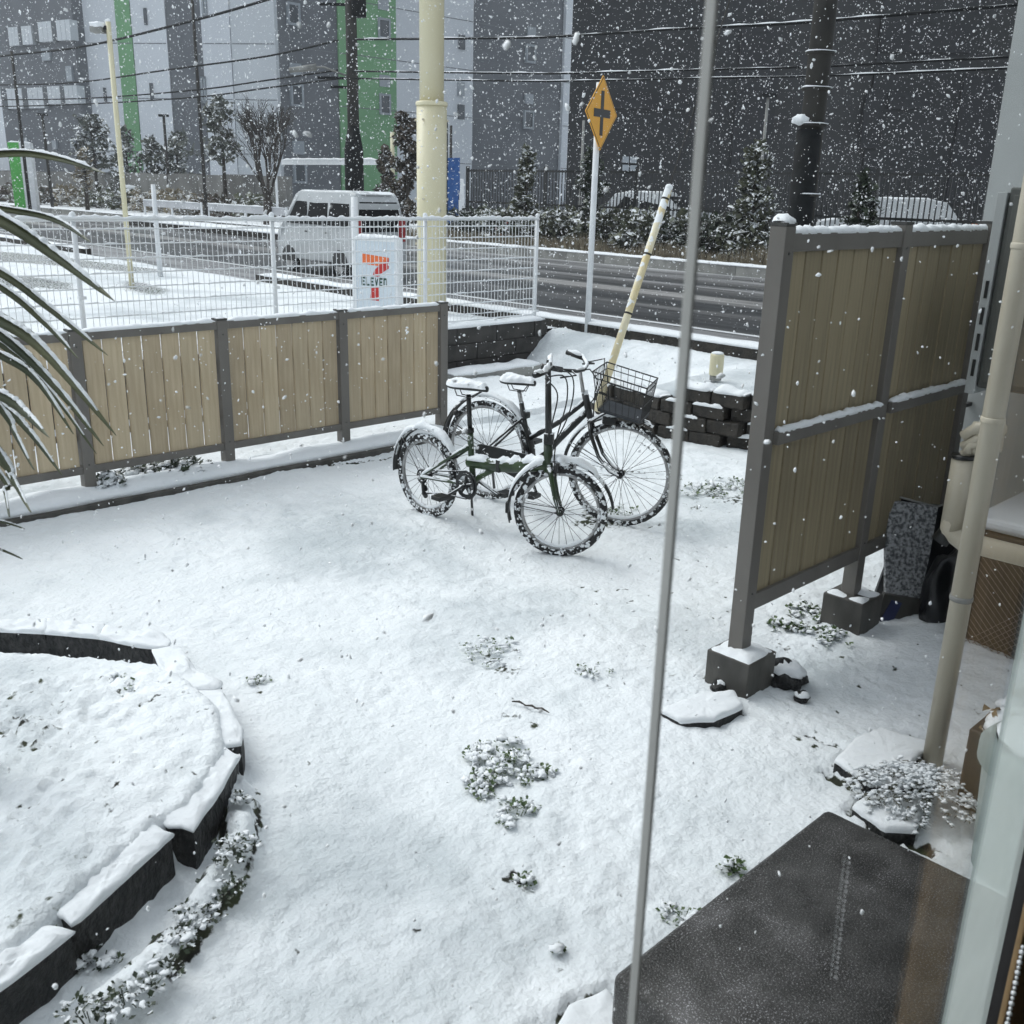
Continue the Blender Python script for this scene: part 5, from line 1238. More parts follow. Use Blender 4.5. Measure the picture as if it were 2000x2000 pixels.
# net covered rack, dark boards
nr = thing('net_rack', P(4.45, 1.1, 0), ANG, 'brown rack covered with diamond netting behind the downpipe', 'rack')
mb = MB(); mb.box(.02, .9, -.55, .50, -.02, .60); mb.build('panel', M['lattice'], nr)
for (y0, y1_, z0, z1) in ((-.55, .50, .53, .60), (.44, .50, 0, .6)):
    mb = MB(); mb.box(-.012, .019, y0, y1_, z0, z1); mb.build('frame', M['lattice'], nr)
mb = MB()
for k in range(-14, 34):
    for s_ in (1, -1):
        y0 = -.55 + k * .031; pts = []
        a0, a1 = (y0, 0.02), (y0 + s_ * .5, .52)
        # clip to the panel
        t0 = 0; t1 = 1
        for lo, hi, q0, q1 in ((-.54, .43, a0[0], a1[0]),):
            dq = q1 - q0
            ts = sorted(((lo - q0) / dq, (hi - q0) / dq)); t0 = max(t0, ts[0]); t1 = min(t1, ts[1])
        if t1 - t0 > .02: mb.tube([(-.004 - .002 * s_, a0[0] + (a1[0] - a0[0]) * t0, a0[1] + .5 * t0), (-.004 - .002 * s_, a0[0] + (a1[0] - a0[0]) * t1, a0[1] + .5 * t1)], .0017, 3, False)
mb.build('netting', M['netting'], nr)['kind'] = 'stuff'
mb = MB(); mb.box(.3, .36, -.2, -.14, .6, 1.1); mb.build('leg', M['lattice'], nr)
mb = MB(); mb.box(.02, .9, -.55, .50, .602, .66); mb.build('snow_cap', M['snow'], nr, bevel=.02)
def slab_y(name, t, px, Y, th, mat, dy=0.0, base=None):
    q = [at_y(x, y, Y + d) for (x, y), d in zip(px, dy if hasattr(dy, '__len__') else [dy] * len(px))]
    n = len(q); mb = MB(); o_ = t.location
    mb.add([p - o_ for p in q] + [p + Vector((0, th, 0)) - o_ for p in q], [tuple(range(n)), tuple(range(2 * n - 1, n - 1, -1))] + [(i, (i + 1) % n, n + (i + 1) % n, n + i) for i in range(n)])
    return mb.build(name, M[mat], t)
lpn = thing('leaning_panel', G(1765, 1215, 0.0), 0, 'frost covered grey panel leaning on the tall fence, blue patch at its foot', 'panel')
Yp = lpn.location.y
q_ = slab_y('panel', lpn, [(1738, 978), (1785, 985), (1832, 992), (1815, 1090), (1795, 1172), (1730, 1162), (1730, 1070)], Yp + .05, .03, 'foam', [.16, .16, .16, .08, 0, 0, .08])
slab_y('lower_board', lpn, [(1728, 1160), (1800, 1172), (1790, 1215), (1750, 1240), (1705, 1228)], Yp + .035, .03, 'concrete_dk', [0, 0, -.02, -.03, -.03])
slab_y('blue_patch', lpn, [(1742, 1172), (1762, 1178), (1738, 1226), (1715, 1220)], Yp + .028, .004, 'blue', [0, 0, -.03, -.03])
bb = thing('black_board', G(1850, 1225, 0.0) + Vector((.05, .12, 0)), 0, 'black plastic board standing behind the frosted panel', 'board')
slab_y('board', bb, [(1742, 966), (1800, 985), (1868, 990), (1862, 1260), (1700, 1260), (1702, 1180), (1728, 1110)], Yp + .26, .02, 'blackbag')
mb = MB(); mb.tube([at_y(1738, 966, Yp + .25) - bb.location, at_y(1790, 980, Yp + .25) - bb.location, at_y(1830, 990, Yp + .24) - bb.location, at_y(1870, 975, Yp + .2) - bb.location], .006, 6); mb.build('rim_cord', M['concrete'], bb, True)
bg_ = thing('black_bag', G(1835, 1235, 0.0), 0, 'black plastic bag with a snow clot beside the downpipe', 'bag')
mb = MB(); mb.blob((.06, .06, .12), (.14, .10, .30), 4, .5, 1.8, 4); mb.build('bag', M['blackbag'], bg_, True)
pp_ = at_y(1834, 1170, Yp - .03) - bg_.location
mb = MB(); 
for k in range(7): mb.blob((pp_.x + R(-.03, .03), pp_.y - .03 + R(-.01, .01), pp_.z + R(-.03, .025)), R(.010, .022), 2, .6, 2, k)
mb.build('snow_clot', M['snow'], bg_, True)['kind'] = 'stuff'
# snow drift along that corner
# doorstep
ds = thing('doorstep', P(1.56, .455, 0), ANG, 'dark wet granular concrete doorstep in the lower right corner', 'step')
mb = MB(); mb.box(0, 1.03, 0, .75, -.1, .20); o = mb.build('slab', M['step'], ds, bevel=.028); o.modifiers['bevel'].segments = 4
# planter, dead leaves, snowy shrub, bin
plb = thing('planter_box', P(3.34, .90, 0), ANG, 'brown plastic planter box at the right edge behind the bin', 'planter')
mb = MB(); mb.box(-.12, .35, -.28, .14, 0, .30); mb.build('box', M['brown'], plb, bevel=.008)
mb = MB()
for k in range(40):
    x, y, z = R(-.12, .25), R(-.2, .14), .30 + R(0, .08); a = R(0, 6.28); l = R(.012, .032)
    mb.add([(x, y, z), (x + l * math.cos(a), y + l * math.sin(a), z + R(-.01, .03)), (x + l * 1.5 * math.cos(a + .5), y + l * 1.5 * math.sin(a + .5), z), (x + l * .7 * math.cos(a + 1), y + l * .7 * math.sin(a + 1), z + .02)], [(0, 1, 2, 3)])
mb.build('dead_leaves', M['tip'], plb)['kind'] = 'stuff'
for k in range(5):
    mb = MB(); mb.blob((-.06 + k * .05, .12 - R(0, .1), .31), (.04, .04, .025), 2, .5, 2, k); mb.build('snow_cap', M['snow'], plb, True)
M['fir'] = noisy('frosted_twig', (0.05, 0.06, 0.035), (0.12, 0.11, 0.07), 12, 0.6, snow=(0.34, 1, 24, 0.66))
sc_ = on_yard(1790, 1575); shb = thing('snowy_shrub', sc_, 0, 'low evergreen shrub bowed under snow beside the doorstep corner', 'shrub')
mb = MB(); sn = MB()
for k in range(260):
    a = R(0, 6.283); q = R(.0, .19); x, y = q * math.cos(a) * 1.15, q * math.sin(a) * .9; z = .02 + .10 * (1 - (q / .22) ** 2)
    L = R(.03, .06); ex, ey, ez = x + L * math.cos(a + R(-.6, .6)), y + L * math.sin(a + R(-.6, .6)), z - R(-.01, .03)
    mb.tube([(x, y, z), (ex, ey, ez)], [.003, .001], 4)
    for j in range(5):
        f = j / 5; bx, by_, bz = x + (ex - x) * f, y + (ey - y) * f, z + (ez - z) * f
        for s_ in (-1, 1): mb.tube([(bx, by_, bz), (bx + R(.004, .02) * math.cos(a + s_), by_ + R(.004, .02) * math.sin(a + s_), bz - .003)], [.002, .0008], 3, False)
    for j in range(4):
        f = R(0, 1.05); s_ = R(.002, .0075); sn.blob((x + (ex - x) * f + R(-.008, .008), y + (ey - y) * f + R(-.008, .008), z + (ez - z) * f + .005), (s_ * R(1, 2.0), s_ * R(.8, 1.6), s_ * .6), 1, 1.0, 2.1, R(0, 60))
mb.build('twigs', M['fir'], shb)['kind'] = 'stuff'
sn.build('snow_load', M['snow'], shb, True)['kind'] = 'stuff'
clump(on_yard(1725, 1585), .07, 130, 'leaf_dk', 'dark gap leaves under the left side of the snowy shrub', .05, .02, 14, snow_r=.02, grp='dark leaves by the doorstep')
bn = thing('plastic_bin', P(3.02, .74, 0), ANG, 'pale translucent plastic bin with lid cut by the right edge', 'bin')
mb = MB(); mb.lathe([(.150, 0.0), (.172, .36)], 36); mb.build('bucket', M['frost'], bn, True)
mb = MB(); mb.lathe([(.182, .36), (.190, .37), (.190, .42), (.17, .445), (.02, .455)], 36); mb.build('lid', M['frost'], bn, True)
mb = MB(); mb.blob((0, 0, .455), (.15, .15, .03), 3, .3, 2, 3, flatb=0); mb.build('snow_cap', M['snow'], bn, True)
# flagstones under snow
def flag(px, z, label):
    pts = [G(x, y, z) for x, y in px]; c = sum(pts, Vector()) / len(pts); t = thing('flagstone', Vector((c.x, c.y, 0)), 0, label, 'flagstone', 'flagstones under snow by the doorstep')
    loc = [(p.x - c.x, p.y - c.y) for p in pts]
    if sum(a[0] * b[1] - b[0] * a[1] for a, b in zip(loc, loc[1:] + loc[:1])) < 0: loc.reverse()
    mb = MB(); mb.prism([(x, y) for x, y in loc], -.03, z - .018); mb.build('stone', M['stone'], t, bevel=.004)
    dl = []
    for a, b in zip(loc, loc[1:] + loc[:1]):
        n = max(1, int(math.hypot(b[0] - a[0], b[1] - a[1]) / .02))
        for i in range(n): k = i / n; dl.append((a[0] + (b[0] - a[0]) * k, a[1] + (b[1] - a[1]) * k))
    n = len(dl); vs = []; rings = [(.985, -.020), (1.01, -.008), (.97, .003), (.88, .006), (.7, .008), (.4, .009)]
    for k, dz in rings:
        for x, y in dl:
            kk = k * (1 + .03 * nz(x * 30, y * 30, 3)); vs.append((x * kk, y * kk, z + dz + (.008 * nz((x * k + c.x) * 24, (y * k + c.y) * 24, 2) + .004 * nz(x * k * 52, y * k * 52, 7) if dz > 0 else .004 * nz(x * 50, y * 50, 1))))
    vs.append((0, 0, z + .009)); m_ = len(rings)
    fs = [(l * n + i, l * n + (i + 1) % n, (l + 1) * n + (i + 1) % n, (l + 1) * n + i) for l in range(m_ - 1) for i in range(n)] + [((m_ - 1) * n + i, (m_ - 1) * n + (i + 1) % n, m_ * n) for i in range(n)]
    mb = MB(); mb.add(vs, fs); mb.build('snow_cap', M['snow'], t, True)
flag([(1630, 1482), (1672, 1440), (1720, 1420), (1815, 1448), (1812, 1462), (1762, 1500), (1770, 1530), (1700, 1530)], .034, 'flagstone left of the downpipe foot, dark crack below it')
flag([(1665, 1572), (1712, 1540), (1760, 1545), (1800, 1590), (1790, 1620), (1730, 1618)], .034, 'flagstone touching the doorstep corner')
flag([(1370, 1352), (1435, 1348), (1452, 1378), (1395, 1403), (1330, 1405), (1290, 1385)], .035, 'flagstone in front of the near footing block')
flag([(1050, 2060), (1110, 1965), (1185, 1930), (1230, 1990), (1240, 2080)], .045, 'flagstone at the bottom edge left of the doorstep')

# ------------------------------------------------------------------ the room the picture is taken from: window opening, frame, glass
rm = thing('viewing_room', P(0, .40, 0), ANG, 'dark room wall and window frame at the lower right edge', 'house')
def rbox(name, x0, x1, y0, y1, z0, z1, mat, bevel=0): mb = MB(); mb.box(x0, x1, y0, y1, z0, z1); return mb.build(name, M[mat], rm, bevel=bevel)
u0w, u1w, z0w, z1w = -1.5, 1.765, .26, 2.75
rbox('wall_right', u1w + .002, 2.2, 0, .05, -.2, 3.4, 'inner'); rbox('wall_left', -3.2, u0w - .002, 0, .05, -.2, 3.4, 'housewall')
rbox('wall_above', u0w, u1w, 0, .05, z1w + .002, 3.4, 'housewall'); rbox('wall_below', u0w, u1w, 0, .05, -.2, z0w - .002, 'housewall')
rbox('jamb', u1w - .04, u1w, -.11, -.003, z0w, z1w, 'inner'); rbox('jamb', u0w, u0w + .03, -.06, -.003, z0w, z1w, 'sash')
rbox('sill_track', u0w + .031, u1w - .042, -.05, .045, z0w, z0w + .03, 'sash'); rbox('head_track', u0w + .031, u1w - .042, -.05, .045, z1w - .03, z1w, 'sash')
rbox('window_pane', u0w + .032, 1.486, .030, .034, z0w + .031, z1w - .031, 'pane')
rbox('reflection_strip', 1.488, u1w - .043, .028, .036, z0w + .031, z1w - .031, 'frost')  # pale translucent pane added to imitate a curtain's reflection in the glass
br_ = rbox('mullion', .609, .613, .038, .0475, z0w + .031, z1w - .031, 'bar', .0015)
ct = thing('curtain', P(1.50, .35, .30), ANG, 'brown curtain edge hanging inside by the window jamb', 'curtain')
mb = MB(); vs = []
for i in range(23):
    x = .01 * i
    for z in (0, 2.4): vs.append((x, .010 * math.sin(i * 1.1), z))
n_ = len(vs); vs += [(x, y - .004, z) for x, y, z in vs]
fs = []
for i in range(22):
    a = 2 * i; fs += [(a, a + 2, a + 3, a + 1), (n_ + a, n_ + a + 1, n_ + a + 3, n_ + a + 2)]
fs += [(0, 1, n_ + 1, n_), (44, n_ + 44, n_ + 45, 45)]
mb.add(vs, fs); mb.build('cloth', M['curtain'], ct, True)
rbox('floor', -3.2, 2.2, -3.6, -.002, .05, .24, 'inwall'); rbox('ceiling', -3.2, 2.2, -3.6, -.002, 3.0, 3.1, 'inwall')
rbox('back_wall', -3.2, 2.2, -3.7, -3.602, .05, 3.1, 'inwall'); rbox('side_wall', -3.3, -3.202, -3.6, .05, .05, 3.1, 'inwall'); rbox('side_wall', 2.202, 2.3, -3.6, .05, .05, 3.1, 'inner')
ch = thing('bead_chain', at_v(1990, 1900, .30), 0, 'white bead chain hanging in the bottom right corner', 'chain')
mb = MB()
for k in range(26):
    x, y = 2004 - k * 1.9 + 60 * 0, 1850 + k * 10
    p = at_v(1998 - .20 * (y - 1850), y, .30) - ch.location
    mb.blob(p, .0030 + .0012 * (k % 2), 1, 0, 1, 0)
mb.build('beads', M['white'], ch, True)['kind'] = 'stuff'

# ------------------------------------------------------------------ across the road
def quad_crown(n, fn, l0, l1, mat, name, parent):
    mb = MB()
    for _ in range(n):
        x, y, z = fn(); a = R(0, 6.283); el = R(-1.2, 1.2); l = R(l0, l1); w_ = l * R(.3, .6)
        d = (math.cos(a) * math.cos(el) * l, math.sin(a) * math.cos(el) * l, math.sin(el) * l); s_ = (-math.sin(a) * w_, math.cos(a) * w_, R(-.3, .3) * w_)
        mb.add([(x, y, z), (x + d[0] * .5 + s_[0], y + d[1] * .5 + s_[1], z + d[2] * .5 + s_[2]), (x + d[0], y + d[1], z + d[2]), (x + d[0] * .5 - s_[0], y + d[1] * .5 - s_[1], z + d[2] * .5 - s_[2])], [(0, 1, 2, 3)])
    o = mb.build(name, M[mat], parent); o['kind'] = 'stuff'; return o
def slim_tree(base, h, r, label, n=900, mat='shrub', trunk=.05, grp='young trees across the road', l=(.08, .20), low=.15):
    t = thing('young_tree', base, R(0, 6), label, 'tree', grp)
    mb = MB(); mb.tube([(0, 0, -.1), (R(-.05, .05), R(-.05, .05), h * .5), (R(-.1, .1), R(-.1, .1), h * .95)], [trunk, trunk * .7, trunk * .2], 8); tk = mb.build('trunk', M['bark'], t, True)
    br = []
    mb = MB()
    for k in range(22):
        z = h * (low + (1 - low) * (k / 22)) ; a = R(0, 6.28); L = r * (1.05 - (z / h) ** 1.6 * .8) * R(.6, 1.1)
        e = (L * math.cos(a), L * math.sin(a), z + L * R(.2, .7)); mb.tube([(0, 0, z), e], [trunk * .3, .006], 5); br.append(((0, 0, z), e))
    mb.build('branches', M['bark'], t)['kind'] = 'stuff'
    def fn():
        a, b = random.choice(br); q = R(.25, 1.1); s_ = r * .16
        return [a[i] + (b[i] - a[i]) * q + R(-s_, s_) for i in range(3)]
    quad_crown(n, fn, l[0], l[1], mat, 'crown', t)
    return t
def base_at(x, y, z=.5): return G(x, y, z)
def bu(x, u, z=.5): p = at_u(x, 430, u); return Vector((p.x, p.y, z))
slim_tree(bu(1025, 19.6), 2.55, .42, 'slim evergreen young tree left of the road sign', 1100)
slim_tree(bu(1150, 19.8), 2.45, .50, 'young evergreen right behind the road sign pole', 1000, 'leaf_dk')
slim_tree(bu(1468, 19.3), 2.55, .50, 'taller young evergreen left of the near utility pole', 1700, l=(.07, .18))
slim_tree(bu(1675, 19.5), 1.9, .45, 'young evergreen showing above the tall fence', 900, 'leaf_dk')
slim_tree(bu(795, 20.0), 3.3, .85, 'broad brown tinged bush tree left of the cream pylon', 2600, 'bushy', .07) if 'bushy' in M else None
M['bushy'] = noisy('russet_foliage', (0.045, 0.042, 0.028), (0.13, 0.10, 0.075), 4, 0.7, snow=(0.25, 1, 8, 0.74))
slim_tree(bu(795, 19.6), 3.4, .8, 'broad brown tinged bush tree left of the cream pylon', 4200, 'bushy', .07, l=(.06, .17))
slim_tree(bu(752, 21.0), 2.6, .5, 'narrow brown shrub behind the white gate frame', 900, 'bushy', .05, l=(.1, .25))
def far(x, y, Y): return at_y(x, y, Y)
def far_tree(x, Y, h, r, label, n, mat='leaf_far', l=(.12, .34), z=.5, **k):
    p = far(x, 380, Y); return slim_tree(Vector((p.x, p.y, z)), h, r, label, n, mat, .10, 'trees along the far pavement', l, **k)
far_tree(192, 55, 4.4, 1.4, 'pine tree left behind the lamp pole', 900, 'leaf_far', low=.4)
far_tree(255, 54, 3.9, .9, 'small tree just right of the lamp pole', 600)
far_tree(300, 54, 3.4, 1.2, 'small leafy tree before the green stripe', 850, 'leaf_far')
far_tree(350, 53, 3.6, 1.3, 'bushy small tree right of the street light', 900, 'leaf_far')
far_tree(440, 45, 4.8, 1.2, 'sparse tree left of the big bare tree', 750, low=.45)
far_tree(168, 46, 2.6, .6, 'tiny sapling with tan leaves before the far wall', 260, 'drygrass', low=.4)
# bare tree
bt = far(522, 400, 38); t = thing('bare_tree', Vector((bt.x, bt.y, .5)), 0, 'large bare tree with many fine branches', 'tree')
mb = MB(); tips = []
def grow(p, d, L, r, dep, mb):
    q = p + d * L; mid = p.lerp(q, .5) + Vector((R(-.04, .04), R(-.04, .04), 0)) * L
    mb.tube([p, mid, q], [r, r * .85, r * .68], 6 if dep > 3 else 3, False)
    if dep == 0: return
    for k in range(3):
        dd_ = (d + Vector((R(-1, 1), R(-1, 1), R(-.15, .5))) * (.42 if dep > 2 else .55)).normalized()
        grow(q if k else mid, dd_, L * R(.62, .85), r * (.66 if k else .55), dep - 1, mb)
grow(Vector((0, 0, 0)), Vector((.03, 0, 1)), 1.15, .14, 1, mb) if False else None
mb.tube([(0, 0, -.1), (.02, 0, .9)], [.19, .15], 10, False)
for k in range(5):
    a = 2 * math.pi * k / 5 + .4
    grow(Vector((0, 0, .75 + .05 * k)), Vector((math.cos(a) * .32, math.sin(a) * .32, 1)).normalized(), 1.1, .060, 5, mb)
mb.build('trunk_and_limbs', M['bark'], t)
# hedge shrubs and dry grass on the verge
for i in range(15):
    x = 900 + i * 43; h_ = R(.7, 1.1)
    p = bu(x, 19.45 + R(-.1, .5))
    t = thing('verge_shrub', p, R(0, 6), None, 'shrub', 'shrubs along the far verge')
    t['label'] = 'frosted verge shrub, ' + ['far left of the hedge row by the cream pylon', 'second in the hedge row, behind the mesh fence', 'third in the hedge row, behind the mesh fence', 'by the right end post of the mesh fence', 'just left of the road sign pole', 'right behind the road sign pole', 'between the road sign pole and the leaning sleeve', 'left of the tip of the leaning sleeve', 'right behind the tip of the leaning sleeve', 'just right of the window mullion', 'between the mullion and the tall fence', 'left under the tall evergreen', 'right under the tall evergreen', 'behind the near utility pole', 'hidden low behind the tall fence top'][i]
    quad_crown(360, lambda: (lambda a, q, z: (q * math.cos(a), q * math.sin(a), z))(R(0, 6.28), .62 * math.sqrt(R(0, 1)), R(0, 1) ** .8 * h_), .08, .26, random.choice(['shrub', 'shrub', 'shrub', 'leaf_dk']), 'foliage', t)
    mb = MB()
    for k in range(26): a = R(0, 6.28); q = R(0, .3); mb.tube([(q * math.cos(a), q * math.sin(a), 0), (q * 2.3 * math.cos(a), q * 2.3 * math.sin(a), h_ * R(.8, 1.35))], [.010, .004], 4, False)
    mb.build('stems', M['bark'], t)['kind'] = 'stuff'
mb = MB()
for k in range(16000):
    v = R(2, 24); u = 18.48 + R(0, .65) + .15 * nz(v, 1, 1); h_ = R(.12, .46) * (1 + .6 * nz(v * .8, 3, 3)); a = R(0, 6.28); w_ = .012
    mb.add([(u - w_ * math.sin(a), v + w_ * math.cos(a), .48), (u + w_ * math.sin(a), v - w_ * math.cos(a), .48), (u + R(-.15, .1), v + R(-.15, .15), .48 + h_)], [(0, 1, 2)])
o = mb.build('dry_grass', M['drygrass'], rz=ANG); tag(o, 'strip of pale dry grass along the far verge under the hedge', 'grass', kind='stuff')
# black railing
rl = thing('black_railing', P(20.6, 4.0, .5), ANG, 'black iron railing running along the far side of the road', 'railing')
for k in range(7):
    y = k * 3.2
    mb = MB(); mb.box(-.04, .04, y - .04, y + .04, -.1, 2.1); mb.build('post', M['black'], rl)
    if k < 6:
        for z in (1.95, 1.08, .78, .12):
            mb = MB(); mb.box(-.02, .02, y + .041, y + 3.159, z, z + .055); mb.build('rail', M['black'], rl)
        mb = MB()
        for j in range(1, 27): yy_ = y + .04 + 3.12 * j / 27; mb.box(-.010, .010, yy_ - .011, yy_ + .011, .02, 2.02)
        mb.build('pickets', M['black'], rl)['kind'] = 'stuff'

# ------------------------------------------------------------------ vehicles
def car(name, loc, heading, label, prof, width, windows, wheels, mat='van', roof_snow=None, lights=(), rear_window=None, front_window=None, cat='car', grp=None, tuck=.14, wr=.27, zb=1.0, zt=1.8, snowy=True):
    """prof: side outline (x forward, z) going round; body narrows above zb by tuck"""
    t = thing(name, loc, heading, label, cat, grp)
    def hw_(z): return width / 2 - tuck * sm((z - zb) / (zt - zb)) - (.03 * sm((.45 - z) / .3))
    mb = MB(); n = len(prof); vs = []
    cols = (1, .93, -.93, -1)
    def zz(z, c): return z
    for c in cols:
        for x, z in prof: vs.append((x, hw_(z) * c, z + (0 if abs(c) == 1 else (.03 if z > zt - .15 else 0)) ))
    fs = [tuple(range(n - 1, -1, -1)), tuple(3 * n + i for i in range(n))]
    for k in range(3):
        for i in range(n): fs.append((k * n + i, k * n + (i + 1) % n, (k + 1) * n + (i + 1) % n, (k + 1) * n + i))
    mb.add(vs, fs); mb.build('body', M[mat], t, bevel=.03)
    for poly in windows:
        for sg in (1, -1):
            mb = MB(); m_ = len(poly); mb.add([(x, sg * (hw_(z) + .006), z) for x, z in poly] + [(x, sg * (hw_(z) - .02), z) for x, z in poly], [tuple(range(m_)), tuple(range(2 * m_ - 1, m_ - 1, -1))] + [(i, (i + 1) % m_, m_ + (i + 1) % m_, m_ + i) for i in range(m_)])
            mb.build('side_window', M['glass'], t)
    for nm, w_ in (('rear_window', rear_window), ('windscreen', front_window)):
        if w_:
            (xa, za), (xb, zb_), k, d = w_
            mb = MB(); ya, yb = hw_(za) * k, hw_(zb_) * k
            mb.add([(xa + d, ya, za), (xa + d, -ya, za), (xb + d, -yb, zb_), (xb + d, yb, zb_), (xa - d, ya, za), (xa - d, -ya, za), (xb - d, -yb, zb_), (xb - d, yb, zb_)], [(0, 1, 2, 3), (7, 6, 5, 4), (0, 4, 5, 1), (1, 5, 6, 2), (2, 6, 7, 3), (3, 7, 4, 0)])
            mb.build(nm, M['glass'], t)
    for x in wheels:
        for sg in (1, -1):
            y = sg * (width / 2 - .10)
            mb = MB(); mb.tube([(x, y - .085, wr), (x, y + .085, wr)], [wr, wr], 28); w_ = mb.build('wheel', M['tyre'], t, False, bevel=.015)
            mb = MB(); yo = y + sg * .088; mb.tube([(x, yo - .006, wr), (x, yo + .006, wr)], [wr * .62, wr * .62], 20); mb.build('rim', M['chrome'], w_, False)
            mb = MB(); pts = arc(x, wr, wr + .06, rad(-5), rad(185), 16); m_ = len(pts); y2 = sg * (width / 2 + .004)
            mb.add([(a_, y2, b_) for a_, _, b_ in pts] + [(a_, y2 - sg * .12, b_) for a_, _, b_ in pts], [tuple(range(m_)), tuple(range(2 * m_ - 1, m_ - 1, -1))] + [(i, (i + 1) % m_, m_ + (i + 1) % m_, m_ + i) for i in range(m_)])
            mb.build('wheel_arch', M['black'], t)
    for (x0, x1, y0, y1, z0, z1, mm) in lights:
        mb = MB(); mb.box(x0, x1, y0, y1, z0, z1); mb.build('lamp' if mm == 'red' else ('bumper' if mm == 'black' else 'trim'), M[mm], t, bevel=.005)
    if roof_snow:
        x0, x1, z, w2, h_ = roof_snow
        mb = MB(); vs = []; fs = []; nn = 16
        for i in range(nn + 1):
            for j in range(nn + 1):
                x = x0 + (x1 - x0) * i / nn; y = -w2 + 2 * w2 * j / nn; e = min(1, min(i, nn - i, j, nn - j) / 2)
                vs.append((x, y, z - .03 + e * (h_ + .4 * h_ * nz(x * 3, y * 3, 1))))
        for i in range(nn):
            for j in range(nn): a_ = i * (nn + 1) + j; fs.append((a_, a_ + nn + 1, a_ + nn + 2, a_ + 1))
        mb.add(vs, fs); mb.build('roof_snow', M['snow'], t, True)
    return t
vprof = [(0, .32), (-.01, .95), (.05, 1.62), (.16, 1.80), (.35, 1.85), (2.45, 1.85), (2.70, 1.76), (3.12, 1.12), (3.36, .92), (3.42, .60), (3.40, .30)]
vr = G(697, 548, .40); hd_ = rad(90 + 43)
vloc = Vector((vr.x, vr.y, .405)) + Vector((math.sin(hd_), -math.cos(hd_), 0)) * .72 * 1.0 + Vector((math.cos(hd_), math.sin(hd_), 0)) * (-.15) + Vector((-.27, .1, 0))
van = car('minivan', vloc, hd_, 'silver boxy minivan driving away on the near lane', vprof, 1.46,
    [[(2.08, 1.12), (2.92, 1.12), (2.62, 1.62), (2.12, 1.65)], [(1.20, 1.12), (2.0, 1.12), (2.0, 1.65), (1.20, 1.65)], [(.25, 1.14), (1.1, 1.12), (1.1, 1.65), (.32, 1.62)]], (.62, 2.86), 'van', (.2, 2.5, 1.86, .58, .03),
    lights=[(-.03, .0, .52, .70, .80, 1.3, 'red'), (-.03, .0, -.70, -.52, .80, 1.3, 'red'), (-.06, .02, -.70, .70, .30, .52, 'van'), (-.025, -.012, -.16, .16, .66, .78, 'white'), (1.1, 1.2, .722, .738, .94, .97, 'black'), (2.0, 2.1, .722, .738, .94, .97, 'black'), (.1, .5, -.4, .4, 1.80, 1.82, 'van')],
    rear_window=((-.005, 1.02), (.07, 1.66), .86, .012), front_window=((3.13, 1.14), (2.72, 1.74), .9, .012), cat='van'); van.scale = (.77, .77, .79)
cprof = [(0, .3), (0, .85), (.15, 1.0), (.5, 1.42), (1.0, 1.5), (2.2, 1.5), (2.75, 1.05), (3.5, .92), (3.65, .6), (3.65, .3)]
cw = [[(.62, 1.0), (1.35, 1.0), (1.35, 1.38), (.85, 1.38)], [(1.42, 1.0), (2.5, 1.0), (2.15, 1.38), (1.42, 1.38)]]
def place_car(x, y, u, head, label, **k):
    p = at_u(x, y, u); return car('parked_car', Vector((p.x, p.y, .5)), head, label, cprof, 1.6, cw, (.65, 2.9), 'van', (.75, 2.15, 1.52, .56, .05), front_window=((2.78, 1.06), (2.26, 1.46), .9, .01), rear_window=((.20, 1.02), (.52, 1.42), .9, .01), zb=.95, zt=1.5, **k)
place_car(1185, 430, 27.5, rad(-25), 'snow covered white car behind the railing right of the road sign', grp='cars parked behind the railing')
place_car(1880, 432, 26.5, rad(165), 'white car with snow behind the railing above the tall fence', grp='cars parked behind the railing')
kp = at_u(945, 425, 24.5); kprof = [(0, .3), (0, .75), (1.9, .75), (1.9, 1.75), (2.7, 1.78), (3.15, 1.1), (3.25, .8), (3.25, .3)]
car('small_truck', Vector((kp.x + .9, kp.y + .9, .5)), rad(200), 'small white truck behind the railing with a red patch beside it', kprof, 1.45, [[(2.1, 1.1), (2.95, 1.1), (2.65, 1.62), (2.1, 1.62)]], (.6, 2.75), 'white', (1.95, 2.65, 1.78, .55, .08), front_window=((3.17, 1.12), (2.78, 1.7), .9, .01), rear_window=((1.88, 1.15), (1.88, 1.6), .7, .012), cat='truck', zb=.9, zt=1.75)
for x, yb, u_, w_, h_, mm, lb, nm in [(985, 425, 24.0, .5, .45, 'red', 'red bin behind the railing', 'bin'), (1790, 415, 25.5, .35, .55, 'orange', 'orange barrier block above the white car', 'barrier'), (1918, 432, 23.5, .35, .45, 'orange', 'orange barrier at the house corner beyond the railing', 'barrier')]:
    p = at_u(x, yb, u_); t = thing('storage_bin' if nm == 'bin' else 'barrier_block', Vector((p.x, p.y, .5)), ANG, lb, nm)
    mb = MB(); mb.prism([(-w_ / 2, -w_ / 2), (w_ / 2, -w_ / 2), (w_ / 2 * .8, w_ / 2), (-w_ / 2 * .8, w_ / 2)], 0, h_ + .6 * (nm != 'bin')); mb.build('body', M[mm], t, bevel=.03)
    mb = MB(); mb.blob((0, 0, h_ + .6 * (nm != 'bin')), (w_ / 2, w_ / 2, .06), 2, .3, 2, 1); mb.build('snow_cap', M['snow'], t, True)
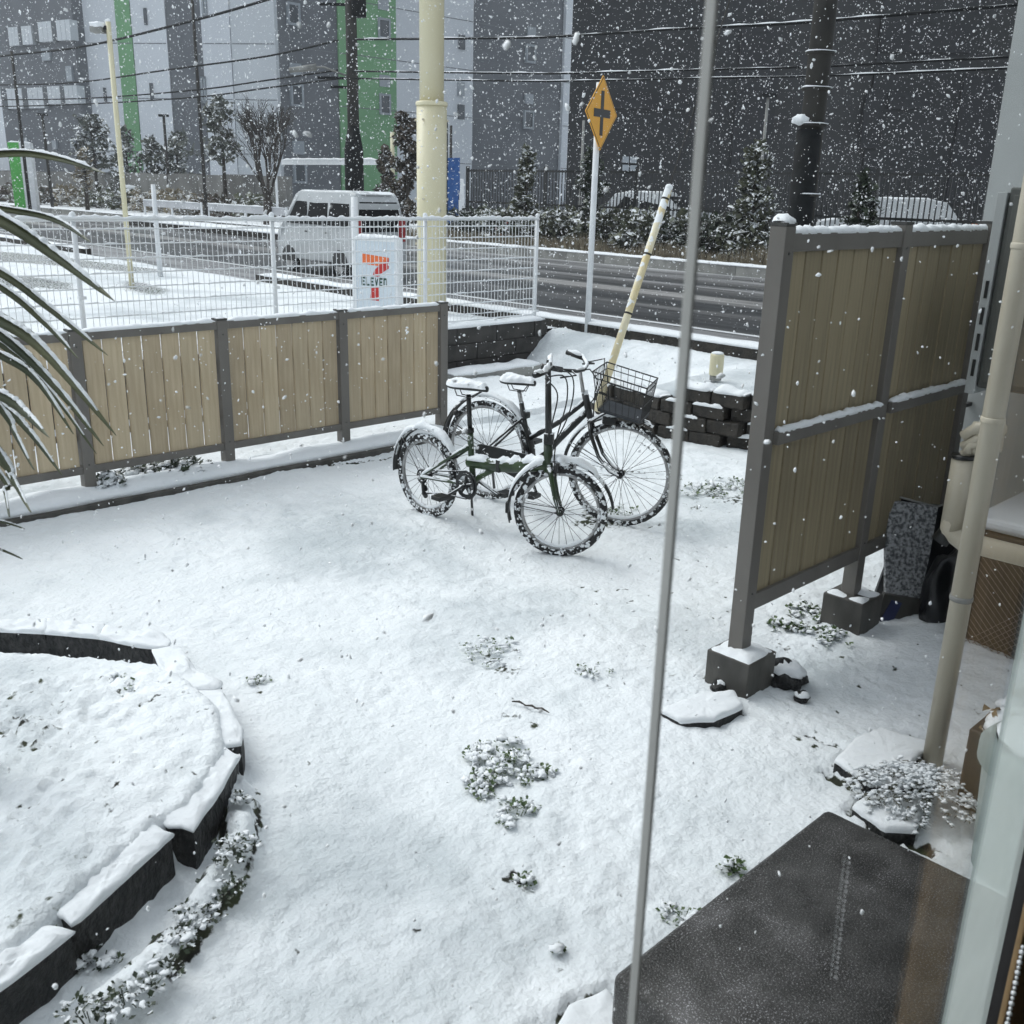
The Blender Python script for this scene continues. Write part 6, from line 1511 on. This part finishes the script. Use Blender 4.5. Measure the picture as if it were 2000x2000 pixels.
# blue banner
p = bu(884, 21.2); t = thing('blue_banner', p, rad(10), 'blue vertical banner on a dark pole beside the cream pylon', 'banner')
mb = MB(); mb.tube([(-.18, 0, 0), (-.18, 0, 3.4)], .02, 6); mb.build('pole', M['black'], t)
mb = MB()
vs = []; 
for i in range(13):
    z = 2.35 - i * .16; s_ = .04 * math.sin(i * .9)
    vs += [(-.17, s_, z), (.22 - .03 * (i > 6), s_ * 1.6 + .03, z + .02), (-.17, s_ + .01, z), (.22 - .03 * (i > 6), s_ * 1.6 + .04, z + .02)]
fs = []
for i in range(12): o_ = i * 4; fs += [(o_, o_ + 1, o_ + 5, o_ + 4), (o_ + 2, o_ + 6, o_ + 7, o_ + 3), (o_, o_ + 4, o_ + 6, o_ + 2), (o_ + 1, o_ + 3, o_ + 7, o_ + 5)]
mb.add(vs, fs); mb.build('cloth', M['bluebanner'], t)
# white gate frame behind the van
ga, gb_ = at_u(543, 430, 22.0), at_u(768, 425, 22.0)
t = thing('height_gate', Vector((gb_.x, gb_.y, .5)), ANG, 'white height gate with a long bar above the minivan', 'gate')
L_ = (ga - gb_).dot(V); ztop = at_u(650, 319, 22.0).z - .5
mb = MB(); mb.tube([(0, 0, 0), (0, 0, ztop + 1.0)], .07, 10); mb.build('post', M['cream'], t, True)
mb = MB(); mb.tube([(0, L_, 0), (0, L_, ztop + .25)], .05, 10); mb.build('post', M['white'], t, True)
mb = MB(); mb.box(-.04, .04, .9, L_ - .5, ztop - .05, ztop + .12); mb.build('bar', M['white'], t)
mb = MB(); mb.cap([(0, .9, ztop + .12), (0, L_ - .5, ztop + .12)], .08, .06, .2, .3, 4); mb.build('snow_cap', M['snow'], t, True)
# utility pole (far)
p1 = at_u(694, 420, 19.1); t = thing('utility_pole', Vector((p1.x, p1.y, .4)), 0, 'dark utility pole with crossarm before the green stripe of the warehouse', 'utility pole')
mb = MB(); mb.tube([(0, 0, 0), (0, 0, 10.5)], [.19, .15], 16); mb.build('pole', M['pole'], t, True)
mb = MB(); mb.tube([(.0, -.02, 0), (.0, -.02, 2.6), (0, -.01, 3.3)], [.30, .29, .17], 16); mb.build('sleeve', M['polewrap'], t, True)
for z, dx in ((4.6, -.8), (4.35, -.5), (6.6, -.7)):
    mb = MB(); mb.box(dx * 1.3, .2, -.05, .05, z, z + .07); mb.build('crossarm', M['polewrap'], t)
mb = MB(); mb.tube([(0, 0, 4.65), (-.8, -.3, 4.9), (-1.3, -.5, 4.85)], [.03, .03, .02], 6); mb.tube([(-1.0, -.4, 4.88), (-1.75, -.65, 4.75)], [.10, .07], 8); mb.build('street_light', M['concrete'], t, True)['kind'] = 'stuff'
mb = MB(); mb.tube([(.25, -.1, 6.3), (.25, -.1, 7.2)], .22, 14); mb.build('transformer', M['polewrap'], t, True)
# wires
def wire(pts, r, label, uu=19.0, snow=True):
    q = [at_u(x, y, uu) for x, y in pts]; t = thing('overhead_wire', q[0].copy(), 0, label, 'wire', 'overhead wires along the road')
    fine = []
    for i in range(len(q) - 1):
        p0, p1_, p2_, p3 = q[max(i - 1, 0)], q[i], q[i + 1], q[min(i + 2, len(q) - 1)]
        for k in range(6):
            s_ = k / 6; fine.append(.5 * ((2 * p1_) + (p2_ - p0) * s_ + (2 * p0 - 5 * p1_ + 4 * p2_ - p3) * s_ * s_ + (3 * p1_ - p0 - 3 * p2_ + p3) * s_ ** 3) - t.location)
    fine.append(q[-1] - t.location)
    mb = MB(); mb.tube(fine, r, 6); mb.build('cable', M['polewrap'], t, True)
    if snow: mb = MB(); mb.cap([p + Vector((0, 0, r * .6)) for p in fine], r * .8, r * .6, .12, .7, 2.5, gap=.05, seed=pts[0][1]); mb.build('snow_cap', M['snow'], t, True)
wire([(-150, 135), (0, 110), (151, 93), (335, 51), (520, 0), (700, -62)], .045, 'topmost black wire crossing the upper left corner', snow=False)
wire([(-150, 168), (0, 166), (150, 161), (330, 136), (520, 110), (660, 79)], .030, 'wire sagging down to the left from the far utility pole, second highest', snow=False)
wire([(690, 77), (1000, 74), (1110, 70), (1315, 57), (1500, 48), (1640, 38), (2000, 8), (2200, -12)], .030, 'snowy wire running right from the far utility pole, highest of the right side')
wire([(-150, 196), (0, 195), (170, 192), (380, 176), (520, 157), (660, 137)], .026, 'thin wire left of the far utility pole, third from the top', snow=False)
wire([(690, 139), (1000, 143), (1110, 143), (1370, 136), (1500, 133), (1640, 128), (1990, 110), (2200, 98)], .024, 'snowy wire right of the far utility pole, middle of three')
wire([(-150, 209), (0, 208), (170, 203), (380, 190), (520, 172), (665, 153)], .026, 'thin wire left of the far utility pole, lowest', snow=False)
wire([(690, 153), (1000, 158), (1110, 158), (1400, 152), (1640, 147), (1990, 132), (2200, 120)], .022, 'snowy wire right of the far utility pole, lowest of three')
# thin dark poles and street lights
def thin_pole(x0, y0, x1, y1, Y, r, label, lamp=False, name='thin_pole', cat='pole', mat='pole', h=None):
    b = at_y(x1, y1, Y); b.z = .5; zt_ = at_y(x0, y0, Y).z - .5
    t = thing(name, b, 0, label, cat); mb = MB(); mb.tube([(0, 0, 0), (0, 0, zt_)], [r, r * .8], 8); mb.build('pole', M[mat], t, True)
    if lamp: mb = MB(); mb.box(-.22, .22, -.1, .1, zt_, zt_ + .10); mb.build('lamp_head', M['polewrap'], t)
    return t
thin_pole(25, 100, 58, 400, 42, .07, 'tall thin dark pole beside the green pylon')
thin_pole(380, -60, 402, 400, 40, .07, 'tall thin dark pole before the slate stripe')
thin_pole(84, 226, 96, 345, 50, .08, 'dark street light left of the lamp pole', True, 'street_light', 'street light')
thin_pole(322, 228, 329, 350, 50, .08, 'dark street light right of the lamp pole', True, 'street_light', 'street light')
thin_pole(880, 245, 880, 400, 40, .06, 'short dark pole right of the cream pylon')
thin_pole(1135, 235, 1132, 420, 35, .05, 'thin grey pole behind the road sign', mat='concrete')
thin_pole(1490, 190, 1478, 420, 30, .05, 'slender grey street light left of the near utility pole', True, 'street_light', 'street light', 'concrete')
thin_pole(300, 360, 312, 522, 16.5, .045, 'pale post in the parking lot behind the mesh fence', name='lot_post', cat='post', mat='white')
thin_pole(697, 385, 694, 470, 12.3, .05, 'white post right beside the store sign', name='lot_post', cat='post', mat='white')
# green and white pylons
for x0, x1, yt, yb, mm, lb in [(27, 50, 278, 388, 'greenpylon', 'bright green slab pylon by the left edge'), (48, 72, 279, 398, 'white', 'white slab pylon beside the green pylon')]:
    Y = 45; a, b = at_y(x0, yb, Y), at_y(x1, yb, Y); zt_ = at_y(x0, yt, Y).z - .5
    t = thing('slab_pylon', Vector((a.x, a.y, .5)), 0, lb, 'pylon'); mb = MB(); mb.box(0, b.x - a.x, 0, .3, 0, zt_); mb.build('slab', M[mm], t, bevel=.02)
    mb = MB(); mb.cap([(0, .15, zt_), (b.x - a.x, .15, zt_)], .15, .06, .05, .3, 5); mb.build('snow_cap', M['snow'], t, True)
# ticket machine like box with snowy roof by the lamp pole
b = G(254, 410, .5); t = thing('post_box', Vector((b.x, b.y, .5)), 0, 'small brown post box with snowy roof behind the lamp pole', 'box')
sc__ = (b.y / 30); mb = MB(); mb.box(-.12 * sc__, .14 * sc__, -.1, .1, 0, .55 * sc__); mb.build('box', M['lattice'], t)
mb = MB(); mb.blob((0.02, 0, .60 * sc__), (.26 * sc__, .2, .10 * sc__), 2, .3, 2, 1); mb.build('snow_cap', M['snow'], t, True)
# guard rails across the road, left
for x0, x1, lb in [(285, 395, 'white guard rail across the road, left section'), (408, 560, 'white guard rail across the road, right section')]:
    a, b = G(x0, 432, .42), G(x1, 437, .42); 
    a = at_u(x0, 430, 20.2); b = at_u(x1, 430, 20.2); L_ = (a - b).dot(V)
    t = thing('guard_rail', Vector((b.x, b.y, .45)), ANG, lb, 'guard rail', 'guard rails across the road')
    n = max(2, int(L_ / 2.2))
    for k in range(n + 1): mb = MB(); mb.tube([(0, L_ * k / n, 0), (0, L_ * k / n, .72)], .05, 8); mb.build('post', M['white'], t, True)
    for z in (.42,):
        mb = MB(); mb.box(-.07, -.03, 0, L_, z, z + .26); mb.build('beam', M['rail'], t, bevel=.02)
    mb = MB(); mb.cap([(-.05, 0, .68), (-.05, L_, .68)], .05, .04, .2, .3, 2); mb.build('snow_cap', M['snow'], t, True)
# median kerb with snow, dark side showing
md = thing('median_island', P(16.2, 25.0, .40), ANG, 'snow topped median island with a dark edge beyond the mesh fence', 'median')
mb = MB(); mb.box(0, .9, 0, 12, 0, .16); mb.build('edging', M['brick'], md)
mb = MB(); mb.cap([(.45, y, .16) for y in np.linspace(0, 12, 40)], .47, .10, .2, .2, 2); mb.build('snow_cap', M['snow'], md, True)
# far retaining wall at the left
fw = thing('far_wall', P(23.0, 37, .5), ANG, 'long grey concrete wall across the road at the left', 'wall')
for k in range(22):
    mb = MB(); mb.box(0, .3, k * 2.5 + .01, k * 2.5 + 2.49, 0, 1.75 + .04 * (k % 2)); mb.build('panel', M['farwall'], fw)
for i in range(10):
    p = P(22.2 + R(-.3, .3), 38 + i * 3.2, .5); t = thing('wall_shrub', p, 0, 'scrubby dusted bush at the foot of the far wall, ' + ['nearest the bare tree', 'left of the bare tree', 'right of the street light', 'under the street light', 'left of the street light', 'just right of the post box', 'behind the lamp pole', 'left of the lamp pole', 'right of the white pylon', 'behind the green pylon'][i], 'shrub', 'bushes at the foot of the far wall')
    quad_crown(160, lambda: (R(-.9, .9), R(-.9, .9), R(0, .9)), .15, .45, random.choice(['shrub', 'bushy', 'drygrass']), 'foliage', t)

# ------------------------------------------------------------------ warehouse
def facade(name, o, d, label, stripes, depth, H_, windows, cat='building'):
    """o ground corner, d direction along the face (to the right in view); stripes: (px_left, px_right, material) measured at picture row 200"""
    d = d.normalized(); n = Vector((d.y, -d.x, 0))
    if n.dot(-o) < 0: n = -n
    t = thing(name, o, math.atan2(d.y, d.x), label, cat)
    s_of = lambda px, py: (on_plane(px, py, o, n) - o).dot(d)
    sy = 1 if Vector((-d.y, d.x, 0)).dot(n) < 0 else -1        # local +y away from the camera
    for x0, x1, mm, out in stripes:
        a, b = s_of(x0, 200), s_of(x1, 200); mb = MB(); ys = sorted((-sy * out, sy * depth)); mb.box(a, b - .03, ys[0], ys[1], 0, H_); mb.build('cladding_stripe', M[mm], t)
        if mm.startswith('b_light') or mm in ('b_dark', 'b_green'):
            for q in range(1, 7):
                mb = MB(); ys = sorted((-sy * (out + .015), -sy * (out - .01))); mb.box(a + .05, b - .08, ys[0], ys[1], q * 3.1, q * 3.1 + .05); mb.build('panel_joint', M['b_joint'], t)
    for x0, y0, x1, y1, kind in windows:
        p0, p1_ = on_plane(x0, y0, o, n), on_plane(x1, y1, o, n); a, b = (p0 - o).dot(d), (p1_ - o).dot(d); z0, z1 = p1_.z - o.z, p0.z - o.z
        if kind == 'frame':
            mb = MB(); k = .13
            for bx in ((a - k, a, z0 - k, z1 + k), (b, b + k, z0 - k, z1 + k), (a, b, z1, z1 + k), (a, b, z0 - k, z0)):
                ys = sorted((-sy * .35, sy * .1)); mb.box(bx[0], bx[1], ys[0], ys[1], bx[2], bx[3])
            f = mb.build('window', M['b_win'], t)
            mb = MB(); ys = sorted((-sy * .28, sy * .05)); mb.box(a + .003, b - .003, ys[0], ys[1], z0 + .003, z1 - .003); mb.build('pane', M['b_wind'], f)
        else:
            mb = MB(); ys = sorted((-sy * .30, sy * .05)); mb.box(a, b, ys[0], ys[1], z0, z1); mb.build('window' if kind != 'door' else 'recess', M[{'pale': 'b_win', 'dull': 'b_wind', 'door': 'b_near2'}[kind]], t)
    return t, d, n, sy
c1 = Vector((-15.2, 65.0, .5))
l1 = Vector((-28.8, 67.2, .5))
facade('warehouse_block', c1, (l1 - c1), 'pale warehouse front with a narrow green stripe and slate bands', [(545, 460, 'b_light2', .2), (460, 405, 'b_light', .25), (405, 338, 'b_dark', .15), (338, 272, 'b_light', .2), (272, 243, 'b_green', .25), (243, 165, 'b_light', .2)], 10, 30,
       [(284, 17, 292, 50, 'dull'), (206, 172, 213, 200, 'dull'), (296, 163, 304, 197, 'dull'), (396, 155, 408, 198, 'frame'), (398, 2, 409, 30, 'frame')])
facade('warehouse_wing', c1 + Vector((.05, 0, 0)), U, 'long warehouse wing with slate, green and pale stripes behind the cream pylon', [(545, 660, 'b_dark', .15), (660, 771, 'b_green', .25), (771, 920, 'b_light', .2), (920, 1092, 'b_dark', .15), (1092, 1140, 'b_light', .4)], 10, 34,
       [(559, 9, 578, 47, 'frame'), (562, 123, 584, 148, 'pale'), (566, 168, 585, 205, 'frame'), (568, 275, 590, 302, 'pale'), (572, 322, 591, 354, 'frame'),
        (733, -6, 754, 22, 'pale'), (736, 39, 754, 74, 'frame'), (736, 146, 757, 171, 'pale'), (739, 187, 755, 221, 'frame'),
        (892, 68, 903, 98, 'dull'), (890, 160, 902, 190, 'pale'), (890, 204, 902, 234, 'dull'), (1026, 52, 1041, 72, 'pale'), (1025, 90, 1038, 121, 'frame'), (1021, 183, 1036, 204, 'pale'), (1021, 219, 1034, 249, 'frame')])
ld = Vector((-.863, .504, 0)); lo = Vector((-28.9, 67.2, .5))
lt, ld_, ln, lsy = facade('office_block', lo, ld, 'grey office block with balcony bands in the upper left corner', [(163, 8, 'b_dark', .2), (8, -160, 'b_light', .1)], 10, 30, [])
for (x0, y0, x1, y1) in [(149, 40, 82, 85), (74, 52, 26, 92), (163, 168, 100, 205), (96, 172, 20, 214)]:
    p0, p1_ = on_plane(x0, y0, lo, ln), on_plane(x1, y1, lo, ln); a, b = (p0 - lo).dot(ld_), (p1_ - lo).dot(ld_); z0, z1 = p1_.z - .5, p0.z - .5; n_ = 8
    for k in range(n_):
        aa, bb_ = a + (b - a) * k / n_, a + (b - a) * (k + .93) / n_; mb = MB(); ys = sorted((-lsy * .5, lsy * .05)); mb.box(min(aa, bb_), max(aa, bb_), ys[0], ys[1], z0, z1); mb.build('balcony_panel', M['b_wind' if k % 4 == 3 else 'b_light2'], lt)
for (x0, y0, x1, y1) in [(148, 130, 140, 160), (105, 95, 92, 120), (145, 270, 155, 290), (110, 275, 120, 292), (60, 270, 50, 290)]:
    p0, p1_ = on_plane(x0, y0, lo, ln), on_plane(x1, y1, lo, ln); a, b = sorted(((p0 - lo).dot(ld_), (p1_ - lo).dot(ld_))); mb = MB(); ys = sorted((-lsy * .35, lsy * .05)); mb.box(a, b, ys[0], ys[1], p1_.z - .5, p0.z - .5); mb.build('window', M['b_win'], lt)
no = at_y(1112, 200, 47); no.z = .5; nd = Vector((1, -.10, 0)); nn_ = Vector((nd.y, -nd.x, 0)).normalized()
_z = on_plane(1105, 330, no, nn_)
facade('charcoal_building', no, nd, 'very dark charcoal building filling the upper right', [(1112, 1480, 'b_near', .1), (1480, 1700, 'b_near3', .0), (1700, 1895, 'b_near', .12), (1895, 2300, 'b_near3', .05)], 14, 30,
       [(1216, 306, 1228, 318, 'pale'), (1231, 307, 1243, 319, 'pale'), (1216, 322, 1228, 334, 'pale'), (1231, 323, 1243, 335, 'pale'), (1722, 50, 1890, 105, 'door'), (1690, 180, 1712, 290, 'door'), (1735, 180, 1812, 215, 'door'), (1880, 150, 1925, 400, 'door'), (1450, 40, 1500, 330, 'door'), (1180, 190, 1340, 215, 'door')])

# ------------------------------------------------------------------ falling snow
def flakes(name, n, box, r0, r1, label, seed):
    random.seed(seed); V8 = ICO[1][0]; mb = MB()
    octv = [(1, 0, 0), (-1, 0, 0), (0, 1, 0), (0, -1, 0), (0, 0, 1), (0, 0, -1)]; octf = [(0, 2, 4), (2, 1, 4), (1, 3, 4), (3, 0, 4), (2, 0, 5), (1, 2, 5), (3, 1, 5), (0, 3, 5)]
    x0, x1, y0, y1, z0, z1 = box; k = 0; rows = []
    if y0 < 5: octv, octf = ICO[1]
    while k < n:
        x, y, z = R(x0, x1), R(y0, y1), R(z0, z1)
        if abs(x) > y * .62 + 1.0: continue
        if x * V.x + y * V.y < .75: continue
        u_ = x * U.x + y * U.y; v_ = x * V.x + y * V.y
        if u_ > 5.2 and v_ < 2.3 and u_ < 9.5: continue
        r = r0 + (r1 - r0) * R(0, 1) ** 2.2; st_ = R(.6, 1.9); E_ = Euler((R(0, 6), R(0, 6), R(0, 6))).to_matrix()
        rows.append([(Vector((x, y, z)) + E_ @ Vector((a * r * st_ * R(.7, 1.3), b * r * R(.6, 1.3), c * r * R(.4, 1)))) for a, b, c in octv]); k += 1
    vs = [p for q in rows for p in q]; nf = len(octv); fs = [tuple(i + nf * j for i in f) for j in range(len(rows)) for f in octf]
    mb.v = vs; mb.f = fs; o = mb.build(name, M['flake'], None, True); tag(o, label, 'snowfall', kind='stuff')
flakes('falling_snow', 26000, (-8, 8, 1.3, 13, 0.02, 5.2), .0020, .0062, 'falling snowflakes filling the air over the yard', 15)
flakes('falling_snow', 42000, (-22, 20, 11, 34, 0.5, 10), .006, .019, 'falling snowflakes filling the air over the road', 6)

flakes('falling_snow', 500, (-1.6, 1.6, 1.0, 2.6, 0.6, 2.9), .0018, .0042, 'large soft snowflakes falling close to the window', 8)

# ------------------------------------------------------------------ haze of the snowfall
mb = MB(); mb.box(-600, 600, -600, 600, -1.3, 38); hz = mb.build('haze', M['snow']); hz.data.materials.clear()
hm = bpy.data.materials.new('haze_air'); hm.use_nodes = True; t = hm.node_tree; t.nodes.clear()
pv = t.nodes.new('ShaderNodeVolumePrincipled'); pv.inputs['Color'].default_value = (0.92, 0.95, 1, 1); pv.inputs['Density'].default_value = 0.0012; pv.inputs['Anisotropy'].default_value = 0.2
mo = t.nodes.new('ShaderNodeOutputMaterial'); t.links.new(pv.outputs[0], mo.inputs['Volume']); hz.data.materials.append(hm)
tag(hz, 'thin haze of falling snow', kind='stuff')
